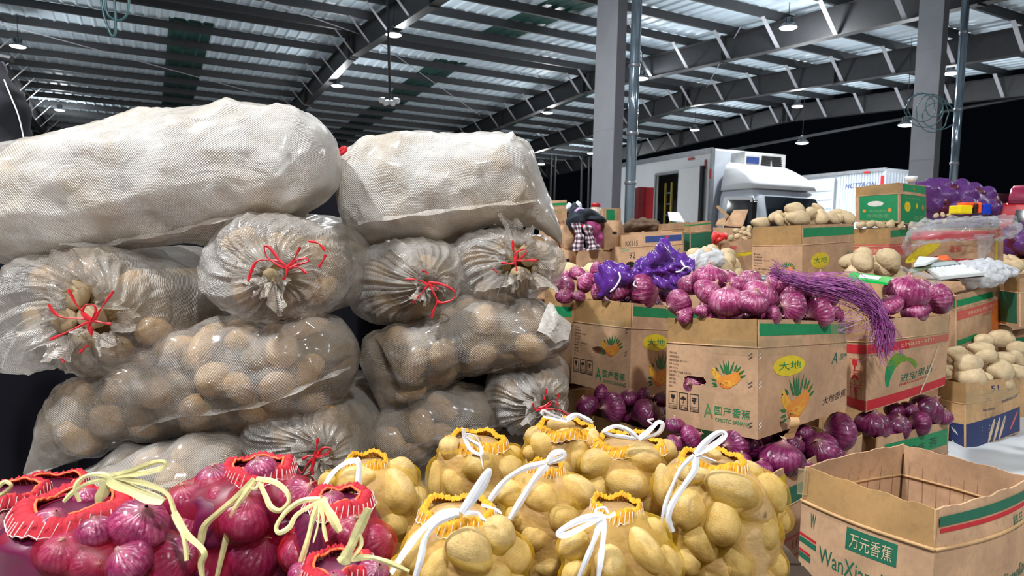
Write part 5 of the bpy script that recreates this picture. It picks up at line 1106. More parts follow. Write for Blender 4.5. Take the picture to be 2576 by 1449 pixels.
# shiny tape on the front box, torn paper label
tp = thing('paper_label', 'torn paper strip curling off the lower edge of the front box', 'label', P(1985, 1060, 1.93))
S_ = [P(1990, 1052, 1.965), P(2008, 1050, 1.935), P(2012, 1066, 1.925), P(2004, 1084, 1.935), P(1996, 1103, 1.94)]
V = []
for i, p in enumerate(spline(S_, 4)): V += [p, p + Vector((-.030 - .004 * math.sin(i), -.006, -.002 + .003 * math.sin(i * 2)))]
mk('paper_strip', V, [(2 * i, 2 * i + 1, 2 * i + 3, 2 * i + 2) for i in range(len(V) // 2 - 1)], M['card_tan'], tp, True)
for (w_, root, u0, u1, v0, v1, sd) in ((W1[0], B1, .55, 1.0, .70, .83, 1), (W1[1], B1, .0, .45, .70, .84, 2), (W1[1], B1, .78, 1.0, .72, .98, 5), (W2[0], B2, .4, .9, .70, .8, 3), (W3[1], B3, .45, .98, .6, .95, 4), (W5[1], B5, .0, .9, .66, .86, 6), (W8[0], B8, .3, .98, .72, .95, 7), (W1[0], B1, .40, .56, .0, .36, 8)):
    r = random.Random(sd); n, m_ = 22, 8; V = []
    for j in range(m_ + 1):
        for i in range(n + 1): V.append(w_.at(u0 + (u1 - u0) * i / n, v0 + (v1 - v0) * j / m_, .0018 + .0035 * max(0, math.sin(i * 1.1 + j * .9 + sd) * math.sin(i * .37 - j * 1.7)) + .001 * r.random()))
    mk('clear_tape', V, [(j * (n + 1) + i, j * (n + 1) + i + 1, (j + 1) * (n + 1) + i + 1, (j + 1) * (n + 1) + i) for j in range(m_) for i in range(n)], M['tape_film'], root, True)
for w_, root in ((W1[0], B1), (W1[1], B1), (W2[0], B2)):   # wire staples along the corner
    for v in (.68, .44, .10):
        for d in (0, .03):
            u = (.95 if w_ is not W1[1] else .03); MB().tube([w_.at(u - .035 if u > .5 else u - .02, v - .012 + d, .001), w_.at(u, v + .012 + d, .002)], .0011, 4).out('staple', M['grey_alu'], root)
# ---------------------------------------------------------------- big empty box at the lower right
LX = P(2020, 1197, 1.606); NX = P(2357, 1306, 1.35); RX = P(2600, 1228, 1.56); BX = LX + RX - NX
def rect_empty():
    zt = .525; root = thing('cardboard_box', 'large empty open brown box at the lower right corner, taped rim', 'box', (NX.x, NX.y, .16))
    def c(p, z): return Vector((p.x, p.y, z))
    zb = .16; cs = [LX, NX, RX, BX]; W = []
    for k in range(4):
        a, b = cs[k], cs[(k + 1) % 4]; W.append(Wall(c(a, zb), c(b, zb), c(b, zt), c(a, zt), .022 if k in (0, 2) else .03))
    for k, w_ in enumerate(W):
        w_.panel('side_panel', M['card'], root, 0, .77, nu=14, nv=6, holes=[(.45, .30, .17, .07)] if k == 0 else [], seed=k)
        w_.panel('flap', M['card_flap'] if k == 0 else M['card'], root, .775, 1, nu=30, nv=4, torn=.007, seed=k + 5, inset=.0, lean=-.003)
        MB().tube([w_.at(i / 16, .772, .001) for i in range(17)], .004, 6).out('fold_crease', M['card_tan'], root, True)
        MB().tube([w_.at(i / 16, .772, -.006) for i in range(17)], .003, 6).out('fold_crease', M['card_tan'], root, True)
        if k in (2, 3):     # flutes crushed on the inside
            for i in range(9): u = .08 + i * .105; MB().tube([w_.at(u + .004 * math.sin(j + i), .15 + .1 * j, -.0045) for j in range(9)], .0008, 4).out('inner_crease', M['card_in'], w_.obj)
    m = MB(); m.add([c(p, zb + .003) for p in cs], [(0, 1, 2, 3)]); m.add([c(p, zb) for p in cs], [(3, 2, 1, 0)]); m.out('bottom_panel', M['card_in'], root)
    MB().tube([c(BX, .2) + Vector((0, -.012, 0)), c(BX, .50) + Vector((0, -.009, 0))], .0016, 5).out('corner_seam', M['dark_line'], root)
    a = Prints(W[0], root)
    for (v, cc) in ((.545, 'red'), (.50, 'green_dark'), (.44, 'red'), (.40, 'green_dark')): a.rect(cc, .0, v, .17 - (.05 if v < .5 else 0), v + (.018 if cc == 'red' else .036), sh=-.012, n=6)
    a.text('green_dark', 'WanXiangJiao', .20, .40, .14, .64, rise=-.01); a.rect('green_dark', .42, .60, .78, .735); a.text('pale', '万元香蕉', .45, .62, .09, .3, off=.0015)
    a.text('green_dark', 'W', .10, .62, .10, .05); a.done()
    b = Prints(W[1], root); b.rect('green_dark', .02, .90, .98, .955, n=20); b.rect('red', .03, .862, .98, .888, n=20); b.text('green_dark', '精品', .68, .75, .09, .14); b.text('green_dark', 'XiangJiao', .5, .4, .12, .45); b.done()
    # tape folded over the left corner
    MB().box(c(LX, .49) + Vector((-.004, -.008, 0)), (.02, -.006, 0), (.003, .01, 0), (0, 0, .06)).out('clear_tape', M['tape_film'], root)
    return root
rect_empty()
# the box under it that it stands on
E_ = [Vector((p.x, p.y, 0)) for p in (LX, NX, RX, BX)]; ce = (E_[0] + E_[2]) / 2
rt = thing('cardboard_box', 'flattened brown cartons under the large empty box', 'box', (ce.x, ce.y, 0)); 
for k in range(4):
    m = MB(); z = .02 + k * .04; e = [ce + (p - ce) * (.97 - .02 * (k % 2)) for p in E_]; m.hexa([p + Vector((0, 0, z - .018)) for p in e] + [p + Vector((0, 0, z + .018)) for p in e]); m.out('flat_carton', M['card'], rt)
# ================================================================ LOOSE PRODUCE IN THE BOXES
def heap(kind, items, view, Yf, row, label, group, lod=3, oc='o', names=()):
    """items: zoom x, y, radius, row, [angle or onion axis angle]; Yf: picture x -> depth of the front row"""
    f_ = tf(view); s = view[2] if view else 1.
    for k, it in enumerate(items):
        px, py = f_(it[0], it[1]); r = it[2] / s; rw = it[3]; an = it[4] if len(it) > 4 else random.uniform(0, 180)
        Y = Yf(px) + r * Yf(px) / FPX * .9 + rw * row; R_ = r * Y / FPX; loc = P(px, py, Y)
        lab = names[k] if k < len(names) and names[k] else label
        named = k < len(names) and names[k]
        if kind == 'o':
            ax = _R * math.cos(math.radians(an)) + _U * math.sin(math.radians(an)) - _F * (it[5] if len(it) > 5 else random.uniform(-.1, .7))
            o = onion(loc, R_, ax, lab, group, oc, lod, random.uniform(.80, .95), parts=(len(it) > 4 or random.random() < .35))
        else: o = potato(loc, R_, R_ * random.uniform(.62, .8), cam_quat(an, yaw=random.uniform(-.4, .4)), lab, group, 'p', lod)
        if not named: reg(o, loc, *SHORT[label])
def lin(*pts):
    xs = [p[0] for p in pts]; ys = [p[1] for p in pts]; return lambda x: float(np.interp(x, xs, ys))
PILES = {}
def fill(kind, q, z, n, label, group, r=.04, oc='o', seed=0, lod=2):
    """second layer under a heap, spread over the quad q (4 world corners)"""
    rr = random.Random(seed); done = []; t = 0; V = []; Fc = []
    while len(done) < n and t < 600:
        t += 1; u, v = rr.uniform(.2, .8), rr.uniform(.22, .85); p = (q[0] * (1 - u) + q[1] * u) * (1 - v) + (q[3] * (1 - u) + q[2] * u) * v; p.z = z + rr.uniform(-.015, .01)
        if any((p - d).length < r * 1.75 for d in done): continue
        done.append(p)
        if kind == 'o': reg(onion(p, r * rr.uniform(.9, 1.1), Vector((rr.gauss(0, 1), rr.gauss(0, 1), rr.gauss(0, 1))), label, group, oc, lod, .9, parts=False), p, *SHORT[label])
        else:
            me = rr.choice(POT['p', lod]); mt = Matrix.LocRotScale(p, Quaternion((rr.gauss(0, 1), rr.gauss(0, 1), rr.gauss(0, 1), rr.gauss(0, 1))).normalized(), (r * 1.25, r * .9, r * .85)); b = len(V)
            V += [tuple(mt @ v_.co) for v_ in me.vertices]; Fc += [tuple(i + b for i in f_.vertices) for f_ in me.polygons]
    PILES[label] = PILES.get(label, -1) + 1
    if V: tag(mk('potato_pile', V, Fc, M['potato_pale'], None, True, None, done[0]), ('bottom layer of ', 'middle layer of ', 'top layer of ')[PILES[label]] + label.replace('potato', 'potatoes'), 'potatoes', None, 'stuff')
SHORT = {'shaded potato between the two far banana boxes': ('shaded potato', 'under the green banana box'), 'red onion lying in the heap of the front banana box': ('red onion', 'front banana box heap'), 'red onion lying in the heap of the shadowed banana box': ('red onion', 'shadowed banana box heap'),
    'dark red onion in the low box under the shadowed banana box': ('dark onion', 'under the shadowed banana box'), 'dark red onion among those under the front banana box': ('dark red onion', 'below the front banana box'),
    'red onion lying in the green apple box': ('red onion', 'green apple box'), 'dark red onion in the box under the green apple box': ('dark red onion', 'below the green apple box'),
    'dusty potato heaped on the middle banana box': ('dusty potato', 'middle banana box heap'), 'dusty potato heaped in the navy-based box': ('dusty potato', 'navy-based box heap'),
    'small dusty potato on the red oval print box': ('small dusty potato', 'red oval print box'), 'potato showing under the wrinkled film': ('potato', 'under the wrinkled film'),
    'long pale potato at the right edge behind the white bag': ('long pale potato', 'right edge behind the white bag'), 'small distant red onion at the right edge': ('small distant onion', 'right edge')}
def topq(W): return [W[0].c[3], W[0].c[2], W[1].c[2], W[2].c[2]]
Z4, Z3, ZR5, Z2 = (1640, 640, 2.587), (1370, 600, 2.787), (2100, 620, 2.588), (1860, 380, 3.598)
g1 = 'red onions heaped in the front banana box'
heap('o', [(175, 315, 95, 0, 200), (215, 395, 66, 0, 160), (325, 368, 52, 0, 90), (372, 250, 108, .3, 60), (370, 150, 112, 1.3, 90), (498, 312, 128, 0, 92, .1), (655, 312, 108, .2, 80, .5), (705, 262, 112, 1.1, 70), (905, 345, 110, 0, 170, .5), (1088, 372, 104, 0, 200, .3), (790, 402, 70, 0, 0), (560, 200, 70, 2.0, 70), (480, 165, 85, 2.2, 90), (905, 235, 100, 1.4, 100), (1010, 270, 95, 1.2, 90), (1200, 385, 58, .4, 30), (1100, 150, 55, 2.6, 90), (820, 190, 85, 2.0, 80), (1150, 260, 85, 1.0, 30), (640, 160, 75, 2.8, 90), (250, 200, 80, 1.4, 90), (1230, 210, 70, 2.2, 90)],
     Z4, lin((1678, 2.11), (1906, 1.90), (2130, 2.15)), .085, 'red onion lying in the heap of the front banana box', g1,
     names=['pink onion at the left corner of the front banana box, neck towards the left', 'small peeling onion low at the left corner of the front banana box', 'small round onion left of the onion with the upright neck', 'glossy dark red onion above and left of the upright-necked onion', '', 'pale striped onion standing with its neck upright on the front banana box', 'pale pink onion right of the upright-necked onion', 'large onion at the back with a brown dried crown', 'peeling pink onion leaning left on the front banana box rim', 'rounded purple onion over the green stripe of the front banana box', 'onion barely showing over the corner of the front banana box'])
fill('o', topq(W1), topq(W1)[0].z - .035, 12, 'red onion lying in the heap of the front banana box', g1, .045, seed=1)
fill('o', topq(W1), topq(W1)[0].z + .02, 9, 'red onion lying in the heap of the front banana box', g1, .045, seed=21)
onion(P(1748, 966, 2.10), .042, -_F * 1 - _R * .8 + _U * .2, 'red onion looking out of the hand hole of the front banana box', None, 'o', 3)
g2 = 'red onions heaped in the shadowed banana box'
heap('o', [(230, 245, 60, 1.6, 90), (290, 310, 80, .8, 150), (370, 235, 75, 1.8, 0), (145, 340, 82, .2, 170), (140, 405, 66, -.3, 90), (240, 405, 50, 0, 90), (150, 275, 50, 1.5, 0), (385, 290, 50, 1.2, 90), (520, 360, 100, .2, 120), (690, 370, 140, 0, 8), (375, 375, 70, .3, 0), (850, 380, 70, .3, 0), (80, 300, 60, 1.0, 90), (600, 300, 90, 1.2, 90), (450, 300, 60, 1.5, 90)], Z3, lin((1380, 2.75), (1444, 2.62), (1590, 2.42), (1765, 2.66)), .085, 'red onion lying in the heap of the shadowed banana box', g2,
     names=['', 'shiny magenta onion in the middle of the heap left of the purple net', '', 'pale pink onion with peeling skin nearest the white sacks', '', '', '', '', '', 'broad dark onion with pale streaks just under the purple net'])
fill('o', topq(W2), topq(W2)[0].z - .03, 14, 'red onion lying in the heap of the shadowed banana box', g2, .045, seed=2)
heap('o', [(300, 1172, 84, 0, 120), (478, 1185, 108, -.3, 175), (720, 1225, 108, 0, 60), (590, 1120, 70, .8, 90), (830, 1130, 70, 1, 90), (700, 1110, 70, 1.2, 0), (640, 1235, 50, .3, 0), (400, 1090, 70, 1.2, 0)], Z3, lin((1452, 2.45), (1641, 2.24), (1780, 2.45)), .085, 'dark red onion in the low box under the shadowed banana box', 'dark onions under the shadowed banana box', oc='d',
     names=['pale violet onion at the left end of the low box', 'glossy magenta onion lying sideways in the low box', 'dull purple onion near the green band of the low box'])
fill('o', topq(W2b), topq(W2b)[0].z - .06, 12, 'dark red onion in the low box under the shadowed banana box', 'dark onions under the shadowed banana box', .045, 'd', seed=3)
fill('o', topq(W2b), topq(W2b)[0].z - .0, 8, 'dark red onion in the low box under the shadowed banana box', 'dark onions under the shadowed banana box', .045, 'd', seed=23)
g3 = 'dark red onions spilling below the front banana box'
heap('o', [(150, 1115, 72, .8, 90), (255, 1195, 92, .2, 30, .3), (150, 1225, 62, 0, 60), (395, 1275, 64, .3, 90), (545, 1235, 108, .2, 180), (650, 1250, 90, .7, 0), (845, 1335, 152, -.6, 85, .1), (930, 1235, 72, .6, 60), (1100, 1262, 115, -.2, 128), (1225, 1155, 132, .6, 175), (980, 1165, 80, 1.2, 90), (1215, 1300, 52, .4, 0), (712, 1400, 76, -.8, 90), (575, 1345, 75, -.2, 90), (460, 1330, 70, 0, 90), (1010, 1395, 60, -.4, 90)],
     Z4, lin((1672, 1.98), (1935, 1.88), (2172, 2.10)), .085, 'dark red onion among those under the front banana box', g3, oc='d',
     names=['bright onion wedged under the left corner of the front banana box', 'pale pink streaked onion behind the tall yellow bag', '', '', 'wide two-toned onion under the middle edge of the front banana box', '', 'big squat onion with radiating stripes, nearest below the front banana box', '', 'shiny purple onion with its neck pointing up left', 'broad veined onion below the right edge of the front banana box', '', '', 'magenta onion low against the yellow net bag'])
fill('o', topq(W1b), topq(W1b)[0].z - .05, 16, 'dark red onion among those under the front banana box', g3, .046, 'd', seed=4)
fill('o', topq(W1b), topq(W1b)[0].z + .01, 8, 'dark red onion among those under the front banana box', g3, .046, 'd', seed=24)
g4 = 'red onions in the green apple box'
heap('o', [(460, 308, 140, .3, 80, .1), (362, 382, 84, 0, 120, .2), (676, 340, 104, .1, 10, .1), (520, 432, 86, 0, 90), (575, 400, 50, .6, 90), (560, 260, 60, 2, 90)], ZR5, lin((2128, 2.42), (2180, 2.32), (2390, 2.5)), .085, 'red onion lying in the green apple box', g4,
     names=['broad flat pink onion highest in the green apple box', 'pale onion left of the broad flat one, beside the twine', 'dark onion with a white neck at the right corner of the green apple box', 'purple onion low on the rim of the green apple box'])
fill('o', topq(W3), topq(W3)[0].z - .03, 14, 'red onion lying in the green apple box', g4, .045, seed=5)
g5 = 'dark red onions below the green apple box'
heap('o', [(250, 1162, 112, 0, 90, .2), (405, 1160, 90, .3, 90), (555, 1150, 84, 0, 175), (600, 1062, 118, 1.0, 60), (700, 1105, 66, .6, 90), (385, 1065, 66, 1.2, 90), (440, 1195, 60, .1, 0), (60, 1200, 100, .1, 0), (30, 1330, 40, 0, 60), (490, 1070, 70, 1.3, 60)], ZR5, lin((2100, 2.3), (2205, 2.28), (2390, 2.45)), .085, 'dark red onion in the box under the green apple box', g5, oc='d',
     names=['pale-sheened purple onion above the green band, left', '', 'onion with bright vertical stripes resting on the box rim', 'very dark large onion under the right corner of the green apple box'])
fill('o', topq(W3b), topq(W3b)[0].z - .05, 14, 'dark red onion in the box under the green apple box', g5, .046, 'd', seed=6)
fill('o', topq(W3b), topq(W3b)[0].z + .01, 8, 'dark red onion in the box under the green apple box', g5, .046, 'd', seed=26)
g6 = 'potatoes heaped on the middle banana box'
heap('p', [(190, 650, 95, 0, 5), (330, 592, 80, .5, 150), (365, 632, 70, 0, 60), (505, 530, 95, .8, 10), (535, 608, 112, 0, 2), (705, 515, 66, .9, 40), (650, 562, 70, .6, 60), (742, 602, 80, 0, 80), (842, 602, 80, .1, 50), (945, 600, 100, .3, 25), (880, 560, 60, .9, 10), (440, 580, 60, .9, 0)], Z2, lin((1892, 3.55), (2018, 3.38), (2149, 3.6)), .09, 'dusty potato heaped on the middle banana box', g6,
     names=['lumpy potato at the left end of the middle banana box', '', '', 'uppermost potato of the heap on the middle banana box', 'long potato lying at the front centre of the middle banana box heap', '', '', '', '', 'long potato at the right end of the middle banana box heap'])
fill('p', topq(W6), topq(W6)[0].z - .02, 12, 'dusty potato heaped on the middle banana box', g6, .05, seed=7)
fill('p', topq(W6), topq(W6)[0].z + .05, 6, 'dusty potato heaped on the middle banana box', g6, .05, seed=27)
g7 = 'potatoes heaped in the navy-based box'; Z8 = (2380, 640, 4.53)
heap('p', [(130, 1132, 130, .9, 10), (30, 1290, 50, .2, 0), (20, 1350, 60, 0, 60), (255, 1265, 185, .3, 165), (275, 1392, 190, 0, 5), (450, 1385, 80, 0, 40), (620, 1320, 185, 0, 20), (790, 1320, 120, .2, 30), (650, 1175, 130, .9, 10), (790, 1175, 120, .8, 40), (450, 1160, 120, .8, 170), (390, 1075, 150, 1.6, 10), (180, 1210, 110, .6, 20), (830, 1065, 130, 1.4, 170), (60, 1190, 110, .8, 60), (610, 960, 150, 3, 0), (420, 980, 120, 3, 0), (660, 860, 90, 4.2, 40)], Z8, lin((2368, 3.14), (2428, 3.02), (2566, 3.2)), .09, 'dusty potato heaped in the navy-based box', g7,
     names=['', '', '', 'long potato slanting in the middle of the navy-based box heap', 'long pale potato lying on the front rim of the navy-based box', '', 'largest potato at the right of the navy-based box heap'])
fill('p', topq(W5), topq(W5)[0].z - .02, 14, 'dusty potato heaped in the navy-based box', g7, .05, seed=8)
# potato boxes standing further back: filled trays
def tray(label, q, z, short, seed, n=16, rows=2):
    """an open carton filled with potatoes; q = four floor-plan corners (x, y)"""
    a = [Vector((x, y, .005)) for x, y in q]; b = [Vector((x, y, z)) for x, y in q]; root = thing('cardboard_box', label, 'box', sum(a, Vector()) / 4)
    for i in range(4): Wall(a[i], a[(i + 1) % 4], b[(i + 1) % 4], b[i], .008).panel('side_panel', M['card_tan' if seed % 2 else 'card'], root, 0, 1, seed=i)
    for k in range(rows): fill('p', b, z - .02 + .045 * k, n - 5 * k, 'dusty potato in the ' + short, 'potatoes in the ' + short, .052, seed=seed + k)
def quad(px0, px1, Y, d): 
    A, B = P(px0, 700, Y), P(px1, 700, Y); return [(A.x, Y), (B.x, Y), (B.x + .06, Y + d), (A.x + .06, Y + d)]
for (px0, px1, py, Y, d, lab, sh, n) in ((1735, 1895, 690, 3.2, .42, 'open carton of dusty potatoes just behind the purple net', 'carton behind the purple net', 22),
        (2148, 2330, 697, 2.95, .38, 'open carton of dusty potatoes right of the middle banana box', 'carton right of the middle banana box', 20),
        (1372, 1560, 705, 3.1, .40, 'open carton of pale potatoes behind the left onion heap', 'carton behind the left onions', 20),
        (2380, 2520, 880, 3.38, .34, 'open carton of shadowed potatoes under the calculator box', 'carton under the calculator box', 14),
        (2524, 2700, 690, 4.6, .40, 'open carton of potatoes far right behind the white bag', 'carton far right', 14)):
    tray(lab, quad(px0, px1, Y, d), P((px0 + px1) / 2, py, Y).z, sh, int(py), n, 3 if py < 700 else 2)
heap('p', [(2010, 412, 66, 0), (2130, 375, 72, .5), (2100, 285, 66, 1.6), (2250, 420, 60, .2), (2270, 330, 66, 1.2), (2230, 250, 60, 2.2), (2330, 230, 60, 2.4), (2330, 350, 50, 1), (2320, 290, 50, 1.6), (2190, 310, 50, 1.5)], (1550, 540, 6.96), lin((1795, 4.25), (1898, 4.2)), .1, 'small dusty potato on the red oval print box', 'potatoes on the red oval print box', 2)
heap('p', [(1200, 570, 50, 0), (1290, 560, 45, .3), (1380, 570, 45, .4), (900, 760, 40, 0), (1310, 655, 40, 0)], (2140, 440, 5.57), lin((2290, 4.05), (2500, 3.95)), .1, 'potato showing under the wrinkled film', 'potatoes under the wrinkled film', 2)
heap('p', [(2165, 566, 13, 0), (2190, 564, 14, .2), (2215, 566, 13, 0), (2240, 565, 14, .3), (2265, 566, 13, .1), (2290, 566, 13, .2), (2312, 566, 12, .3), (2205, 560, 12, 1), (2255, 560, 12, 1)], None, lin((2130, 4.5), (2237, 4.4), (2320, 4.5)), .1, 'shaded potato between the two far banana boxes', 'potatoes between the two far banana boxes', 2)
heap('p', [(2555, 668, 22, 0, 10), (2530, 662, 16, .5, 0)], None, lin((2500, 4.4), (2600, 4.4)), .1, 'long pale potato at the right edge behind the white bag', None, 2)
heap('o', [(2505, 652, 12, 0), (2528, 650, 14, .2), (2552, 655, 15, 0), (2572, 652, 14, .2), (2540, 640, 10, 1)], None, lin((2480, 4.9), (2600, 4.9)), .1, 'small distant red onion at the right edge', 'distant onions at the right edge', 2)

# ================================================================ CLOTH, TWINE, FILM, SMALL THINGS
def crumple(name, st, mat, root, seed, amp=.015, sub=9, Mn=120, sc=26, sup=2.0, part='folded_cloth'):
    """a heaped soft sheet: a lofted body broken into sharp folds"""
    A = interp(st, sub); T = np.array([P(r[0], r[1], r[4])[:] for r in A]); B = np.array([P(r[2], r[3], r[4])[:] for r in A])
    C = (T + B) / 2; ra = np.linalg.norm(T - B, axis=1) / 2 + 1e-4; E1 = (T - B) / (2 * ra[:, None]); ax = np.gradient(C, axis=0); E2 = np.cross(E1, ax); E2 /= np.linalg.norm(E2, axis=1)[:, None]
    G = shell(C, E1, E2, ra, np.abs(A[:, 5]), Mn, sup, [], 1, 1.2, 0, 0); nr = G - C[:, None, :]; nr /= np.linalg.norm(nr, axis=2)[..., None] + 1e-9
    Q = G.reshape(-1, 3); a = np.abs(snoise(Q, sc, seed, 2)); b = np.abs(snoise(Q, sc * 1.9, seed + 7, 2)); d = (a * 1.3 + b * .7 - .8).reshape(G.shape[:2]) * amp
    return grid_obj(part, G + nr * d[..., None], M[mat], root, ends=(True, True))
pn = thing('purple_net_sack', 'empty purple net sack lying crumpled on the shadowed banana box onions', 'net sack', P(1630, 745, 2.6))
crumple('', [(1505, 742, 1512, 752, 2.50, .02), (1518, 700, 1540, 752, 2.52, .05), (1545, 668, 1572, 735, 2.55, .08), (1590, 676, 1605, 722, 2.58, .10), (1632, 640, 1645, 722, 2.58, .10), (1672, 618, 1690, 726, 2.57, .10), (1705, 640, 1718, 728, 2.56, .10), (1735, 645, 1736, 716, 2.56, .07), (1744, 668, 1742, 700, 2.56, .02)], 'net_purple', pn, 5, .030, 10, 150, 30)
for pts in ([(1700, 684, 2.43), (1712, 682, 2.42), (1724, 672, 2.42), (1738, 676, 2.43), (1742, 690, 2.44)], [(1724, 672, 2.42), (1716, 662, 2.43), (1714, 655, 2.44)], [(1556, 684, 2.46), (1560, 700, 2.45), (1548, 722, 2.44), (1535, 734, 2.44)], [(1598, 706, 2.46), (1594, 716, 2.45), (1602, 722, 2.45)]):
    ribbon('drawstring', pts, .006, 'ribbon_white', pn)
# tangled purple twine
tw = MB(); r = random.Random(4)
PATH = [(1945, 682), (1985, 700), (2040, 716), (2095, 722), (2150, 738), (2190, 765), (2212, 800), (2222, 838), (2225, 880)]
for k in range(230):
    o1, o2 = r.gauss(0, 1), r.gauss(0, 1); a = r.choice([0, 0, 0, 1, 2, 3]); e = len(PATH) - r.choice([0, 0, 1, 1, 2]); pts = []
    for i in range(a, e):
        x, y = PATH[i]; sp = (20, 14, 17, 22, 26, 26, 24, 28, 34)[i]
        ox = (o1 * .35 + r.gauss(0, .16)) * sp; oy = (o2 * .62 + r.gauss(0, .2)) * sp
        if i > 5: ox, oy = ox * 1.25, oy * .8
        base = 2.03 + .03 * i if i < 5 else 2.17 - .0 * i
        pts.append(P(x + ox, y + oy, base + r.gauss(0, .012)))
    tw.tube(spline(pts, 4), .0009, 3)
for k in range(34):
    cx_, cy_ = 2120 + r.gauss(0, 40), 795 + r.gauss(0, 18); pts = [P(cx_ + 40 * math.cos(t) * r.uniform(.8, 1.2), cy_ + 24 * math.sin(t) * r.uniform(.7, 1.2), 2.16) for t in (3.4, 2.6, 1.8, 1.0, .2)]; tw.tube(spline(pts, 4), .0008, 3)
for k in range(60):
    x, y = 2225 + r.gauss(0, 20), 850 + r.gauss(0, 20); pts = [P(x, y, 2.2), P(x + r.gauss(0, 10), y + 16, 2.2), P(x + r.gauss(0, 18), y + 32 + r.gauss(0, 8), 2.2)]; tw.tube(spline(pts, 3), .0007, 3)
o = tw.out('purple_twine', plain('purple_twine', srgb(168, 92, 158), .4, vary=.35, vscale=60)); tag(o, 'loose tangle of purple twine draped over the onions and the green apple box', 'twine', kind='stuff')
# steel scoop handle, green tray card
t = thing('metal_rod', 'short dull steel rod lying behind the front onions', 'rod', P(1905, 700, 2.28))
MB().tube([P(1838, 702, 2.3), P(1976, 704, 2.26)], .014, 14).out('rod', M['grey_alu'], t, True); MB().lathe([(.016, -.02), (.018, 0), (.016, .02)], P(1976, 704, 2.26), 14, Vector((1, 0, 0))).out('end_cap', M['grey_alu'], t, True)
t = thing('price_card', 'bright green card with a pale window lying on the onions', 'card', P(2188, 703, 2.5)); gm = plain('bright_green_plastic', srgb(10, 196, 84), .25, vary=.05)
q = [P(2130, 702, 2.38), P(2232, 714, 2.36), P(2246, 700, 2.6), P(2142, 686, 2.62)]; up = Vector((0, 0, .004))
MB().hexa([p - up for p in q] + [p + up for p in q]).out('card_body', gm, t)
c = sum(q, Vector()) / 4; MB().hexa([c + (p - c) * .5 + up * 1.1 for p in q] + [c + (p - c) * .5 + up * 1.4 for p in q]).out('label_window', M['white_plastic'], t)
# calculator and the things round it on the calculator box
zc = P(2400, 690, 3.42).z
def slab(A, B, Cc, D, th): up = Vector((0, 0, th)); return MB().hexa([A, B, Cc, D, A + up, B + up, Cc + up, D + up])
cal = thing('calculator', 'grey desk calculator with rows of white keys lying tilted on a clear bag', 'calculator', P(2400, 690, 3.42))
A, B, Cc, D = P(2362, 704, 3.30), P(2476, 693, 3.33), P(2402, 662, 3.62), P(2318, 672, 3.58)
slab(A, B, Cc, D, .014).out('calculator_body', plain('calculator_grey', srgb(206, 208, 204), .4), cal)
slab(A - Vector((0, 0, .006)), B - Vector((0, 0, .006)), Cc - Vector((0, 0, .006)), D - Vector((0, 0, .006)), .006).out('calculator_base', M['rubber'], cal)
def onq(u, v, h=.0142): return (A * (1 - u) + B * u) * (1 - v) + (D * (1 - u) + Cc * u) * v + Vector((0, 0, h))
MB().hexa([onq(.08, .66), onq(.92, .66), onq(.92, .93), onq(.08, .93), onq(.08, .66, .017), onq(.92, .66, .017), onq(.92, .93, .022), onq(.08, .93, .022)]).out('display_frame', plain('display_frame', srgb(90, 100, 118), .3), cal)
MB().hexa([onq(.13, .69, .0175), onq(.87, .69, .0175), onq(.87, .89, .0215), onq(.13, .89, .0215), onq(.13, .69, .019), onq(.87, .69, .019), onq(.87, .89, .023), onq(.13, .89, .023)]).out('display', plain('grey_display', srgb(176, 190, 190), .15), cal)
km = plain('white_keys', srgb(238, 240, 238), .4)
for i in range(7):
    for j in range(5):
        u, v = .06 + i * .13, .05 + j * .118; a = .095; b = .085
        MB().hexa([onq(u, v), onq(u + a, v), onq(u + a, v + b), onq(u, v + b)] + [onq(u + .01, v + .01, .021), onq(u + a - .01, v + .01, .021), onq(u + a - .01, v + b - .01, .021), onq(u + .01, v + b - .01, .021)]).out('key', km, cal)
t = thing('clipboard', 'thin clipboard with a white sheet leaning behind the calculator', 'clipboard', P(2330, 668, 2.95))
q = [P(2284, 684, 3.42), P(2300, 690, 3.40), P(2392, 656, 3.62), P(2330, 648, 3.70)]; slab(*q, .005).out('board', plain('green_board', srgb(110, 120, 90), .5), t)
q = [P(2298, 672, 3.46), P(2330, 668, 3.46), P(2362, 654, 3.64), P(2312, 650, 3.67)]; slab(*q, .012).out('paper_sheet', M['white_plastic'], t)
t = thing('orange_purse', 'small orange cloth bundle behind the calculator', 'pouch', P(2370, 665, 3.67)); M['orange_cloth'] = plain('orange_cloth', srgb(246, 96, 40), .6)
crumple('', [(2335, 662, 2338, 668, 3.66, .01), (2352, 652, 2352, 670, 3.66, .03), (2368, 643, 2370, 668, 3.66, .04), (2388, 652, 2390, 668, 3.66, .03), (2402, 664, 2402, 668, 3.66, .01)], 'orange_cloth', t, 3, .008, 6, 60, 30, part='cloth')
t = thing('plastic_bag', 'white carrier bag spread flat over the calculator box and hanging right', 'bag', P(2480, 700, 3.45))
crumple('', [(2425, 676, 2430, 712, 3.42, .02), (2448, 664, 2452, 724, 3.43, .08), (2475, 656, 2480, 722, 3.44, .10), (2502, 655, 2505, 716, 3.44, .10), (2528, 664, 2528, 700, 3.43, .07), (2550, 672, 2548, 698, 3.42, .035), (2564, 684, 2560, 692, 3.42, .01)], 'film_white', t, 9, .012, 12, 160, 46, part='bag_film')
crumple('', [(2385, 672, 2386, 684, 3.72, .02), (2410, 660, 2412, 684, 3.72, .06), (2440, 655, 2442, 680, 3.7, .08), (2470, 654, 2472, 680, 3.66, .08), (2490, 660, 2490, 676, 3.64, .03)], 'film_white', t, 10, .010, 9, 120, 46, part='bag_handle')
t = thing('plastic_bag', 'clear crumpled bag under the calculator, between it and the onions', 'bag', P(2290, 700, 2.7))
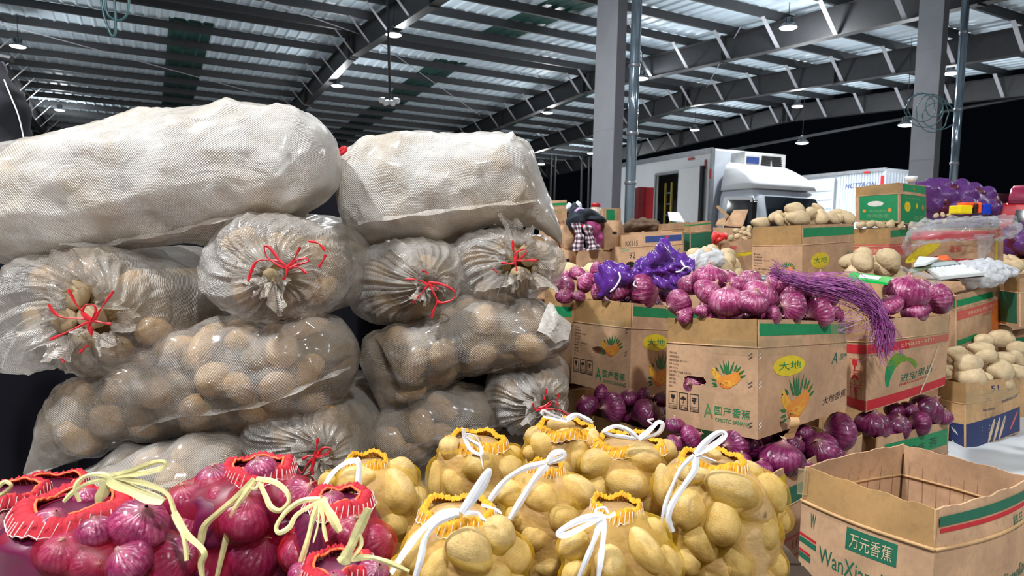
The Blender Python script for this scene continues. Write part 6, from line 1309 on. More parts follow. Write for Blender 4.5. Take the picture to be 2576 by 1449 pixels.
crumple('', [(2232, 690, 2236, 702, 3.11, .02), (2260, 672, 2262, 708, 3.13, .06), (2295, 680, 2298, 708, 3.13, .07), (2325, 690, 2328, 712, 3.14, .07), (2345, 698, 2346, 714, 3.15, .05), (2356, 704, 2356, 712, 3.15, .01)], 'film', t, 12, .010, 10, 140, 55, part='bag_film')
t = thing('plastic_bag', 'white crumpled bag on the potatoes behind the purple net', 'bag', P(1780, 680, 3.4))
crumple('', [(1728, 660, 1730, 680, 3.25, .02), (1745, 640, 1748, 684, 3.28, .06), (1775, 628, 1778, 684, 3.3, .08), (1800, 630, 1802, 676, 3.32, .07), (1813, 655, 1812, 670, 3.32, .02)], 'film_white', t, 14, .014, 10, 140, 34, part='bag_film')
# wrinkled clear film over the banana print box
t = thing('plastic_film', 'sheet of wrinkled clear film draped over the yellow banana print box', 'film', P(2400, 580, 4.1))
crumple('', [(2286, 600, 2290, 640, 4.12, .06), (2300, 566, 2312, 612, 4.08, .16), (2340, 556, 2350, 608, 4.02, .22), (2400, 550, 2400, 604, 3.99, .24), (2450, 545, 2455, 600, 3.98, .22), (2490, 548, 2495, 602, 3.98, .18), (2520, 556, 2522, 598, 4.0, .1), (2530, 570, 2530, 585, 4.02, .02)], 'film', t, 15, .022, 12, 170, 30, part='film_sheet')
crumple('', [(2455, 590, 2500, 590, 3.90, .01), (2458, 620, 2486, 620, 3.88, .012), (2462, 645, 2482, 645, 3.88, .012), (2460, 668, 2484, 668, 3.88, .012)], 'film', t, 16, .012, 8, 60, 40, part='hanging_strip')
t = thing('tape_dispenser', 'yellow, orange and blue plastic case on the film-covered box', 'case', P(2445, 538, 4.0)); 
for (x0, x1, y0, y1, col, nm) in ((2404, 2440, 517, 538, (244, 214, 20), 'yellow_end'), (2420, 2460, 510, 524, (248, 96, 30), 'orange_top'), (2443, 2454, 512, 537, (50, 36, 34), 'black_strap'), (2453, 2464, 510, 537, (246, 92, 34), 'orange_band'), (2463, 2487, 513, 540, (24, 56, 180), 'blue_end')):
    a, b = P(x0, y1, 4.0), P(x1, y0, 4.0); mb = MB().box(((a.x + b.x) / 2, 4.02, (a.z + b.z) / 2), (b.x - a.x, 0, 0), (0, .10 if nm != 'orange_top' else .07, 0), (0, 0, b.z - a.z)); o_ = mb.out(nm, plain(nm, srgb(*col), .35, vary=.04), t)
    bv = o_.modifiers.new('b', 'BEVEL'); bv.width = .008; bv.segments = 2
# far purple sack of onions
def far_net(label, st, seed, n, Yk=.05):
    A = interp(st, 9); T = np.array([P(r_[0], r_[1], r_[4])[:] for r_ in A]); B = np.array([P(r_[2], r_[3], r_[4])[:] for r_ in A]); C = (T + B) / 2; ra = np.linalg.norm(T - B, axis=1) / 2
    E1 = (T - B) / (2 * ra[:, None]); ax = np.gradient(C, axis=0); E2 = np.cross(E1, ax); E2 /= np.linalg.norm(E2, axis=1)[:, None]
    if E2[len(C) // 2][1] > 0: E2 = -E2
    root = thing('onion_net_sack', label, 'net sack', (float(C[len(C) // 2][0]), float(C[len(C) // 2][1]), float(B[:, 2].min())), 'big purple net sacks of onions in the distance'); rr = random.Random(seed); el = []; pl = []; t_ = 0
    while len(pl) < n and t_ < 900:
        t_ += 1; i = rr.randint(2, len(C) - 3); th = rr.uniform(-.3, math.pi + .3); th = math.pi / 2 - (th - math.pi / 2); d = math.cos(th) * E1[i] + math.sin(th) * E2[i]; base = 1 / math.sqrt((math.cos(th) / ra[i]) ** 2 + (math.sin(th) / A[i, 5]) ** 2)
        if base < .07: continue
        p = C[i] + d * (base - .05)
        if any(np.linalg.norm(p - q_) < .09 for q_ in pl): continue
        pl.append(p); el.append(ell(p, Quaternion(), .05, .05, .05, .006))
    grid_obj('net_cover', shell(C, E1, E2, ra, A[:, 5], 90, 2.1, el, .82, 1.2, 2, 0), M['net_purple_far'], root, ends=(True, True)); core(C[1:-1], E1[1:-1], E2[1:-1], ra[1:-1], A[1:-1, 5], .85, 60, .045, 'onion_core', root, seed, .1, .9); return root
far_net('big purple net sack of onions, lying behind the green banana box', [(2305, 455, 2300, 470, 5.3, .03), (2330, 450, 2330, 545, 5.3, .16), (2370, 447, 2360, 580, 5.3, .2), (2410, 450, 2400, 585, 5.3, .22), (2450, 462, 2445, 582, 5.3, .2), (2485, 470, 2480, 575, 5.3, .16), (2506, 490, 2500, 560, 5.3, .08), (2510, 515, 2508, 535, 5.3, .02)], 3, 46)
far_net('second purple net sack, at the right edge', [(2520, 590, 2522, 620, 4.9, .05), (2535, 570, 2535, 640, 4.9, .12), (2560, 558, 2560, 648, 4.9, .16), (2600, 552, 2600, 650, 4.9, .16), (2640, 560, 2640, 640, 4.9, .1)], 5, 14)
qs = [P(2330, 600, 5.15), P(2540, 600, 5.15)]; support([Vector((qs[0].x, 5.1, P(2400, 583, 5.3).z)), Vector((qs[1].x, 5.1, P(2400, 583, 5.3).z)), Vector((qs[1].x, 5.6, P(2400, 583, 5.3).z)), Vector((qs[0].x, 5.6, P(2400, 583, 5.3).z))], 'big purple net sack', 5)
qs = [P(2515, 648, 4.75), P(2660, 648, 4.75)]; support([Vector((qs[0].x, 4.72, qs[0].z)), Vector((qs[1].x, 4.72, qs[0].z)), Vector((qs[1].x, 5.1, qs[0].z)), Vector((qs[0].x, 5.1, qs[0].z))], 'right edge purple sack', 6)
t = thing('plastic_cup', 'small white plastic dish on the corner of the green banana box', 'cup', P(2295, 456, 4.65)); MB().lathe([(.022, 0), (.034, .01), (.040, .035), (.036, .035), (.03, .012)], P(2292, 457, 4.66), 20).out('cup_body', M['white_plastic'], t, True)
# pile of clothes at left centre
for nm, lab, col, st, amp in (('dark_jacket', 'dark slate jacket heaped on the bulging cartons', (40, 48, 58), [(1424, 548, 1424, 566, 4.25, .03), (1440, 528, 1442, 570, 4.25, .1), (1465, 526, 1468, 566, 4.25, .12), (1495, 534, 1498, 562, 4.25, .1), (1520, 548, 1522, 562, 4.25, .05), (1528, 555, 1527, 560, 4.25, .01)], .03),
        ('purple_shirt', 'purple-red cloth hanging down beside the chequered cloth', (150, 60, 110), [(1470, 560, 1490, 560, 4.22, .03), (1478, 580, 1512, 578, 4.2, .035), (1486, 600, 1516, 600, 4.2, .035), (1490, 622, 1508, 622, 4.2, .02)], .02),
        ('red_cloth', 'bright red cloth tucked between the jacket and the purple cloth', (206, 20, 44), [(1456, 566, 1458, 572, 4.2, .02), (1475, 562, 1478, 576, 4.18, .05), (1496, 566, 1498, 574, 4.18, .02)], .01),
        ('lilac_cloth', 'lilac cloth lying over the dark jacket', (196, 160, 214), [(1448, 528, 1449, 536, 4.22, .02), (1466, 524, 1468, 536, 4.2, .05), (1488, 528, 1490, 536, 4.2, .02)], .01),
        ('white_bag', 'thin white bag with two tied ears on top of the dark jacket', (236, 240, 246), [(1424, 520, 1425, 532, 4.3, .02), (1432, 512, 1434, 530, 4.3, .05), (1444, 517, 1445, 530, 4.3, .05), (1452, 512, 1454, 529, 4.3, .05), (1462, 520, 1462, 528, 4.3, .02)], .02)):
    M[nm] = plain(nm + '_fabric', srgb(*col), .8 if nm != 'white_bag' else .35, vary=.15); t = thing(nm, lab, 'bag' if nm == 'white_bag' else 'clothing', P((st[0][0] + st[-1][0]) / 2, st[-1][3], 4.25)); crumple('', st, nm, t, len(lab), amp, 8, 80, 22, part='cloth' if nm != 'white_bag' else 'bag_film')
def m_check():
    m, nt, b = newmat('chequered_cloth'); tc = nd(nt, 'ShaderNodeTexCoord'); s = nd(nt, 'ShaderNodeSeparateXYZ'); lk(nt, tc.outputs['UV'], s.inputs[0]); k = 2 * math.pi / .03
    a = math_n(nt, 'GREATER_THAN', math_n(nt, 'SINE', math_n(nt, 'MULTIPLY', s.outputs[0], k)), 0); c = math_n(nt, 'GREATER_THAN', math_n(nt, 'SINE', math_n(nt, 'MULTIPLY', s.outputs[1], k)), 0)
    lk(nt, ramp(nt, math_n(nt, 'MULTIPLY', math_n(nt, 'ADD', a, c), .5), [(.0, srgb(225, 218, 222)), (.5, srgb(140, 112, 124)), (1., srgb(58, 40, 52))]), b.inputs['Base Color']); b.inputs['Roughness'].default_value = .85; return m
M['check'] = m_check()
t = thing('chequered_cloth', 'chequered cloth with two hanging tails over the bulging cartons', 'clothing', P(1465, 632, 4.15))
crumple('', [(1438, 566, 1462, 562, 4.16, .03), (1442, 590, 1468, 588, 4.14, .03), (1443, 612, 1466, 612, 4.14, .03), (1444, 632, 1462, 630, 4.14, .02)], 'check', t, 31, .02, 8, 80, 26, part='cloth_tail')
crumple('', [(1462, 566, 1484, 572, 4.15, .03), (1474, 590, 1490, 588, 4.13, .03), (1478, 610, 1496, 608, 4.13, .03), (1478, 630, 1496, 628, 4.13, .02)], 'check', t, 32, .02, 8, 80, 26, part='cloth_tail')
t = thing('plastic_jar', 'clear plastic jar with a red screw lid beside the small logo box', 'jar', P(1498, 544, 4.4)); jb = P(1498, 545, 4.4); M['jar'] = plain('cloudy_jar', srgb(206, 190, 170), .2)
MB().lathe([(.035, 0), (.038, .01), (.036, .05), (.026, .062)], jb, 24).out('jar_body', M['jar'], t, True); MB().lathe([(.03, .062), (.03, .082), (.027, .085)], jb, 24).out('jar_lid', M['red_paint'], t, True)
t = thing('plastic_bag', 'bright red plastic bag beside the red oval print box', 'bag', P(1808, 610, 4.3)); M['redbag'] = plain('red_bag_film', srgb(238, 60, 60), .3)
crumple('', [(1791, 590, 1792, 608, 4.1, .02), (1800, 584, 1802, 612, 4.1, .06), (1815, 586, 1818, 600, 4.1, .05), (1828, 590, 1828, 596, 4.1, .02)], 'redbag', t, 44, .02, 8, 70, 30, part='bag_film')
t = thing('open_flap_carton', 'dark open carton flaps leaning up before the white truck', 'box', P(1840, 590, 5.2))
slab(P(1822, 568, 5.2), P(1868, 572, 5.2), P(1882, 531, 5.35), P(1846, 532, 5.35), .012).out('flap', M['card'], t); slab(P(1802, 522, 5.2), P(1830, 548, 5.2), P(1834, 545, 5.25), P(1806, 519, 5.25), .01).out('flap', M['card_tan'], t); slab(P(1800, 568, 5.2), P(1822, 568, 5.2), P(1830, 548, 5.3), P(1806, 556, 5.3), .01).out('flap', M['card'], t)
support([P(1790, 570, 5.15), P(1885, 572, 5.15), P(1890, 572, 5.5), P(1795, 570, 5.5)], 'dark open flaps', 7)
support([P(1895, 600, 5.4), P(1990, 600, 5.4), P(1990, 600, 5.8), P(1895, 600, 5.8)], 'middle potato heap, behind it', 8)
support([P(1560, 566, 5.3), P(1665, 562, 5.3), P(1670, 562, 5.7), P(1565, 566, 5.7)], 'brown rags', 9)
t = thing('brown_rag', 'dark brown rags and film lying on a carton in front of the column', 'rags', P(1610, 570, 5.2)); M['rag'] = plain('brown_rag', srgb(92, 70, 52), .8, vary=.4)
crumple('', [(1558, 574, 1559, 584, 4.9, .03), (1575, 566, 1578, 584, 4.9, .1), (1600, 560, 1604, 578, 4.9, .12), (1635, 562, 1638, 574, 4.9, .1), (1656, 566, 1656, 572, 4.9, .03)], 'rag', t, 51, .03, 8, 80, 16, part='rag_cloth')
t = thing('style_board', 'small pale printed card standing on the boxes before the truck door', 'card', P(1700, 553, 5.0)); slab(P(1684, 556, 5.0), P(1722, 560, 5.0), P(1708, 536, 5.06), P(1680, 535, 5.06), .006).out('card_body', M['white_plastic'], t)
# left edge: hanging coats, black sheets for the deep shade behind the stacks
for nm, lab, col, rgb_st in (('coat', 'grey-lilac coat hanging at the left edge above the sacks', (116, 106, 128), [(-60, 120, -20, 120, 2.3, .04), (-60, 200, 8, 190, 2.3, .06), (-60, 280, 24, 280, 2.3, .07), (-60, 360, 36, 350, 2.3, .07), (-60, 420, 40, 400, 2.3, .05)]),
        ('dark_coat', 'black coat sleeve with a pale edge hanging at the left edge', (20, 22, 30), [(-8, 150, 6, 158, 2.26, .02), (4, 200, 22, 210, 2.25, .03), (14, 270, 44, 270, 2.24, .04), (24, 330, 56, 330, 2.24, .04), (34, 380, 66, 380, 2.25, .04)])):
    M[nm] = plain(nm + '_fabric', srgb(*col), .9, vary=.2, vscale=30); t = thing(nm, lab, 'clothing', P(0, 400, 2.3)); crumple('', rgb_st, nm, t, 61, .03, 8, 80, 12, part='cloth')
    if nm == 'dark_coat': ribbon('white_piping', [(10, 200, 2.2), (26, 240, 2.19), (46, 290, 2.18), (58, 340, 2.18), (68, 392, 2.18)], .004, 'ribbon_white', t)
MB().tube([P(-120, 118, 2.3), P(30, 150, 2.3)], .012, 8).out('clothes_rail', M['steel_dark'], t)
MB().tube([Vector((P(-90, 118, 2.3).x, 2.3, 0)), P(-90, 112, 2.3)], .015, 8).out('rail_post', M['steel_dark'], t)
dk = thing('shade_backdrop', 'black tarpaulin added for the deep shade behind the left stack of sacks', 'backdrop', (-1.6, 2.95, 0)); V = []; n = 60; m_ = 24  # added black sheet, standing for the deep shade behind the left sacks
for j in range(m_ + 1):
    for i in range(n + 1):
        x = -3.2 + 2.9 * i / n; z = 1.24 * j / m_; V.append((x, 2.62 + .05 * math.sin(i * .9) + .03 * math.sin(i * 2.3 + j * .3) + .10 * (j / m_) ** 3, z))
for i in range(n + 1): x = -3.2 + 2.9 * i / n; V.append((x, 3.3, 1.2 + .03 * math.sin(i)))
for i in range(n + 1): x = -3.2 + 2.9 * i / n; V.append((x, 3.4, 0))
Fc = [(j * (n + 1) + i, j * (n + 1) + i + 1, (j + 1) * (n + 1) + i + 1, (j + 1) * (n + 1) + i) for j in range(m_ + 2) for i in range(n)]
mk('shade_sheet', V, Fc, M['shade_black'], dk, True)
dk2 = thing('shade_backdrop', 'black tarpaulin added for the deep shade behind the right stack of sacks', 'backdrop', (.2, 3.0, 0)); V = []  # same again: a black sheet as the shade behind the right sacks
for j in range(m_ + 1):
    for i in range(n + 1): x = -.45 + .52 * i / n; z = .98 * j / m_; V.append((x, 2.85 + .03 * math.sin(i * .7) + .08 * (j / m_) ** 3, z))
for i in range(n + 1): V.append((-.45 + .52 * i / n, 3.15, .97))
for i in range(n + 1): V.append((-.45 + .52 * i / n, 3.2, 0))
mk('shade_sheet', V, Fc, M['shade_black'], dk2, True)
# white plastic sheet on the floor at right
V = []; n, m_ = 60, 50
for j in range(m_ + 1):
    for i in range(n + 1):
        x, y = 1.62 + 2.2 * i / n, 2.55 + 1.15 * j / m_; V.append((x, y, .168 + .010 * abs(math.sin(x * 7 + 2 * math.sin(y * 5))) * abs(math.sin(y * 9 + x * 3)) + .004 * math.sin(x * 31 + y * 17)))
mk0 = mk('plastic_sheet', V, [(j * (n + 1) + i, j * (n + 1) + i + 1, (j + 1) * (n + 1) + i + 1, (j + 1) * (n + 1) + i) for j in range(m_) for i in range(n)], plain('white_sheet', srgb(214, 218, 222), .45, vary=.1, vscale=2), None, True)
tag(mk0, 'crumpled white plastic sheet under the navy-based box at the right', 'sheet')
t = thing('cable_piece', 'bright blue strap on the corner of the navy-based box', 'strap', P(2570, 955, 3.7)); ribbon('strap_band', [(2560, 950, 3.72), (2572, 956, 3.7), (2590, 968, 3.68)], .02, 'blue_strap', t)

# ================================================================ TRUCKS
def truck_frame(px, py, z, heading=Vector((.39, -.92, 0))):
    hz = 602.5 + .0244 * (px - CX); Y = (z - CAM.z) * FPX / (hz - py); p = P(px, py, Y); f = heading.normalized(); s = Vector((-f.y, f.x, 0)); return Vector((p.x, p.y, 0)), f, s
up = Vector((0, 0, 1))
o0, f, s = truck_frame(1792, 381, 3.2)       # near upper front corner of the cargo body; f forward, s towards the far side
T1 = thing('box_truck', 'white refrigerated box truck with its side door slid open, behind the left column', 'truck', o0 - f * 2.5 + s)
W_, L_ = 2.15, 5.4
def bx(m, a, b, c, d, e, g): """a..b along f (backwards negative), c..d along s, e..g up"""; return m.hexa([o0 + f * a + s * c + up * e, o0 + f * b + s * c + up * e, o0 + f * b + s * d + up * e, o0 + f * a + s * d + up * e, o0 + f * a + s * c + up * g, o0 + f * b + s * c + up * g, o0 + f * b + s * d + up * g, o0 + f * a + s * d + up * g])
da, db, dz = -2.15, -.62, 2.78          # the door opening in the near side
m = MB(); bx(m, -L_, da, 0, .06, .95, 3.2); bx(m, db, 0, 0, .06, .95, 3.2); bx(m, da, db, 0, .06, dz, 3.2); m.out('side_wall', M['white_paint'], T1)
for args, nm, mt in (((-L_, 0, W_ - .06, W_, .95, 3.2), 'far_wall', 'white_paint'), ((-L_, 0, 0, W_, 3.2, 3.24), 'roof', 'white_paint'), ((-L_, 0, 0, W_, .85, .95), 'floor_pan', 'grey_alu'), ((-.06, 0, .06, W_ - .06, .95, 3.2), 'front_wall', 'silver_paint'), ((-L_, -L_ + .06, .06, W_ - .06, .95, 3.2), 'rear_wall', 'white_paint'),
        ((-.05, .03, -.02, .06, .95, 3.24), 'corner_post', 'grey_alu'), ((-L_, 0, -.02, .05, 3.14, 3.26), 'roof_rail', 'grey_alu'), ((-L_, 0, -.03, .04, .86, .98), 'sill_rail', 'grey_alu'), ((da - .05, da, -.03, .0, .95, dz + .05), 'door_frame', 'grey_alu'), ((da, db, -.03, .0, dz, dz + .06), 'door_frame', 'grey_alu')):
    m = MB(); bx(m, *args); m.out(nm, M[mt], T1)
m = MB(); bx(m, da + 1.05, db + .34, -.10, -.05, 1.0, dz + .06); dr = m.out('sliding_door', M['white_plastic'], T1); m = MB(); bx(m, db + .34, db + .43, -.11, -.04, 1.0, dz + .08); m.out('door_seal', M['rubber'], T1)
m = MB(); bx(m, da + .45, db, .5, .52, 1.0, 2.75); m.out('inner_partition', plain('pale_green_grey_lining', srgb(160, 172, 162), .5), T1)
for i in range(2): m = MB(); bx(m, da + .08 + .26 * i, da + .12 + .26 * i, .2, .24, 1.0, 2.6); m.out('rack_post', plain('yellow_rack', srgb(196, 170, 70), .5), T1)
for i in range(5): m = MB(); bx(m, da + .1, da + .38, .2, .23, 1.2 + .28 * i, 1.23 + .28 * i); m.out('rack_bar', M['grey_alu'], T1)
for (a, z, w_, h_) in ((-.85, 3.05, .22, .05), (-.22, 2.78, .05, .22), (-.03, 2.55, .05, .22), (-.02, 1.2, .06, .3)):
    m = MB(); bx(m, a, a + w_, -.035, -.02, z, z + h_); m.out('red_reflector', M['red_paint'], T1)
for k in range(4):
    t = thing('green_sack', 'green sack stacked inside the open truck door, ' + ('bottom', 'second', 'third', 'topmost')[k], 'sack', o0 + f * (da + .6) + s * .3 + up * (.97 + .22 * k)); M['gsack'] = M.get('gsack') or plain('green_sack_weave', srgb(70, 140, 90), .6, vary=.25)
    c = o0 + f * (da + .75) + s * .32 + up * (1.08 + .22 * k); m = MB(); m.tube([c - f * .55, c - f * .5, c - f * .2, c + f * .1 + up * .02, c + f * .5, c + f * .56], [.03, .10, .125, .12, .10, .02], 14); m.out('sack_body', M['gsack'], t, True)
# refrigeration unit
m = MB(); bx(m, .0, .45, .55, 1.75, 2.78, 3.16); ru = m.out('cooling_unit', plain('cooling_unit_white', srgb(206, 208, 204), .4), T1)
m = MB(); bx(m, .45, .47, .60, .95, 2.9, 3.05); m.out('blue_badge', INK['blue'], T1)
for j in range(6):
    for (c0, c1) in ((1.0, 1.28), (1.36, 1.64)): m = MB(); d_ = .02 * j * (1 if c0 < 1.2 else -1); bx(m, .45, .475, c0 + d_ * .4, c1 + d_ * .4, 2.83 + .048 * j, 2.855 + .048 * j); m.out('vent_slat', M['rubber'], T1)
# cab: lofted sections from floor to roof
def cab_sec(z, f0, f1, c0, c1, r=.16):
    pts = []; 
    for (cx_, cy_, a0) in ((f0 + r * .3, c0 + r * .3, 180), (f1 - r, c0 + r, 270), (f1 - r, c1 - r, 0), (f0 + r * .3, c1 - r * .3, 90)):
        rr_ = r if cx_ > f0 + r * .5 else r * .3
        for k in range(5): a = math.radians(a0 + k * 22.5); pts.append(o0 + f * (cx_ + rr_ * math.cos(a)) + s * (cy_ + rr_ * math.sin(a)) + up * z)
    return [p[:] for p in pts]
G = np.array([cab_sec(z, .12, fr, .10 + i_, 1.98 - i_) for z, fr, i_ in ((.5, 1.62, .0), (.9, 1.66, -.02), (1.3, 1.64, -.02), (1.45, 1.60, 0), (1.8, 1.48, .03), (2.1, 1.36, .06), (2.22, 1.26, .09), (2.30, 1.1, .15), (2.34, .95, .25))])
grid_obj('cab_body', G, M['silver_paint'], T1, ends=(True, True))
def quadp(nm, pts, mat, th=.012): 
    n_ = (pts[1] - pts[0]).cross(pts[-1] - pts[0]).normalized() * th; mb = MB(); k = len(pts); mb.add([p - n_ for p in pts] + [p + n_ for p in pts], [tuple(range(k)), tuple(range(2 * k - 1, k - 1, -1))] + [(i, k + i, k + (i + 1) % k, (i + 1) % k) for i in range(k)]); return mb.out(nm, M[mat], T1)
def cp_(a, c, z): return o0 + f * a + s * c + up * z
quadp('side_window', [cp_(.42, .085, 1.42), cp_(1.36, .085, 1.40), cp_(1.16, .125, 2.02), cp_(.48, .125, 2.05)], 'dark_glass'); quadp('windscreen', [cp_(1.62, .24, 1.46), cp_(1.62, 1.84, 1.46), cp_(1.385, 1.76, 2.1), cp_(1.385, .32, 2.1)], 'dark_glass')
quadp('window_frame', [cp_(.36, .088, 1.34), cp_(1.44, .088, 1.32), cp_(1.20, .128, 2.08), cp_(.42, .128, 2.12)], 'white_plastic', .006); quadp('lower_grille', [cp_(1.665, .4, .8), cp_(1.665, 1.7, .8), cp_(1.665, 1.7, 1.1), cp_(1.665, .4, 1.1)], 'rubber')
G = np.array([cab_sec(z, .14, fr, .14 + i_, 1.94 - i_, .2) for z, fr, i_ in ((2.28, 1.34, .0), (2.42, 1.28, .02), (2.58, 1.08, .05), (2.74, .78, .08), (2.86, .5, .12), (2.93, .34, .2))]); grid_obj('roof_fairing', G, M['white_paint'], T1, ends=(True, True))
m = MB(); bx(m, 1.5, 1.62, -.22, -.10, 1.5, 1.95); m.out('wing_mirror', M['rubber'], T1); MB().tube([cp_(1.4, .1, 2.0), cp_(1.56, -.14, 1.98), cp_(1.56, -.16, 1.6)], .015, 6).out('mirror_arm', M['rubber'], T1)
m = MB(); bx(m, 1.55, 1.67, 2.02, 2.16, 1.4, 1.85); m.out('wing_mirror', M['rubber'], T1)
for (a, c) in ((.75, .1), (.75, 1.75), (-3.9, .1), (-3.9, 1.75)): MB().lathe([(.2, 0), (.38, .02), (.42, .06), (.42, .2), (.38, .24), (.2, .25)], cp_(a, c, .42), 24, s).out('wheel', M['rubber'], T1, True)
m = MB(); bx(m, -L_, 1.4, .55, 1.6, .55, .85); m.out('chassis', M['steel_dark'], T1)
# second truck: ribbed white box body
o0, f, s = truck_frame(2229, 428, 3.5); T2 = thing('box_truck', 'white ribbed cargo truck body beyond the first truck, left of the right column', 'truck', o0 - f * 3.5 + s); W_, L_ = 2.3, 8.5
for args, nm, mt in (((-L_, 0, 0, .05, .95, 3.5), 'side_wall', 'truck_grey'), ((-L_, 0, W_ - .05, W_, .95, 3.5), 'far_wall', 'truck_grey'), ((-L_, 0, 0, W_, 3.5, 3.53), 'roof', 'truck_grey'), ((-.05, 0, .05, W_ - .05, .95, 3.5), 'front_wall', 'silver_paint'), ((-L_, 0, 0, W_, .9, .95), 'floor_pan', 'grey_alu'), ((-L_, -L_ + .05, 0, W_, .95, 3.5), 'rear_wall', 'truck_grey'),
        ((-L_, .02, -.04, .04, 3.44, 3.55), 'roof_rail', 'grey_alu'), ((-.05, .04, -.04, .05, .95, 3.5), 'corner_post', 'truck_grey')): m = MB(); bx(m, *args); m.out(nm, M[mt], T2)
for (x0, x1) in ((-5.6, -3.75), (-3.65, -1.9)):
    m = MB(); bx(m, x0, x1, -.03, 0, 1.0, 3.3); dd = m.out('side_door', M['truck_grey'], T2)
    for j in range(7): m = MB(); bx(m, x0 + .08, x1 - .08, -.045, -.03, 1.15 + .3 * j, 1.19 + .3 * j); m.out('door_rib', M['silver_paint'], T2)
for x in (-3.72, -3.62, -1.86): m = MB(); bx(m, x, x + .04, -.07, -.03, .98, 3.35); m.out('lock_bar', M['grey_alu'], T2)
for k in range(17): m = MB(); bx(m, -1.7 + .1 * k, -1.66 + .1 * k, -.02, 0, 1.0, 3.42); m.out('wall_rib', M['truck_grey'], T2)
for k in range(16): m = MB(); bx(m, 0, .02, .15 + .13 * k, .21 + .13 * k, 1.0, 3.4); m.out('front_rib', M['silver_paint'], T2)
for (a, z, w_, h_) in ((-.75, 3.42, .2, .06), (-.12, 3.0, .1, .3)): m = MB(); bx(m, a, a + w_, -.06, -.04, z, z + h_); m.out('red_reflector', M['red_paint'], T2)
w2 = Wall(cp_(-1.6, -.024, 2.9), cp_(-.2, -.024, 2.9), cp_(-.2, -.024, 3.3), cp_(-1.6, -.024, 3.3)); q = Prints(w2, T2); q.text('blue', 'HCTTRON', .1, .2, .4, .8, shear=.3); q.done()
m = MB(); bx(m, -L_, .5, .6, 1.7, .5, .9); m.out('chassis', M['steel_dark'], T2)
for (a, c) in ((-1.2, .05), (-6.5, .05), (-7.4, .05), (-1.2, 1.9), (-6.5, 1.9)): MB().lathe([(.2, 0), (.42, .02), (.47, .06), (.47, .25), (.42, .28), (.2, .3)], cp_(a, c, .48), 24, s).out('wheel', M['rubber'], T2, True)
G = np.array([cab_sec(z, .6, fr, .12, 2.1, .18) for z, fr in ((.5, 2.4), (1.3, 2.45), (2.0, 2.3), (2.5, 2.1), (2.6, 1.9))]); grid_obj('cab_body', G, M['truck_grey'], T2, ends=(True, True))
# red truck at the right edge
o0, f, s = truck_frame(2513, 480, 2.35); T3 = thing('red_truck', 'red lorry cab cut off by the right edge, crimson wind deflector on top', 'truck', o0 + s); 
G = np.array([cab_sec(z, 0, fr, 0 + i_, 2.1 - i_, .16) for z, fr, i_ in ((.5, 1.7, 0), (1.2, 1.75, 0), (1.75, 1.6, .04), (2.0, 1.45, .08), (2.08, 1.3, .14))]); grid_obj('cab_body', G, M['red_paint'], T3, ends=(True, True))
G = np.array([cab_sec(z, .1, fr, .1 + i_, 2.0 - i_, .2) for z, fr, i_ in ((2.06, 1.3, 0), (2.2, 1.1, .03), (2.38, .7, .08), (2.45, .5, .16))]); M['crimson'] = plain('crimson_paint', srgb(142, 24, 66), .2); grid_obj('wind_deflector', G, M['crimson'], T3, ends=(True, True))
def qp3(nm, pts, mat): n_ = (pts[1] - pts[0]).cross(pts[-1] - pts[0]).normalized() * .012; mb = MB(); mb.hexa([p - n_ for p in pts] + [p + n_ for p in pts]); return mb.out(nm, M[mat], T3)
qp3('side_window', [cp_(.3, -.01, 1.45), cp_(1.3, -.01, 1.42), cp_(1.2, .05, 1.92), cp_(.35, .05, 1.92)], 'dark_glass'); qp3('windscreen', [cp_(1.72, .2, 1.4), cp_(1.72, 1.9, 1.4), cp_(1.5, 1.8, 1.95), cp_(1.5, .3, 1.95)], 'dark_glass')
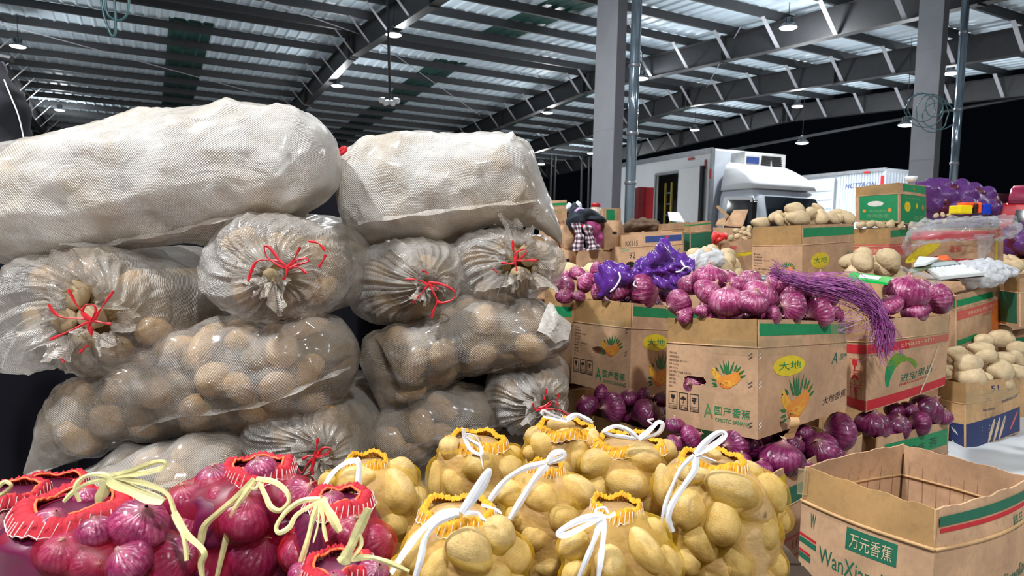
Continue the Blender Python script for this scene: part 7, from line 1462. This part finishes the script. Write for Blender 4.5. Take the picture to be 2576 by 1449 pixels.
m = MB(); bx(m, -.9, -.1, -.05, 2.2, .8, 2.3); M['dgreen'] = plain('dark_green_tarp', srgb(26, 64, 60), .6); m.out('cargo_cover', M['dgreen'], T3)
for (a, c) in ((.8, 0), (.8, 1.8), (-3.5, 0), (-3.5, 1.8)): MB().lathe([(.2, 0), (.4, .02), (.44, .06), (.44, .22), (.4, .26), (.2, .27)], cp_(a, c, .45), 20, s).out('wheel', M['rubber'], T3, True)
# red cabinet beside the left column
a = P(1607, 470, 10.6); b = P(1643, 470, 10.6); t = thing('red_cabinet', 'tall red metal cabinet standing right of the left column', 'cabinet', ((a.x + b.x) / 2, 10.7, 0)); h = a.z
m = MB(); m.box(((a.x + b.x) / 2 - .05, 10.75, h / 2), ((b.x - a.x) * .55, 0, 0), (0, .3, 0), (0, 0, h)); m.out('cabinet_body', plain('dark_red_paint', srgb(150, 14, 34), .4), t)
m = MB(); m.box(((a.x + b.x) / 2 + .05, 10.7, h / 2), ((b.x - a.x) * .55, 0, 0), (0, .34, 0), (0, 0, h - .02)); m.out('cabinet_door', M['red_paint'], t); MB().box(((a.x + b.x) / 2 + .02, 10.52, h * .5), (.02, 0, 0), (0, .02, 0), (0, 0, .15)).out('handle', M['grey_alu'], t)
# faint dark poles against the night
for px in (1384, 1394, 1462, 1480): 
    q = P(px, 500, 34); t = tag(MB().tube([(q.x, 34, 0), (q.x, 34, 5.2)], .05, 6).out('far_pole', M['steel_dark'], None, loc=(q.x, 34, 0)), 'thin dark pole far off in the night, ' + {1384: 'nearest the white sack', 1394: 'second from the white sack', 1462: 'third from the white sack', 1480: 'nearest the thick column'}[px], 'pole', 'far dark poles')

t = thing('pallet', 'low pallet under the white plastic sheet at the right', 'pallet', (2.7, 3.1, 0))
for i in range(8): MB().box((2.72, 2.62 + .145 * i, .152), (2.1, 0, 0), (0, .12, 0), (0, 0, .022)).out('plank', M['card_tan'], t)
for x in (1.75, 2.72, 3.7): MB().box((x, 3.12, .07), (.1, 0, 0), (0, 1.1, 0), (0, 0, .14)).out('bearer', M['card_tan'], t)
place_labels()
